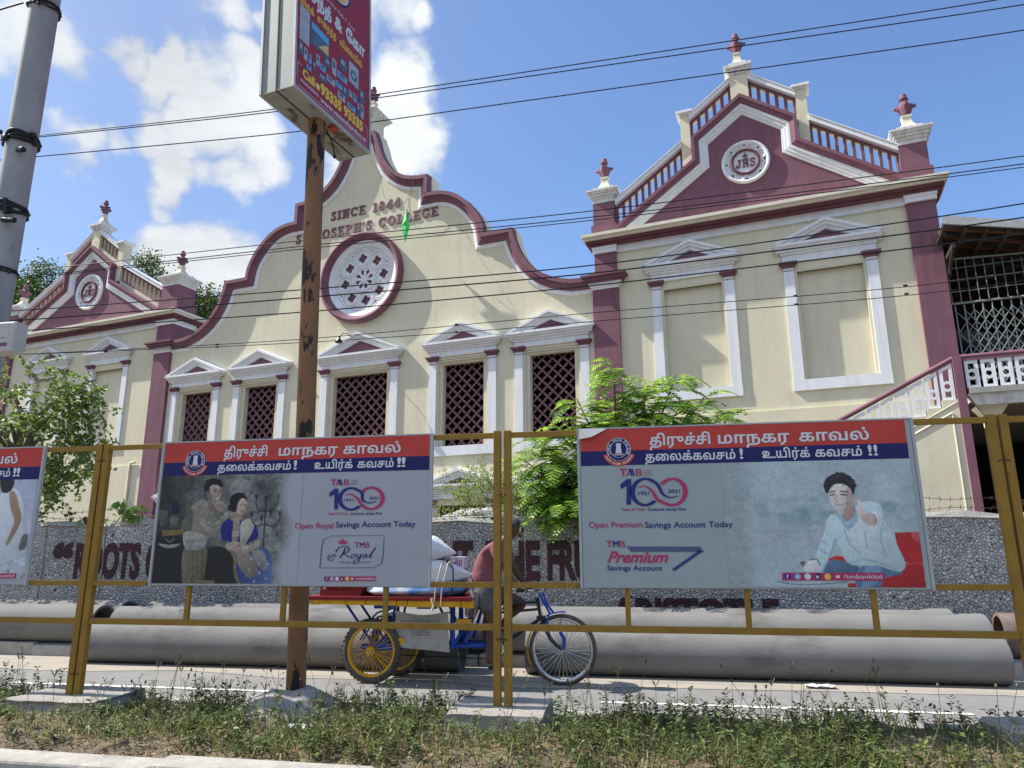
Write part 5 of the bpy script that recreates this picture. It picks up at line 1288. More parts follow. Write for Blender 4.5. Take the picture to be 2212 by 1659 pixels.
    p.line(Q((1612, 490), (1606, 520), (1624, 524)), .008, (140, 116, 106), .8); p.fill(Q((1602, 540), (1640, 552), (1672, 536), (1655, 562), (1625, 566)), (236, 230, 226), True, 1); p.line(Q((1600, 538), (1640, 550), (1674, 534)), .006, (120, 70, 66))
    # raised thumb and cuff
    p.fill(Q((1818, 588), (1868, 598), (1876, 650), (1835, 684), (1812, 650)), (196, 204, 206), True, 1); p.line(Q((1822, 600), (1842, 640), (1826, 668)), .010, (60, 52, 52), .9)
    p.fill(Q((1732, 520), (1745, 516), (1756, 560), (1790, 592), (1822, 600), (1838, 640), (1822, 672), (1780, 655), (1748, 618), (1740, 570)), (186, 164, 152), True, 1)
    for y in (612, 628, 644): p.line(Q((1765, y), (1800, y + 6)), .006, (140, 116, 104), .8, 0)
    p.fill(Q((1440, 905), (1475, 872), (1528, 880), (1522, 930), (1462, 942), (1436, 925)), (200, 196, 192), True, 1); p.line(Q((1470, 870), (1510, 868), (1528, 900)), .010, (80, 70, 66)); p.fill(Q((1408, 880), (1445, 878), (1438, 905), (1425, 908)), (92, 84, 90), False, 1)
    p.noise(80, .05, 41); p.noise(30, .045, 42)
    p.line(Q((1280, 995), (1400, 1012), (1560, 1008), (1690, 996)), .007, (64, 80, 96)); p.line(Q((1320, 915), (1318, 880), (1350, 850), (1420, 830)), .004, (140, 146, 150), .6)
def girl(p):
    p.a = sraw((150, 156, 172)) * (1 - p.Y[..., None]) + sraw((150, 156, 160)) * p.Y[..., None]; p.noise(6, .05, 21); p.noise(18, .06, 22)
    m = np.clip((p.Y - .62) / .1, 0, 1); p.noise(30, .18, 23, m); p.noise(9, .6, 24, m * .6, (112, 116, 108))
    p.line([(0.2, .62), (1.0, .58)], .012, (130, 138, 150), .5, 2); p.line([(0.2, .30), (1.0, .22)], .02, (140, 148, 164), .5, 3)
    p.fill([(.80, .12), (.88, .10), (.93, .25), (.95, .48), (.99, .70), (.93, .82), (.80, .85), (.74, .6)], (176, 182, 186), True, 1)
    for i in range(60):
        x = .78 + .2 * RNG.random(); y = .45 + .38 * RNG.random(); p.fill([(x, y), (x + .004, y), (x + .004, y + .012), (x, y + .012)], (110, 124, 136), False, 0, .8)
    p.fill([(.845, .14), (.875, .13), (.905, .25), (.935, .40), (.92, .52), (.885, .66), (.868, .66), (.89, .5), (.895, .42), (.86, .28)], (134, 110, 88), True, 1)
    p.fill([(.78, -.02), (.86, .0), (.85, .12), (.80, .13)], (36, 28, 28), True, 1); p.fill([(.955, .58), (.985, .57), (.985, .70), (.945, .72)], (84, 84, 80), True, 2)

PZ = {'c': ((210, 85), (2120, 30), (130, 1105), (2105, 1125)), 'm': ((45, 85), (2005, 18), (85, 1035), (2165, 1042))}
CUR = None; RECT = None
def st_of(x, y, q=None):
    (ax, ay), (bx, by), (cx, cy), (dx, dy) = PZ[q or CUR]
    s, t = .5, .5
    for _ in range(12):
        px = (1 - t) * ((1 - s) * ax + s * bx) + t * ((1 - s) * cx + s * dx); py = (1 - t) * ((1 - s) * ay + s * by) + t * ((1 - s) * cy + s * dy)
        s += (x - px) / (bx - ax); t += (y - py) / (cy - ay)
    return s, t
def PXY(x, y):
    s, t = st_of(x, y); s0, s1, t0, t1 = RECT
    return ((s - s0) / (s1 - s0), (t - t0) / (t1 - t0))
def circ_px(x, y, r_): return [PXY(x + r_ * math.cos(a), y + r_ * math.sin(a)) for a in [2 * math.pi * i / 10 for i in range(10)]]
PRINT = print_mat('photo_print')
def photo(board, x0, W, rect, fn, res):
    global RECT, ASP
    RECT = rect; s0, s1, t0, t1 = rect; H = BZ1 - BZ0
    ASP = (s1 - s0) * W / ((t1 - t0) * H)
    h = res; w = int(res * ASP); p = Paint(w, h, (120, 120, 120)); fn(p)
    for c_ in range(3): p.a[..., c_] = p.blur(p.a[..., c_], 2)
    p.noise(int(h * .45), .05, 77)
    X = x0 + (s0 + (s1 - s0) * np.arange(w) / (w - 1)) * W; Z = BZ1 - (t0 + (t1 - t0) * np.arange(h) / (h - 1)) * H
    gx, gz = np.meshgrid(X, Z); v = np.stack([gx, np.full_like(gx, BY - .0025) + .0 * gx, gz], -1).reshape(-1, 3)
    i = (np.arange(h - 1)[:, None] * w + np.arange(w - 1)[None, :]).ravel()
    fast_mesh('photo_print', v, np.stack([i + w, i + w + 1, i + 1, i], -1), PRINT, board, p.a.reshape(-1, 3))
BY = FY - .045
def board(x0, x1, label, q, photo_args, kind):
    global CUR
    CUR = q; W = x1 - x0; H = BZ1 - BZ0
    t = thing('poster_board', label, 'poster', ((x0 + x1) / 2, BY, BZ0), 0, 'printed poster boards fixed to the yellow barriers')
    b = MB(); b.box((x0, BY, BZ0), (x1, BY + .022, BZ1)); b.build('panel', BOARDC if kind == 'm' else BOARDB, t, bevel=.003)
    b = MB(); b.box((x1 + .001, BY - .006, BZ0 - .003), (x1 + .02, BY + .024, BZ1 + .004)); b.box((x0 - .02, BY - .006, BZ0 - .003), (x0 - .001, BY + .024, BZ1 + .004)); b.box((x0 - .018, BY - .004, BZ1 + .001), (x1 + .018, BY + .024, BZ1 + .012)); b.build('edge_strip', METALG, t)
    pl = lambda s, tt, d: (x0 + s * W, BY - .0015 - d, BZ1 - tt * H)
    PL = lambda s, tt, d: pl(s, -tt, d)     # y up
    b = MB(); poly(b, PL, [(.003, 0), (.997 if q == 'c' else .985, 0), (.997 if q == 'c' else .985, -.143), (.003, -.143)]); b.build('red_band', REDP, t)
    b = MB(); poly(b, PL, [(.003, -.143), (.997 if q == 'c' else .985, -.143), (.997 if q == 'c' else .985, -.238), (.003, -.238)]); b.build('navy_band', BLUEP, t)
    if photo_args: photo(t, x0, W, *photo_args)
    ar = W / H
    T = lambda mb, s, xa, xb, base, cap=None, **k: write(mb, lambda x, y, d: PL(x, y, .003 + d), s, xa, xb, -base, cap, **k)
    mw = MB()
    if q == 'c': l1 = ((.238, .405), (.448, .668), (.688, .895)); l2 = ((.218, .497), (.508, .520), (.585, .725), (.742, .872), (.884, .898), (.900, .914)); by1, by2 = .112, .212
    else: l1 = ((.224, .412), (.436, .650), (.678, .880)); l2 = ((.208, .485), (.498, .508), (.565, .705), (.720, .855), (.872, .883), (.888, .899)); by1, by2 = .115, .214
    for s, (a, c_) in zip(('திருச்சி', 'மாநகர', 'காவல்'), l1): T(mw, s, a, c_, by1, .064, bold=.022)
    for s, (a, c_) in zip(('தைலக்கவசம்', '!', 'உயிர்க்', 'கவசம்', '!', '!'), l2): T(mw, s, a, c_, by2, .052 if s != '!' else .062, bold=.02)
    mw.build('tamil_lettering', TXTW, t)
    # police badge
    cx, cy = (.128, -.135) if q == 'c' else (.125, -.135); r_ = .038; ky = ar
    E = lambda rr, n=36, a0=0, a1=2 * math.pi: circ(cx, cy, rr, n, a0, a1, ky)
    b1 = MB(); b2 = MB(); b3 = MB()
    P3 = lambda x, y, d: PL(x, y, .003 + d)
    rb = [(cx + rr * math.cos(a), cy + ky * rr * math.sin(a)) for rr, A in ((r_ * 1.42, np.linspace(R(200), R(340), 16)), (r_ * 1.04, np.linspace(R(340), R(200), 16))) for a in A]
    poly(b3, P3, rb, 0, .0); poly(b2, P3, E(r_ * 1.0), 0, .0004); ribbon(b1, P3, E(r_ * .70, 36), r_ * .05, 0, .0012, True); ribbon(b1, P3, E(r_ * .98, 36), r_ * .05, 0, .0012, True)
    tw = [(-.42, -.5), (.42, -.5), (.40, -.38), (.26, -.34), (.22, .0), (.2, .05), (.19, .38), (.24, .42), (.15, .52), (-.15, .52), (-.24, .42), (-.19, .38), (-.2, .05), (-.22, 0), (-.26, -.34), (-.40, -.38)]
    poly(b1, P3, [(cx + x * r_, cy + y * r_ * ky) for x, y in tw], 0, .0012)
    poly(b3, P3, [(cx - .5 * r_, cy - .44 * r_ * ky), (cx + .5 * r_, cy - .44 * r_ * ky), (cx + .5 * r_, cy - .36 * r_ * ky), (cx - .5 * r_, cy - .36 * r_ * ky)], 0, .0018)
    def ring_text(mb, s, rr, a0, a1, hh, inv=False):
        for i, ch in enumerate(s):
            if ch == ' ': continue
            a = R(a0 + (a1 - a0) * i / (len(s) - 1)); up_ = (math.cos(a), math.sin(a)); rt = (math.sin(a), -math.cos(a))
            if inv: up_ = (-up_[0], -up_[1]); rt = (-rt[0], -rt[1])
            pq = lambda x, y, d: P3(cx + rr * math.cos(a) + (x * rt[0] + y * up_[0]), cy + ky * (rr * math.sin(a) + (x * rt[1] + y * up_[1])), .0012 + d)
            w = hh * (.3 if ch == 'I' else .8); write(mb, pq, ch, -w / 2, w / 2, 0 - (hh / 2), hh, bold=.02)
    ring_text(b1, 'TAMIL NADU POLICE', r_ * .84, 205, -25, r_ * .2); ring_text(b1, 'TRUTH ALONE TRIUMPHS', r_ * 1.23, 208, 332, r_ * .17, True)
    b3.build('badge_ribbon', REDP, t); b2.build('badge_disc', BLUEP, t); b1.build('badge_emblem', TXTW, t)
    if kind == 'girl':
        b = MB(); poly(b, P3, [(.80, -.955), (.963, -.955), (.963, -.92), (.80, -.92)], 0, .0005); b.build('address_strip', TXTP, t)
        b = MB(); T(b, '/tmbankltd', .86, .955, .947, .020, depth=.001); b.build('address_lettering', TXTW, t)
        return t
    # bank logo, centenary figure
    mp, mb_, mg = MB(), MB(), MB()
    S_ = lambda x, y: (st_of(x, y)[0], st_of(x, y)[1])
    if kind == 'c': tmb = (1435, 1565, 400, 358); one = (1430, 1500, 575, 425); L_ = (1580, 500, 78); Rr = (1720, 497, 78); yr1, yr2 = (1530, 1597, 518, 500), (1705, 1772, 505, 486); tag_ = (1420, 1795, 615); op = (1188, 2022, 712); 
    else: tmb = (310, 450, 370, 328); one = (316, 392, 545, 390); L_ = (470, 468, 80); Rr = (638, 468, 80); yr1, yr2 = (428, 496, 487, 466), (612, 686, 474, 454); tag_ = (320, 724, 582); op = (117, 1012, 684)
    def TB(mb, s, xa, xb, ybase, ytop=None, **k):
        a = S_(xa, ybase); c_ = S_(xb, ybase); cp = None if ytop is None else a[1] - S_(xa, ytop)[1]
        T(mb, s, a[0], c_[0], a[1], cp if cp is not None else (lambda g: (c_[0] - a[0]) / (g[1] - g[0]) * .69 * ar)(bounds(glyphs(s, k.get('bold', 0)))), **k)
    w3 = (tmb[1] - tmb[0]) / 3.0
    TB(mp, 'T', tmb[0], tmb[0] + w3 * .92, tmb[2], tmb[3], bold=.03); TB(mp, 'B', tmb[0] + w3 * 2.15, tmb[1], tmb[2], tmb[3], bold=.008)
    xa, xb = tmb[0] + w3 * .95, tmb[0] + w3 * 2.05; y0, y1 = tmb[2], tmb[3]
    rr = lambda mb, pts, w: ribbon(mb, P3, [(S_(*p)[0], -S_(*p)[1]) for p in pts], w, 0, .0008)
    rr(mp, [(xa, y0), (xa + w3 * .35, y1)], .0052); rr(mb_, [(xa + w3 * .35, y1), (xa + w3 * .62, y0)], .0052); rr(mb_, [(xa + w3 * .62, y1), (xa + w3 * .95, y0)], .0052)
    for k, s in enumerate(('Tamilnad', 'Mercantile', 'Bank Ltd')): TB(mg, s, tmb[1] + 12, tmb[1] + 58, tmb[3] + 14 + k * 13)
    ow = one[1] - one[0]; oh = one[2] - one[3]
    poly(mb_, P3, [(S_(*p)[0], -S_(*p)[1]) for p in ((one[0] + ow * .48, one[2]), (one[0] + ow * .86, one[2]), (one[0] + ow * .86, one[3]), (one[0] + ow * .48, one[3]), (one[0] - ow * .05, one[3] + oh * .22), (one[0] + ow * .02, one[3] + oh * .40), (one[0] + ow * .48, one[3] + oh * .26))], 0, .0006)
    cxl, cyl, rl = L_; cxr, cyr, rr_ = Rr; wd = .0145
    E2 = lambda cx_, cy_, r0, a0, a1: [(S_(cx_ + r0 * math.cos(R(a)), cy_ - r0 * math.sin(R(a)))[0], -S_(cx_ + r0 * math.cos(R(a)), cy_ - r0 * math.sin(R(a)))[1]) for a in np.linspace(a0, a1, 30)]
    pp = lambda *pts: bez([(S_(*p)[0], -S_(*p)[1]) for p in pts], 10)
    ribbon(mb_, P3, E2(cxl, cyl, rl, 62, 318), wd, 0, .0006)
    q1 = pp((cxl + rl * .40, cyl - rl * .9), (cxl + rl * .95, cyl - rl * .55), (cxr - rr_ * .75, cyr + rr_ * .15), (cxr - rr_ * .2, cyr + rr_ * .42), (cxr + rr_ * .45, cyr + rr_ * .3)); ribbon(mb_, P3, q1, list(np.linspace(wd, wd * .3, len(q1))), 0, .0014)
    ribbon(mp, P3, E2(cxr, cyr, rr_, 145, -118), wd, 0, .0006)
    q2 = pp((cxl - rl * .5, cyl - rl * .32), (cxl - rl * .1, cyl - rl * .45), (cxl + rl * .5, cyl - rl * .1), (cxl + rl * .95, cyl + rl * .55), (cxr - rr_ * .45, cyr + rr_ * .9)); ribbon(mp, P3, q2, list(np.linspace(wd * .3, wd, len(q2))), 0, .0010)
    TB(mb_, '1921', *yr1[:3], yr1[3], bold=.015); TB(mb_, '2021', *yr2[:3], yr2[3], bold=.015)
    TB(mp, 'Years of Trust -', tag_[0], tag_[0] + (tag_[1] - tag_[0]) * .4, tag_[2], tag_[2] - 16, bold=.02); TB(mb_, 'Customer always First', tag_[0] + (tag_[1] - tag_[0]) * .42, tag_[1], tag_[2], tag_[2] - 16, bold=.02)
    PUR = (op[1] - op[0])
    if kind == 'c': TB(mp, 'Open Royal', op[0], op[0] + PUR * .325, op[2], op[2] - 38, bold=.012); TB(mb_, 'Savings Account Today', op[0] + PUR * .345, op[1], op[2] - 8, op[2] - 46, bold=.012)
    else: TB(mp, 'Open Premium', op[0], op[0] + PUR * .38, op[2], op[2] - 34, bold=.012); TB(mb_, 'Savings Account Today', op[0] + PUR * .397, op[1], op[2], op[2] - 34, bold=.012)
    if kind == 'c':
        pt = [(1390, 990), (1370, 990), (1380, 850), (1395, 790), (1440, 766), (1812, 764), (1806, 900), (1796, 960), (1750, 990)]
        ribbon(mb_, P3, [(S_(*p)[0], -S_(*p)[1]) for p in pt], .0025, 0, .0006, True)
        TB(mp, 'T', 1610, 1640, 850, 812, bold=.02); TB(mb_, 'M', 1644, 1676, 850, 812, bold=.01); TB(mp, 'B', 1682, 1712, 850, 812, bold=.008)
        poly(mp, P3, [(S_(x, y)[0], -S_(x, y)[1]) for x, y in ((1500, 822), (1554, 822), (1560, 796), (1542, 808), (1527, 784), (1512, 808), (1494, 796))], 0, .0006)
        W_ = lambda pts, w=.0035: ribbon(mb_, P3, pp(*pts), w, 0, .0008)
        W_(((1545, 850), (1530, 890), (1505, 920)), .006); W_(((1480, 880), (1500, 850), (1545, 838), (1572, 855), (1560, 880), (1532, 890), (1560, 905), (1580, 922)), .0045)   # R
        W_(((1612, 895), (1592, 900), (1592, 920), (1610, 918), (1616, 900), (1610, 893))); W_(((1632, 895), (1628, 915), (1645, 915), (1655, 895), (1640, 940), (1610, 962), (1604, 945), (1650, 918)))   # o y
        W_(((1690, 895), (1668, 900), (1668, 918), (1684, 915), (1692, 895), (1690, 917), (1702, 912))); W_(((1706, 912), (1740, 870), (1755, 848), (1728, 890), (1716, 918), (1735, 915)))   # a l
        W_(((1470, 930), (1440, 938), (1425, 920), (1435, 902), (1450, 912), (1440, 925))); W_(((1475, 915), (1460, 905), (1472, 895), (1480, 905)))
        TB(mg, 'Savings', 1508, 1588, 957, 942); TB(mg, 'Account', 1638, 1722, 957, 942)
        st = (1402, 1757, 1080, 1050)
    else:
        TB(mp, 'T', 232, 268, 798, 762, bold=.03); TB(mb_, 'M', 272, 312, 798, 762, bold=.03); TB(mp, 'B', 318, 350, 798, 762, bold=.008)
        TB(mp, 'Premium', 238, 610, 888, 825, bold=.028, shear=.2); TB(mb_, 'Savings Account', 238, 585, 934, 906, bold=.015)
        for i in range(33):
            x = 356 + i * 14.2; h_ = 30
            if x + 20 < 836: poly(mb_, P3, [(S_(*p)[0], -S_(*p)[1]) for p in ((x, 794), (x + 8, 794), (x + 8 + min(36, 700 - 0), 826), (x + 36, 826))] if x < 800 else [(S_(*p)[0], -S_(*p)[1]) for p in ((x, 796), (x + 8, 796), (x + 12, 806))], 0, .0006)
        for i in range(17):
            f = i / 16; x = 640 + 160 * f; y = 934 - 108 * f
            poly(mb_, P3, [(S_(*p)[0], -S_(*p)[1]) for p in ((x, y - 6), (x + 9, y - 10), (x + 32, y - 4 + 0), (x + 24, y + 2))], 0, .0006)
        st = (1310, 1895, 990, 945)
    mp.build('pink_lettering', TXTP, t); mb_.build('blue_lettering', TXTB, t); mg.build('grey_lettering', TXTG, t)
    # address strip with round icons
    xa, xb, yb, yt = st; wst = xb - xa
    b = MB(); poly(b, P3, [(S_(xa, yb)[0], -S_(xa, yb)[1]), (S_(xb, yb)[0], -S_(xb, yb)[1]), (S_(xb, yt)[0], -S_(xb, yt)[1]), (S_(xa, yt)[0], -S_(xa, yt)[1])], 0, .0022); b.build('address_strip', TXTP, t)
    icons = [TXTB, STRIPB, TXTW, BLUEP, TXTY, REDP]; bw = MB(); groups = {}
    for i, m_ in enumerate(icons):
        x = xa + wst * (.055 + .099 * i); y = (yb + yt) / 2; rr0 = (yb - yt) * .42
        g = groups.setdefault(m_.name, (MB(), m_))[0]; s_, t_ = S_(x, y); rs = abs(S_(x + rr0, y)[0] - s_)
        poly(g, P3, circ(s_, -t_, rs, 18, 0, 2 * math.pi, ar), 0, .0026)
        if i == 0: TB(bw, 'f', x - rr0 * .3, x + rr0 * .3, y + rr0 * .55, y - rr0 * .6, bold=.05, depth=.003)
        if i == 3: TB(bw, 'in', x - rr0 * .5, x + rr0 * .5, y + rr0 * .45, y - rr0 * .5, bold=.05, depth=.003)
        if i == 1: poly(bw, P3, circ(s_, -t_, rs * .45, 12, 0, 2 * math.pi, ar), 0, .003)
        if i == 5: poly(bw, P3, [(s_ - rs * .6, -t_ - rs * ar * .4), (s_ + rs * .6, -t_ - rs * ar * .4), (s_ + rs * .6, -t_ + rs * ar * .4), (s_ - rs * .6, -t_ + rs * ar * .4)], 0, .003)
    for nme, (g, m_) in groups.items(): g.build('round_icon', m_, t)
    TB(bw, '/tmbankltd', xa + wst * .61, xb - wst * .02, yb - (yb - yt) * .25, yb - (yb - yt) * .80, depth=.003); bw.build('address_lettering', TXTW, t)
    return t
board(-3.885, -1.58, 'poster of a couple beside a royal savings account offer under red and navy bands', 'c', ((.003, .545, .2385, .985), couple, 330), 'c')
tb = board(-.42, 1.885, 'poster of a man giving a thumbs up from a red armchair', 'm', ((.44, .985, .2385, .988), reading, 330), 'm')
b = MB(); b.add([(-.421, BY - .012, 2.256), (-.20, BY - .012, 2.258), (-.26, BY - .03, 2.225), (-.33, BY - .035, 2.19), (-.423, BY - .03, 2.175)], [(4, 3, 2, 1, 0)]); b.build('peeling_corner', METALG, tb)
board(-7.37, -5.055, 'poster cut off by the left edge, showing an arm and white dress', 'c', ((.25, .997, .2385, .95), girl, 200), 'girl')

# ---------------------------------------------------------------- print on the crimson sign face (x = along the face, y = height)
fp = lambda x, y, d: SP(HT + .006 + d, -HL + x * (2 * HL / 1.2), y)
b = MB(); bw = MB()
write(b, fp, 'Call', .11, .285, 5.60, .085, bold=.05); write(b, fp, '93335 93335', .37, 1.075, 5.60, .105, bold=.06)
poly(b, fp, circ(.33, 5.635, .036, 18), 0, 0); poly(bw, fp, circ(.33, 5.635, .016, 12), 0, .001)
write(bw, fp, 'ONLINE BOOKING:', .08, .35, 5.53, .028, bold=.03); write(bw, fp, 'www.vasanthandco.in', .37, 1.13, 5.505, .058, bold=.02)
ribbon(bw, fp, [(.04, 5.70), (.04, 5.475), (1.15, 5.475), (1.15, 5.70), (1.09, 5.70)], .006)
ribbon(bw, fp, [(.04, 5.70), (.10, 5.70)], .006)
write(bw, fp, 'வசந்த்', .05, .52, 6.50, .12, bold=.05); write(bw, fp, '&', .57, .70, 6.50, .13, bold=.05); write(bw, fp, 'ேகா', .76, 1.10, 6.50, .125, bold=.05)
write(b, fp, 'மிகக்', .05, .25, 6.345, .075, bold=.025); write(b, fp, 'குைறந்த', .30, .60, 6.345, .075, bold=.025); write(b, fp, 'விைலயில்', .66, 1.05, 6.345, .075, bold=.025)
write(bw, fp, 'இந்தியாவின்', .30, .60, 6.69, .035); write(bw, fp, 'No.1', .63, .76, 6.69, .05); write(bw, fp, 'டீலர்', .80, .92, 6.69, .035)
poly(bw, fp, circ(.60, 6.98, .20, 32, 0, 2 * math.pi, .75), 0, 0); poly(b, fp, circ(.60, 6.98, .17, 32, 0, 2 * math.pi, .75), 0, .003)
b.build('yellow_lettering', TXTY, sign); bw.build('white_lettering', TXTW, sign)
rg = MB(); ribbon(rg, fp, circ(.60, 6.98, .21, 32, 0, 2 * math.pi, .75), .02, 0, .001, True); rg.build('emblem_ring', BLUEP, sign)
SCR = mat('printed_dark_blue_grey', (.05, .07, .10), (.10, .16, .24), scale=9, rough=.4); SIL = mat('printed_silver', (.30, .34, .40), (.40, .43, .47), scale=6, rough=.4); ORA = mat('printed_orange', (.62, .36, .10), (.75, .55, .2), scale=6, rough=.4)
g1, g2, g3, g4 = MB(), MB(), MB(), MB()
rc = lambda mb, x0, x1, y0, y1, d=0.0: poly(mb, fp, [(x0, y0), (x1, y0), (x1, y1), (x0, y1)], 0, d)
rc(g2, .05, .19, 5.96, 6.33); rc(g1, .05, .19, 6.22, 6.225, .001); rc(g1, .21, .485, 6.03, 6.28); poly(g3, fp, [(.33, 6.07), (.48, 6.07), (.48, 6.18), (.42, 6.15)], 0, .001); poly(g4, fp, [(.22, 6.20), (.48, 6.19), (.48, 6.27), (.22, 6.27)], 0, .001)
rc(g2, .82, .99, 6.04, 6.28); poly(g1, fp, circ(.905, 6.15, .06, 20), 0, .001); poly(g2, fp, circ(.905, 6.15, .03, 16), 0, .002)
for i, (x, y, w, h) in enumerate(((.05, 5.80, .06, .14), (.12, 5.79, .05, .13), (.19, 5.80, .04, .1), (.25, 5.78, .05, .09), (.30, 5.86, .05, .12), (.36, 5.85, .08, .07), (.42, 5.95, .10, .08), (.54, 5.93, .07, .18), (.63, 5.96, .16, .07), (.66, 6.08, .12, .14), (.46, 5.80, .13, .07), (.60, 5.84, .11, .06), (.72, 5.82, .08, .1), (.82, 5.87, .06, .07), (.90, 5.86, .06, .09), (1.01, 5.93, .09, .15), (.64, 5.73, .12, .08), (.80, 5.73, .14, .06), (.97, 5.73, .05, .18), (1.03, 5.75, .06, .16), (.16, 5.72, .07, .05), (.34, 5.74, .12, .07))):
    mb = MB(); poly(mb, fp, [(x, y), (x + w, y), (x + w, y + h), (x, y + h)], 0, 0); q_ = (x + w * .2, x + w * .7, y + h * .45, y + h * .85); poly(mb, fp, [(q_[0], q_[2]), (q_[1], q_[2]), (q_[1], q_[3]), (q_[0], q_[3])], 1, .001)
    mb.build('appliance_print', [(SCR, SIL, STRIPB)[i % 3], (SIL, SCR, SCR)[i % 3]], sign)
g1.build('appliance_print', SCR, sign); g2.build('appliance_print', SIL, sign); g3.build('appliance_print', ORA, sign); g4.build('appliance_print', STRIPB, sign)
# marks on the junction box
b = MB(); jp = lambda x, y, d: (x, 5.27 - .0015 - d, y)
poly(b, jp, [(-5.90, 3.20), (-5.62, 3.20), (-5.62, 3.235), (-5.90, 3.235)]); o = b.build('maroon_stripe', MAROON, jbo, local=True)
for v in o.data.vertices: v.co -= Vector((-5.78, 5.34, 3.15))
b = MB(); ribbon(b, jp, [(-5.88 + .012 * math.cos(a), 3.29 + .02 * math.sin(a)) for a in np.linspace(.2, 5.4, 14)], .006); ribbon(b, jp, [(-5.82 + .008 * i, 3.275 + .012 * (i % 2)) for i in range(22)], .005)
o = b.build('printed_mark', TXTG, jbo, local=True)
for v in o.data.vertices: v.co -= Vector((-5.78, 5.34, 3.15))

# ---------------------------------------------------------------- cargo tricycle
CY = 7.70
tri = thing('cargo_tricycle', 'blue and yellow cargo tricycle with maroon wooden deck ridden along the road', 'tricycle', (-2.0, CY, 0))
def spokes(b, c, r0, r1, n, rad, w=.03):
    for k in range(n):
        a = 2 * math.pi * k / n; a2 = a + (.55 if k % 2 else -.55); s = w if (k // 2) % 2 else -w
        b.tube([(c[0] + r0 * math.cos(a2), c[1] + s, c[2] + r0 * math.sin(a2)), (c[0] + r1 * math.cos(a), c[1], c[2] + r1 * math.sin(a))], rad, 4, caps=False)
def wheel(c, r, tw, rimc, hubc, nsp, rimw, knobs=False):
    n = 56; t = MB()
    pr = [(r - tw * 1.0, -tw * .35), (r - tw * .8, -tw * .5), (r - tw * .3, -tw * .48), (r, -tw * .2), (r, tw * .2), (r - tw * .3, tw * .48), (r - tw * .8, tw * .5), (r - tw * 1.0, tw * .35)]
    t.lathe([(a, h) for a, h in pr], c, 'Y', n)
    if knobs:
        for k in range(44):
            a = 2 * math.pi * k / 44
            for s in (-1, 1):
                p = Vector((c[0] + (r - .004) * math.cos(a), c[1] + s * tw * .22, c[2] + (r - .004) * math.sin(a)))
                t.box(p - Vector((.011, .011, .008)), p + Vector((.011, .011, .010)), 0, Matrix.Rotation(-a + math.pi / 2, 3, 'Y'))
    w = t.build('wheel', TYRE, tri)
    m = MB(); m.lathe([(r - tw * .95, -rimw), (r - tw * .95 - .012, -rimw), (r - tw * .95 - .026, -rimw * .4), (r - tw * .95 - .026, rimw * .4), (r - tw * .95 - .012, rimw), (r - tw * .95, rimw)], c, 'Y', n); m.build('rim', rimc, w)
    s = MB(); spokes(s, c, .02, r - tw * .95 - .02, nsp, .0035 if knobs else .0028); s.build('spokes', rimc if knobs else CHROME, w)
    h = MB(); h.lathe([(0, -.06), (.03, -.06), (.055, -.035), (.035, -.03), (.03, .03), (.055, .035), (.03, .06), (0, .06)] if knobs else [(0, -.05), (.012, -.05), (.022, -.035), (.014, -.03), (.014, .03), (.022, .035), (.012, .05), (0, .05)], c, 'Y', 16); h.build('hub', hubc, w)
    return w
wheel((-2.86, 7.52, .325), .325, .066, YELM, YELM, 36, .026, True)
wheel((-2.74, 7.98, .325), .325, .066, YELM, YELM, 36, .026, True)
wheel((-.845, CY, .352), .352, .040, CHROME, CHROME, 36, .017)
b = MB(); b.tube([(-2.86, 7.47, .325), (-2.74, 8.04, .325)], .02, 8); b.build('axle', BLKM, tri)
# deck
b = MB()
for k in range(5): b.box((-3.58 + .02 * (k % 2), 7.36 + .155 * k, .862), (-1.76 + .015 * (k % 3), 7.36 + .155 * k + .15, .884), 0)
b.box((-3.60, 7.335, .848), (-1.74, 7.359, .888), 0); b.box((-3.60, 8.14, .848), (-1.74, 8.16, .888), 0); b.build('deck', REDM, tri, bevel=.003)
b = MB(); x = -3.50
for w_, z_ in ((.10, .80), (.3, .805), (.22, .80), (.34, .80), (.12, .79), (.28, .785), (.30, .79), (.13, .78)):
    b.box((x, 7.345, z_), (x + w_ - .008, 7.40, .847)); x += w_
b.build('edge_blocks', YELM, tri)
b = MB(); b.box((-3.4, 7.42, .80), (-1.8, 7.47, .86)); b.box((-3.4, 8.03, .80), (-1.8, 8.08, .86)); b.build('deck_beam', TIMBER, tri)
b = MB()
for y in (7.52, 7.98):
    b.tube([(-2.98, y, .36), (-1.66, y * .3 + CY * .7, .385), (-1.50, CY, .35)], .024, 8)
for y in (7.56, 7.92):
    b.tube([(-1.99, y, .36), (-1.99, y, .83)], .028, 8); b.tube([(-1.97, y, .40), (-1.70, CY, .86)], .02, 8); b.tube([(-1.99, y, .50), (-2.16, y, .82)], .014, 6); b.tube([(-1.85, y, .42), (-1.72, y, .84)], .02, 6)
    b.tube([(-3.20, y, .81), (-2.86, y, .38)], .014, 6); b.tube([(-2.70, y, .40), (-2.62, y, .82)], .014, 6); b.tube([(-2.72, y, .44), (-2.72, y, .82)], .018, 6)
    for a0, a1, dx in ((-3.02, -2.56, 0), (-2.99, -2.59, .0)):
        b.tube([(a0 + (a1 - a0) * i / 10, y + .03, .42 + (.30 if dx == 0 and a0 < -3 else .25) * math.sin(math.pi * i / 10)) for i in range(11)], .010, 5)
    b.box((-2.98, y - .03, .33), (-2.6, y + .03, .39))
b.box((-2.82, 7.43, .76), (-2.62, 7.53, .82)); b.box((-2.35, 7.44, .76), (-2.15, 7.54, .82))
b.build('chassis', BLUEM, tri)
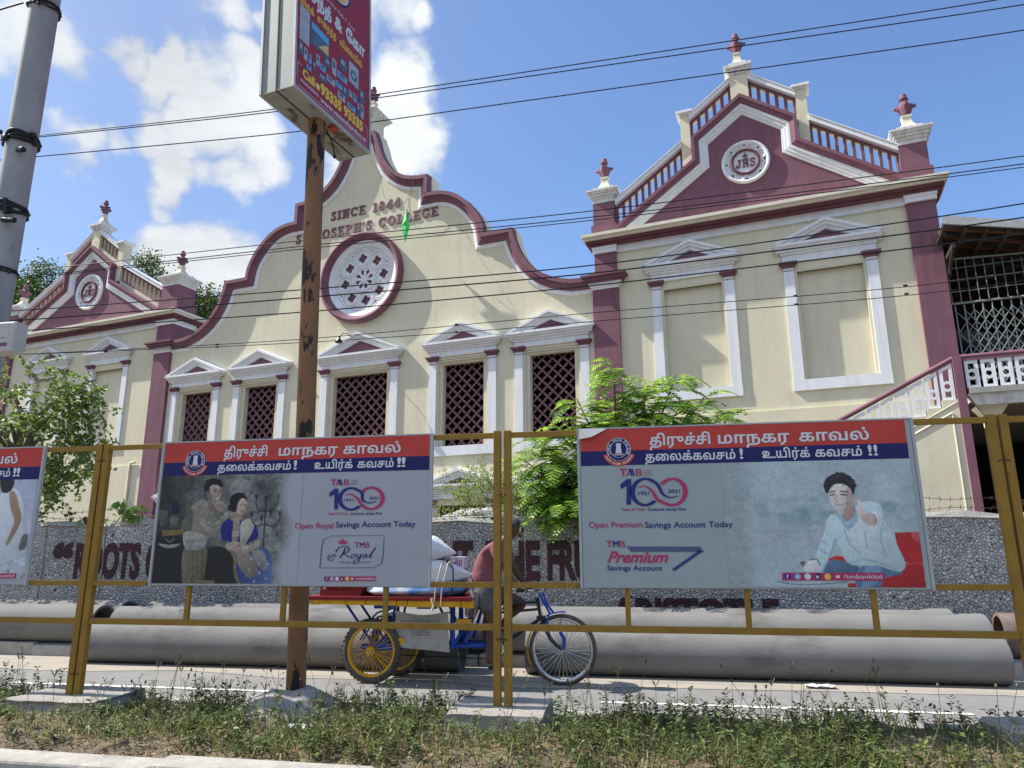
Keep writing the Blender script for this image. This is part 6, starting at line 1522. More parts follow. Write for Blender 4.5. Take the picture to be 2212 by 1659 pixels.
b = MB(); b.box((-1.93, 7.48, .555), (-1.78, 7.56, .66)); b.box((-2.62, 7.50, .39), (-2.50, 7.56, .46)); b.build('tool_box', YELM, tri)
# cycle part
b = MB(); hd, hb, bbk, st = Vector((-1.105, CY, .84)), Vector((-1.065, CY, .66)), Vector((-1.55, CY, .345)), Vector((-1.67, CY, .82))
b.tube([hd - Vector((.0, 0, .02)), (-1.67, CY, .80)], .016, 8); b.tube([(hd + hb) / 2, (-1.62, CY, .70)], .014, 8); b.tube([hb, bbk], .018, 8); b.tube([bbk, st], .018, 8); b.tube([hd + (hd - hb) * .15, hb], .022, 8)
b.build('cycle_frame', BLKM, tri)
b = MB()
for s in (-1, 1):
    y = CY + s * .05
    b.tube([hb + Vector((0, s * .03, 0)), (-1.02, y, .56), (-.975, y, .46), (-.90, y, .385), (-.845, y, .352)], [.016, .015, .013, .011, .009], 8)
b.box((-1.11, CY - .05, .64), (-1.02, CY + .05, .68)); b.build('fork', BLKM, tri)
b = MB(); b.tube([hd, hd + Vector((-.02, 0, .10))], .014, 8); b.tube([(-1.20, CY - .27, .955), (-1.14, CY - .25, .955), (-1.10, CY - .1, .93), (-1.125, CY, .935), (-1.10, CY + .1, .93), (-1.14, CY + .25, .955), (-1.2, CY + .27, .955)], .011, 8)
b.tube([(-1.08, CY - .02, .9), (-1.055, CY - .02, .66)], .006, 6); b.tube([(-1.11, CY + .02, .9), (-1.08, CY + .02, .66)], .006, 6); b.build('handlebar', CHROME, tri)
b = MB()
for s in (-1, 1): b.tube([(-1.20, CY + s * .27, .955), (-1.29, CY + s * .275, .95)], .016, 8)
b.build('grips', BLACK, tri)
b = MB(); b.tube([(-1.08, CY - .05, .92), (-1.03, CY - .05, .82), (-.96, CY - .05, .70)], .013, 6); b.tube([(-1.05, CY + .03, .92), (-1.01, CY + .04, .80), (-.94, CY + .04, .71)], .012, 6)
b.tube([(-.98, CY - .06, .70), (-1.0, CY - .06, .58)], .012, 6); b.tube([(-.865, CY - .055, .53), (-.82, CY - .06, .46), (-.83, CY - .055, .36)], .02, 6); b.tube([(-.86, CY - .055, .64), (-.865, CY - .055, .57), (-.85, CY - .055, .52)], .007, 5)
b.build('blue_stays', BLUEM, tri)
def guard(a0, a1, r_, w, mt, nm):
    b = MB(); n = 14; vs = []
    for i in range(n + 1):
        a = R(a0 + (a1 - a0) * i / n)
        for yy, rr in ((-w, r_ - .012), (-w * .5, r_), (w * .5, r_), (w, r_ - .012)): vs.append((-.845 + rr * math.cos(a), CY + yy, .352 + rr * math.sin(a)))
    b.add(vs, [(4 * i + k, 4 * i + k + 1, 4 * i + 5 + k, 4 * i + 4 + k) for i in range(n) for k in range(3)], 0, True); b.build(nm, mt, tri)
guard(84, 138, .378, .03, BLUEM, 'mudguard'); guard(138, 205, .378, .03, YELM, 'mudguard')
b = MB(); b.lathe([(.075, -.005), (.095, -.005), (.095, .005), (.075, .005)], (-1.55, CY - .05, .345), 'Y', 28)
for k in range(5): a = k * 1.257; b.tube([(-1.55, CY - .05, .345), (-1.55 + .08 * math.cos(a), CY - .05, .345 + .08 * math.sin(a))], .008, 5)
b.tube([(-1.55, CY - .07, .345), (-1.545, CY - .085, .185)], .010, 6); b.tube([(-1.55, CY + .07, .345), (-1.545, CY + .085, .52)], .010, 6); b.build('chainring', CHROME, tri)
b = MB(); b.box((-1.60, CY - .17, .165), (-1.49, CY - .09, .185)); b.box((-1.60, CY + .09, .505), (-1.49, CY + .17, .525)); b.build('pedals', BLACK, tri)
b = MB(); b.tube([(-1.50, CY - .052, .44), (-2.75, CY - .052, .39)], .006, 4); b.tube([(-1.50, CY - .052, .25), (-2.75, CY - .052, .27)], .006, 4); b.build('chain', CABLE, tri)
b = MB(); b.ball((-1.72, CY, .855), .12, 14, 0, (1.15, .95, .38)); b.ball((-1.60, CY, .855), .07, 10, 0, (1.5, .6, .4)); b.build('saddle', BLACK, tri)

# ---------------------------------------------------------------- load on the cart
SACKW = mat('woven_white_sack', (.74, .745, .74), (.62, .63, .63), scale=5, rough=.6, bump=.5, bscale=14, c3=(.62, .45, .40), s3=1.8, t3=(.64, .72))
SACKB = mat('blue_white_sack', (.50, .58, .66), (.10, .26, .55), scale=3.2, lo=.42, hi=.58, rough=.55, bump=.4, bscale=12)
def sack(name, c, size, tie, label, mt, seed, group='sacks tied on the cart', rough=.05):
    r_ = np.random.default_rng(seed); n, m_ = 36, 26; vs = []
    ph = r_.uniform(0, 6, 12)
    for i in range(m_ + 1):
        v = math.pi * i / m_
        for k in range(n):
            u = 2 * math.pi * k / n
            x, y, z = math.cos(v), math.sin(v) * math.cos(u), math.sin(v) * math.sin(u)
            f = lambda a: math.copysign(abs(a) ** .72, a)
            pl = 1 + rough * (math.sin(3 * u + ph[0] + 2 * v) + .6 * math.sin(7 * u + ph[1] - v) + .5 * math.sin(5 * v + ph[2]) + .35 * math.sin(13 * u + ph[3]))
            q = Vector((f(x) * size[0], f(y) * size[1] * pl, f(z) * size[2] * pl))
            if tie:   # gathered towards the tied mouth on +x
                t = max(0, (x - .55) / .45); g = 1 - .80 * t ** 1.2; q.y *= g; q.z *= g; q.x += .16 * t; q.z += tie * t
            q.z = max(q.z, -size[2] * .82); vs.append(tuple(Vector(c) + q))
    b = MB(); b.add(vs, [(i * n + k, i * n + (k + 1) % n, (i + 1) * n + (k + 1) % n, (i + 1) * n + k) for i in range(m_) for k in range(n)], 0, True)
    o = b.build(name, mt, None, (c[0], c[1], c[2] - size[2] * .82)); return tag(o, label, 'sack', group)
s3 = sack('sack', (-2.42, 7.68, .955), (.56, .30, .085), 0, 'flat blue and white sack lying lowest on the maroon deck', SACKB, 5)
s2 = sack('sack', (-2.42, 7.70, 1.12), (.48, .27, .14), -.03, 'big bulging white sack tied at the mouth, in the middle of the load', SACKW, 3)
s1 = sack('sack', (-2.42, 7.72, 1.365), (.26, .24, .15), -.04, 'smaller white sack with knotted mouth, on top of the load', SACKW, 8)
b = MB(); b.ball((-2.10, 7.72, 1.31), .045, 10, 0, (1, 1, 1.1)); b.tube([(-2.10, 7.72, 1.31), (-2.05, 7.71, 1.28), (-2.03, 7.71, 1.23)], [.03, .022, .03], 8); b.build('knot', SACKW, s1, local=True)
for v in s1.children[0].data.vertices: v.co -= s1.location
b = MB(); b.ball((-1.865, 7.70, 1.085), .04, 8); b.tube([(-1.87, 7.70, 1.08), (-1.80, 7.69, 1.0), (-1.70, 7.68, .93)], [.03, .05, .035], 8); b.build('knot', SACKW, s2, local=True)
for v in s2.children[0].data.vertices: v.co -= s2.location
s4 = sack('sack', (-1.80, 7.56, .80), (.07, .09, .15), 0, 'striped cloth bag hanging behind the saddle at the front of the deck', mat('striped_cloth', (.34, .30, .28), (.06, .05, .05), scale=14, rough=.9, stretch=(3, .3, .3)), 9, None)
s4.rotation_euler = (0, R(12), 0)
b = MB()
for k, (x, z0) in enumerate(((-2.13, .80), (-2.06, .79))):
    b.tube([(x, 7.33, z0), (x + .005, 7.34, .95), (x + .02, 7.38, 1.08), (x + .03, 7.48, 1.22), (x + .03, 7.7, 1.27), (x, 7.95, 1.2)], .007, 5)
b.tube([(-2.16, 7.335, .88), (-2.13, 7.325, .80), (-2.15, 7.33, .76)], .014, 5); tag(b.build('rope', mat('jute_rope', (.55, .45, .30)), None, (-2.1, 7.5, .8)), 'pale rope lashed over the sacks and knotted at the deck edge', 'rope')
b = MB(); b.tube([(-1.98, 7.42, .86), (-1.96, 7.44, 1.02), (-1.98, 7.5, 1.18), (-2.08, 7.6, 1.25)], .009, 5); b.tube([(-1.98, 7.42, .86), (-1.95, 7.4, .78), (-2.0, 7.44, .72)], .009, 5); tag(b.build('strap', CABLE, None, (-2, 7.5, .9)), 'black rubber strap over the front end of the big white sack', 'strap')
# crate at the back and carton behind the sacks
cr = thing('crate', 'red plastic crate standing at the back end of the cart deck', 'crate', (-3.2, 7.62, .886))
b = MB()
x0, x1, y0, y1, z0, z1 = -3.45, -2.98, 7.45, 7.8, .886, 1.12
for (a, c_) in (((x0, y0, z0), (x1, y0 + .012, z0 + .05)), ((x0, y0, z1 - .04), (x1, y0 + .012, z1)), ((x0, y1 - .012, z0), (x1, y1, z1)), ((x0, y0 + .012, z0), (x0 + .012, y1 - .012, z1)), ((x1 - .012, y0 + .012, z0), (x1, y1 - .012, z1)), ((x0, y0 + .013, z0), (x1, y1, z0 + .01))): b.box(a, c_)
for i in range(16): b.box((x0 + .006 + .0296 * i, y0, z0 + .05), (x0 + .018 + .0296 * i, y0 + .012, z1 - .04))
b.box((x0 + .015, y0 - .002, z0 + .04), (x0 + .09, y0 + .0, z0 + .14)); b.build('crate_body', mat('red_plastic', (.24, .03, .03), (.18, .02, .02), scale=8, rough=.5), cr)
b = MB(); write(b, lambda x, y, d: (x, y0 - .003 - d, y), 'S', x0 + .03, x0 + .07, z0 + .07, .05, bold=.04); b.build('lettering', TXTW, cr)
ct = MB(); ct.box((-2.12, 7.78, 1.16), (-1.93, 7.98, 1.275)); ct.box((-2.125, 7.775, 1.27), (-1.925, 7.985, 1.285)); cto = ct.build('carton', mat('carton_white', (.70, .68, .72)), None, (-2.0, 7.9, 1.16)); tag(cto, 'white carton with small pink print behind the top sack', 'carton')
b = MB()
for i in range(4): b.box((-2.03 + .022 * i, 7.7775, 1.19), (-2.02 + .022 * i, 7.7795, 1.255))
b.build('pink_print', TXTP, cto, local=True)
for v in cto.children[0].data.vertices: v.co -= cto.location
b = MB(); b.box((-2.35, 7.84, .9), (-1.95, 8.05, 1.159)); tag(b.build('carton', mat('carton_brown', (.32, .22, .13)), None, (-2.1, 7.9, .9)), 'plain brown carton hidden behind the big sack, under the white carton', 'carton')
# sugar sack slung under the deck
CLOTH = mat('old_sack_cloth', (.42, .41, .38), (.33, .32, .29), scale=5, rough=.9, bump=.4, bscale=12, c3=(.22, .20, .17), s3=4, t3=(.6, .72))
sl2 = thing('slung_sack', 'grey printed sugar sack slung as a curtain under the deck', 'sack', (-2.3, 7.50, .55))
nx_, nz_ = 26, 18; vs = []
for j in range(nz_ + 1):
    for i in range(nx_ + 1):
        u, v = i / nx_, j / nz_
        x = -2.60 + .58 * u + .03 * v * (u - .5); z = .735 - (.04 * math.sin(math.pi * u) * (1 - v)) - v * (.36 + .05 * u)
        vs.append((x, 7.49 + .012 * math.sin(9 * u + 2 * v) + .02 * math.sin(3 * v + 4 * u) + .02 * v, z))
b = MB(); b.add(vs, [(j * (nx_ + 1) + i, (j + 1) * (nx_ + 1) + i, (j + 1) * (nx_ + 1) + i + 1, j * (nx_ + 1) + i + 1) for j in range(nz_) for i in range(nx_)], 0, True)
b.build('sack_cloth', CLOTH, sl2)
b = MB(); tp = lambda x, y, d: (x, 7.463 - d, y)
write(b, tp, 'Manufactured by', -2.42, -2.28, .655, .012); write(b, tp, 'KOTHARI SUGARS & CHEMICALS LTD', -2.54, -2.10, .615, .030, bold=.03)
for k, s in enumerate(('KATTUR VILLAGE LALGUDI', 'YEAR OF PRODUCTION', 'NET WEIGHT 50KG', 'BEST BEFORE 24 MONTHS')): write(b, tp, s, -2.46 + .02 * k, -2.18 - .01 * k, .575 - k * .028, .014, bold=.02)
b.build('print', TXTG, sl2)

# ---------------------------------------------------------------- rider
def skin_mesh(name, verts, edges, mt, parent, root=0, sub=2, k=1.0):
    me = bpy.data.meshes.new(name)
    og = ORIG.get(root_of(parent).name) if parent else Vector((0, 0, 0))
    me.from_pydata([tuple(Vector(v[:3]) - og) for v in verts], edges, []); me.materials.append(mt)
    o = bpy.data.objects.new(name, me); COL.objects.link(o)
    if parent: o.parent = parent
    sk = o.modifiers.new('Skin', 'SKIN'); sk.use_smooth_shade = True
    sv = me.skin_vertices[0].data
    for i, v in enumerate(verts): r_ = v[3] if len(v) > 3 else .03; r2 = v[4] if len(v) > 4 else r_; sv[i].radius = (r_ * k, r2 * k); sv[i].use_root = (i == root)
    ss = o.modifiers.new('Sub', 'SUBSURF'); ss.levels = sub; ss.render_levels = sub
    return o
person = thing('person', 'rider in dusty maroon shirt and grey shorts leaning over the tricycle handlebar, seen behind the yellow posts', 'person', (-1.68, CY, .88))
person['label'] = 'rider in maroon shirt and grey shorts pedalling the cargo tricycle behind the yellow posts'
SKIN = mat('brown_skin', (.105, .055, .035), (.085, .043, .028), scale=9, rough=.55)
SHIRT = mat('maroon_shirt_cloth', (.235, .09, .108), (.19, .07, .088), scale=7, rough=.9, bump=.5, bscale=18)
SHORT = mat('grey_shorts_cloth', (.115, .115, .112), (.075, .075, .075), scale=9, rough=.9, bump=.6, bscale=20)
HAIR = mat('greying_hair', (.018, .017, .017), (.09, .09, .09), scale=40, rough=.8)
V_ = []; E_ = []
def nv(x, y, z, r_, r2=None): V_.append((x, CY + y, z, r_, r2 or r_)); return len(V_) - 1
def chain(start, pts):
    p = start
    for q in pts: i = nv(*q); E_.append((p, i)); p = i
    return p
pel = nv(-1.66, 0, .93, .085, .09)
sp = chain(pel, [(-1.66, 0, 1.06, .075, .08), (-1.60, 0, 1.22, .08, .09), (-1.53, 0, 1.36, .08, .10)])
nk = chain(sp, [(-1.46, 0, 1.45, .058), (-1.41, 0, 1.50, .055)])
hd_ = chain(nk, [(-1.375, 0, 1.545, .085, .078), (-1.35, 0, 1.60, .092, .080), (-1.365, 0, 1.645, .07, .065)])
for s in (-1, 1):
    sh = chain(sp, [(-1.51, s * .17, 1.375, .065)])
    el = chain(sh, [(-1.42, s * .22, 1.24, .050), (-1.37, s * .25, 1.10, .042)])
    wr = chain(el, [(-1.29, s * .265, 1.02, .036), (-1.235, s * .27, .975, .026, .026)])
    pm = chain(wr, [(-1.205, s * .27, .965, .024, .038)])
    for k, (dy, L_) in enumerate(((-.033, .06), (-.011, .07), (.011, .068), (.033, .052))):
        chain(pm, [(-1.185, s * .27 + dy, .972, .009), (-1.168, s * .27 + dy, .958, .0085), (-1.172, s * .27 + dy, .938, .008)])
    chain(pm, [(-1.205, s * .27 - s * .045, .965, .010), (-1.185, s * .27 - s * .055, .945, .009)])
# near leg straight down, far leg bent at the top of the stroke
def leg(s, kn, an, toe):
    h = chain(pel, [(-1.66, s * .10, .90, .085)])
    m_ = ((-1.66 + kn[0]) / 2, s * .10, (.90 + kn[1]) / 2, .083)
    k = chain(h, [m_, (kn[0], s * .115, kn[1], .056)])
    c_ = (kn[0] * .62 + an[0] * .38 - .018, s * .12, kn[1] * .62 + an[1] * .38, .053)
    a = chain(k, [c_, (an[0], s * .13, an[1], .033)])
    hl = chain(a, [(an[0] - .04, s * .13, an[1] - .055, .030)])
    chain(a, [(an[0] + .06, s * .13, an[1] - .05, .030, .038), (toe[0], s * .135, toe[1], .018, .040)])
leg(-1, (-1.565, .60), (-1.585, .275), (-1.455, .205)); leg(1, (-1.26, .80), (-1.50, .60), (-1.42, .545))
body = skin_mesh('body', V_, E_, SKIN, person)
# face: nose, brow, jaw, ears, moustache
b = MB(); hx, hy, hz = -1.345, CY, 1.585
b.ball((hx + .084, hy, hz - .005), .018, 8, 0, (1.1, .8, 1.5)); b.ball((hx + .062, hy, hz - .075), .030, 8, 0, (1, 1.1, .8))
for s in (-1, 1): b.ball((hx - .012, hy + s * .080, hz - .005), .026, 8, 0, (.8, .35, 1.15)); b.ball((hx + .070, hy + s * .032, hz + .028), .020, 8, 0, (.8, 1.2, .5))
b.build('face', SKIN, person)
b = MB()
for s in (-1, 1): b.ball((hx + .076, hy + s * .033, hz + .012), .010, 8)
b.build('eyes', mat('eye_white', (.5, .48, .45)), person)
b = MB(); b.ball((hx + .082, hy, hz - .038), .022, 8, 0, (.6, 1.4, .45)); b.build('moustache', HAIR, person)
b = MB(); n = 18; vs = []; fs = []
for i in range(9):
    ph = i / 8 * 1.75
    for k in range(n):
        th_ = 2 * math.pi * k / n; rr = .101 + .004 * math.sin(7 * th_ + 5 * ph)
        lim = 1.0 - .42 * max(0, math.cos(th_)); p_ = ph * lim
        vs.append((hx - .012 + 1.02 * rr * math.sin(p_) * math.cos(th_) - .01, hy + .93 * rr * math.sin(p_) * math.sin(th_), hz + .015 + rr * math.cos(p_)))
for i in range(8):
    for k in range(n): fs.append((i * n + k, i * n + (k + 1) % n, (i + 1) * n + (k + 1) % n, (i + 1) * n + k))
b.add(vs, fs, 0, True); b.build('hair', HAIR, person)
V_ = []; E_ = []
p0 = nv(-1.675, 0, .97, .125, .158); s1_ = chain(p0, [(-1.68, 0, 1.08, .132, .168), (-1.62, 0, 1.23, .138, .178), (-1.545, 0, 1.365, .125, .17), (-1.475, 0, 1.435, .072)])
for s in (-1, 1): chain(3, [(-1.51, s * .18, 1.375, .085), (-1.46, s * .215, 1.29, .078), (-1.415, s * .235, 1.21, .072)])
skin_mesh('shirt', V_, E_, SHIRT, person)
V_ = []; E_ = []
p0 = nv(-1.675, 0, .965, .125, .155); chain(p0, [(-1.675, 0, 1.03, .115, .145)])
chain(p0, [(-1.66, -.10, .90, .115), (-1.62, -.11, .79, .108), (-1.605, -.112, .715, .10)]); chain(p0, [(-1.66, .10, .91, .115), (-1.50, .11, .875, .105), (-1.40, .11, .845, .095)])
skin_mesh('shorts', V_, E_, SHORT, person)

# ---------------------------------------------------------------- vegetation
def nrm(a): return a / (np.linalg.norm(a, axis=-1, keepdims=True) + 1e-9)
def leaves(name, base, d, side, L, W, mt, parent=None, fold=0.0, kind='leaf', nor=None):
    """leaf faces: base points, direction, side vectors; 'leaf' = 6-vertex pointed oval, 'blade' = tapered strip"""
    d = nrm(d); side = nrm(side - d * np.sum(side * d, -1, keepdims=True)); n = np.cross(d, side) if nor is None else nor
    L = np.broadcast_to(np.asarray(L, float), (len(base),))[:, None]; W = np.broadcast_to(np.asarray(W, float), (len(base),))[:, None]
    if kind == 'leaf':
        prof = [(0, 0, 0), (.35, .5, .06), (.72, .38, .04), (1, 0, -.04), (.72, -.38, .04), (.35, -.5, .06)]
        V = np.stack([base + d * L * a + side * W * b_ + n * L * (c_ + fold * abs(b_)) for a, b_, c_ in prof], 1)
        F = np.arange(len(base))[:, None] * 6; f = np.concatenate([F + np.array([[0, 1, 2, 3]]), F + np.array([[0, 3, 4, 5]])])
        return fast_mesh(name, V.reshape(-1, 3), f, mt, parent)
    if kind == 'strip':
        V = np.stack([base + side * W * .5, base - side * W * .5, base + d * L - side * W * .28, base + d * L + side * W * .28], 1)
        return fast_mesh(name, V.reshape(-1, 3), np.arange(len(base))[:, None] * 4 + np.array([[0, 1, 2, 3]]), mt, parent)
    if kind == 'blade':
        g = np.array([[0, 0, -1.0]])
        m1 = base + d * L * .5; tip = base + d * L + g * L * np.asarray(fold)[:, None] if np.ndim(fold) else base + d * L + g * L * fold
        V = np.stack([base + side * W * .5, base - side * W * .5, m1 - side * W * .4, m1 + side * W * .4, tip], 1)
        F = np.arange(len(base))[:, None] * 5
        t = fast_mesh(name, V.reshape(-1, 3), np.concatenate([F + np.array([[0, 1, 2, 3]]), F + np.array([[3, 2, 4, 4]])])[:, :4], mt, parent)
        return t
def rnd(n, lo=-1, hi=1): return RNG.uniform(lo, hi, (n, 3))
BARK = mat('grey_bark', (.16, .125, .095), (.10, .08, .06), scale=12, rough=.95)

# --- tree with drooping twigs at the left, behind the utility pole
LEAF1 = leaf_mat('glossy_leaf', (.05, .10, .02), (.22, .30, .07), .35, .5, (.10, .17, .035))
t1 = thing('drooping_tree', 'small-leaved tree with hanging twigs spilling over the wall behind the utility pole', 'tree', (-10.6, 10.3, 0))
b = MB(); b.tube([(-10.6, 10.4, 0), (-10.55, 10.35, 1.6), (-10.4, 10.25, 2.8), (-10.3, 10.2, 3.6)], [.13, .11, .085, .06], 10)
LIMBS = []
for a in range(9):
    th_ = random.uniform(0, 6.28); x = -10.35 + .3 * random.random(); z = random.uniform(2.6, 3.7)
    e = (-9.9 + 1.0 * math.cos(th_), 10.0 + .5 * math.sin(th_), z + random.uniform(.3, .9)); b.tube([(x, 10.2, z), ((x + e[0]) / 2, (10.2 + e[1]) / 2, (z + e[2]) / 2 + .2), e], [.045, .03, .014], 6)
b.build('trunk', BARK, t1)
B, D, Sd = [], [], []; tw = MB()
def twig(p, v, n, ln, droop, lw, dens=1.0):
    p = Vector(p); v = Vector(v).normalized(); pts = [p.copy()]
    for i in range(n):
        v = (v + Vector((random.gauss(0, .10), random.gauss(0, .10), -droop + random.gauss(0, .05)))).normalized(); p = p + v * ln; pts.append(p.copy())
        for k in range(3 if random.random() < dens else 1):
            o = Vector((random.gauss(0, .035), random.gauss(0, .035), random.gauss(0, .03))); B.append(p + o)
            dd = Vector((random.gauss(0, 1), random.gauss(0, 1), random.gauss(-.5, .6))); D.append(dd); Sd.append(Vector((random.gauss(0, 1), random.gauss(0, 1), random.gauss(0, 1))))
    tw.tube(pts, [lw * (1 - .7 * i / n) for i in range(n + 1)], 4, caps=False); return pts
for k in range(115):
    a = random.uniform(-.4, 3.3) if random.random() < .8 else random.uniform(0, 6.28)
    x = random.uniform(-10.9, -9.0); z = random.uniform(2.2, 4.25); y = random.uniform(9.5, 10.5)
    twig((x, y, z), (random.uniform(-.6, 1), random.uniform(-.6, .3), random.uniform(-.2, .7)), random.randint(9, 17), .055, random.uniform(.05, .16), .006)
for k in range(34):   # long sprays hanging on the right side
    x = random.uniform(-9.3, -8.7); z = random.uniform(3.0, 4.0)
    pts = twig((x, random.uniform(9.5, 9.8), z), (1, random.uniform(-.2, .1), random.uniform(.0, .5)), random.randint(10, 16), .055, random.uniform(.10, .2), .007, .7)
for x, z, n in ((-9.15, 3.0, 16), (-9.0, 3.05, 22), (-8.88, 3.05, 18), (-8.75, 3.15, 20), (-8.62, 3.1, 13), (-9.05, 2.9, 18), (-8.8, 2.9, 13), (-9.2, 2.8, 10), (-8.95, 2.75, 14)):
    twig((x, random.uniform(9.5, 9.65), z), (random.uniform(-.2, .3), 0, -.6), n, .05, .25, .006)
tw.build('twigs', BARK, t1)
B = np.array(B); leaves('crown', B, np.array(D), np.array(Sd), RNG.uniform(.05, .085, len(B)), RNG.uniform(.038, .062, len(B)), LEAF1, t1)

# --- feathery tree in the middle, behind and over the wall
LEAF2 = leaf_mat('feathery_leaf', (.06, .15, .02), (.34, .46, .07), .5, .5, (.15, .30, .042))
t2 = thing('feathery_tree', 'bright green tree with fern-like compound leaves overhanging the wall in the middle', 'tree', (-.2, 10.5, 0))
b = MB(); b.tube([(-.2, 10.6, 0), (-.15, 10.5, 1.2), (-.2, 10.4, 2.2)], [.10, .085, .07], 8)
B, D, Sd, LL = [], [], [], []; ra = MB(); tips = []
def frond(p, v, ln, np_=11):
    p = Vector(p); v = Vector(v).normalized(); up = Vector((0, 0, 1)); pts = [p.copy()]
    for i in range(np_):
        v = (v + Vector((0, 0, -.075 - .01 * i))).normalized(); p = p + v * ln / np_; pts.append(p.copy())
        sd = v.cross(up).normalized(); f = math.sin(math.pi * (.16 + .80 * i / np_))
        if i == 0: continue
        for s in (-1, 1):
            pd = (sd * s + v * .45 + Vector((0, 0, -.10))).normalized(); L_ = .115 * f * (ln / .42); 
            w = v if True else up; B.append(p); D.append(pd); Sd.append(v + Vector((0, 0, random.gauss(0, .25)))); LL.append(L_)
    ra.tube(pts, .0035, 3, caps=False)
stems = []
for (x, y, z, tx, ty, tz) in ((-.2, 10.4, 2.0, -.27, 10.3, 4.05), (-.2, 10.4, 2.0, -.85, 10.3, 3.55), (-.2, 10.4, 2.0, .62, 10.35, 3.85), (-.2, 10.4, 1.9, .35, 10.2, 3.3), (-.2, 10.4, 1.8, 1.35, 10.3, 3.2), (-.2, 10.4, 1.8, 1.05, 10.1, 3.0), (-.2, 10.4, 1.7, -1.4, 10.1, 2.9),
      (-.2, 10.4, 1.7, -1.1, 9.9, 2.5), (-.2, 10.4, 1.6, -1.6, 10.0, 2.3), (-.2, 10.4, 1.6, -.6, 9.8, 2.6), (-.2, 10.4, 1.6, -.2, 9.8, 2.4), (-.2, 10.4, 1.6, -.4, 9.7, 2.0), (-.2, 10.4, 1.6, -1.0, 9.7, 1.95), (-.2, 10.4, 1.8, .3, 9.9, 2.7), (-.2, 10.4, 1.8, -.4, 10.1, 3.3), (-.2, 10.4, 1.8, .0, 10.0, 3.1), (-.2, 10.4, 1.7, .8, 9.9, 2.5), (-.2, 10.4, 2.0, .2, 10.3, 3.7), (-.2, 10.4, 2.0, 1.0, 10.3, 3.5), (-.2, 10.4, 2.0, -.6, 10.2, 3.2), (-.2, 10.4, 2.0, .6, 10.1, 3.0), (-.2, 10.4, 1.8, -1.6, 10.0, 2.6), (-.2, 10.4, 1.8, -1.3, 9.9, 2.1), (-.2, 10.4, 1.8, -1.0, 9.9, 3.0)):
    a, e = Vector((x, y, z)), Vector((tx, ty, tz)); m_ = (a + e) / 2 + Vector((random.uniform(-.1, .1), 0, -.12)); pts = [a, m_, e]
    q = [tuple(a)] + [tuple(a * (1 - t) ** 2 + m_ * 2 * t * (1 - t) + e * t * t) for t in (.2, .4, .6, .8)] + [tuple(e)]
    b.tube(q, [.03, .025, .02, .016, .012, .007], 5)
    for i in range(52):
        t = random.uniform(.28, 1.0); p = a * (1 - t) ** 2 + m_ * 2 * t * (1 - t) + e * t * t
        th_ = random.uniform(0, 6.28); frond(p, (math.cos(th_), .8 * math.sin(th_) - .25, random.uniform(.0, .75)), random.uniform(.38, .66))
for k in range(230):   # dense skirt over the wall
    p = (random.uniform(-1.4, .9), random.uniform(9.75, 10.4), random.uniform(1.75, 2.7)); th_ = random.uniform(3.3, 6.1); frond(p, (math.cos(th_), math.sin(th_), random.uniform(-.2, .4)), random.uniform(.36, .6))
b.build('trunk', BARK, t2); ra.build('leaf_stalks', LEAF2, t2)
B = np.array(B); leaves('crown', B, np.array(D), np.array(Sd), np.array(LL), .034, LEAF2, t2, kind='strip')
# --- thin bush left of the middle posts with pale small leaves
LEAF3 = leaf_mat('pale_leaflet', (.10, .17, .03), (.26, .33, .07), .45, .5)
t3 = thing('wispy_shrub', 'wispy yellow-green shrub with bare seed twigs on the wall, left of the middle posts', 'shrub', (-2.2, 10.4, 0))
B, D, Sd = [], [], []; tw = MB()
tw.tube([(-2.2, 10.5, 0), (-2.2, 10.4, 1.4), (-2.1, 10.3, 2.0)], [.04, .03, .02], 6)
for k in range(120):
    x = random.uniform(-2.75, -1.5); z = random.uniform(1.75, 2.35) - .25 * abs(x + 2.0)
    twig((x, random.uniform(9.9, 10.4), z), (random.uniform(-.6, .6), random.uniform(-.4, .2), random.uniform(.1, 1)), random.randint(8, 13), .04, random.uniform(-.02, .10), .004)
for x, z in ((-2.15, 2.2), (-1.95, 2.3), (-1.62, 2.4), (-2.3, 2.2)):
    twig((x, 10.2, z), (random.uniform(-.2, .2), 0, 1), 12, .05, .0, .005, .15)
tw.build('twigs', BARK, t3); B = np.array(B); leaves('crown', B, np.array(D), np.array(Sd), RNG.uniform(.03, .05, len(B)), RNG.uniform(.012, .022, len(B)), LEAF3, t3)
# --- small broad-leaved vine on the wall at the left
LEAF4 = leaf_mat('broad_leaf', (.09, .20, .03), (.22, .36, .08), .4, .4)
vn = thing('wall_vine', 'small broad-leaved vine on the wall top, left of the couple poster', 'vine', (-7.85, 9.95, 1.75))
B, D, Sd = [], [], []; tw = MB()
for k in range(60):
    u = random.gauss(0, .28); x = -7.82 + u; z = 1.78 + abs(random.gauss(0, .12)) + max(0, .32 - 1.1 * abs(u + .12)) * random.random()
    B.append((x, random.uniform(9.75, 10.0), z)); D.append((random.gauss(0, .6), -.5 + random.gauss(0, .4), random.gauss(-.1, .5))); Sd.append((random.gauss(0, 1), random.gauss(0, .5), random.gauss(0, 1)))
tw.tube([(-8.1, 9.95, 1.76), (-7.9, 9.9, 1.95), (-7.95, 9.9, 2.15)], .008, 5); tw.tube([(-7.9, 9.9, 1.8), (-7.5, 9.9, 1.85), (-7.25, 9.9, 1.78)], .008, 5); tw.build('stem', BARK, vn)
B = np.array(B); leaves('foliage', B, np.array(D), np.array(Sd), RNG.uniform(.09, .15, len(B)), RNG.uniform(.08, .12, len(B)), LEAF4, vn)

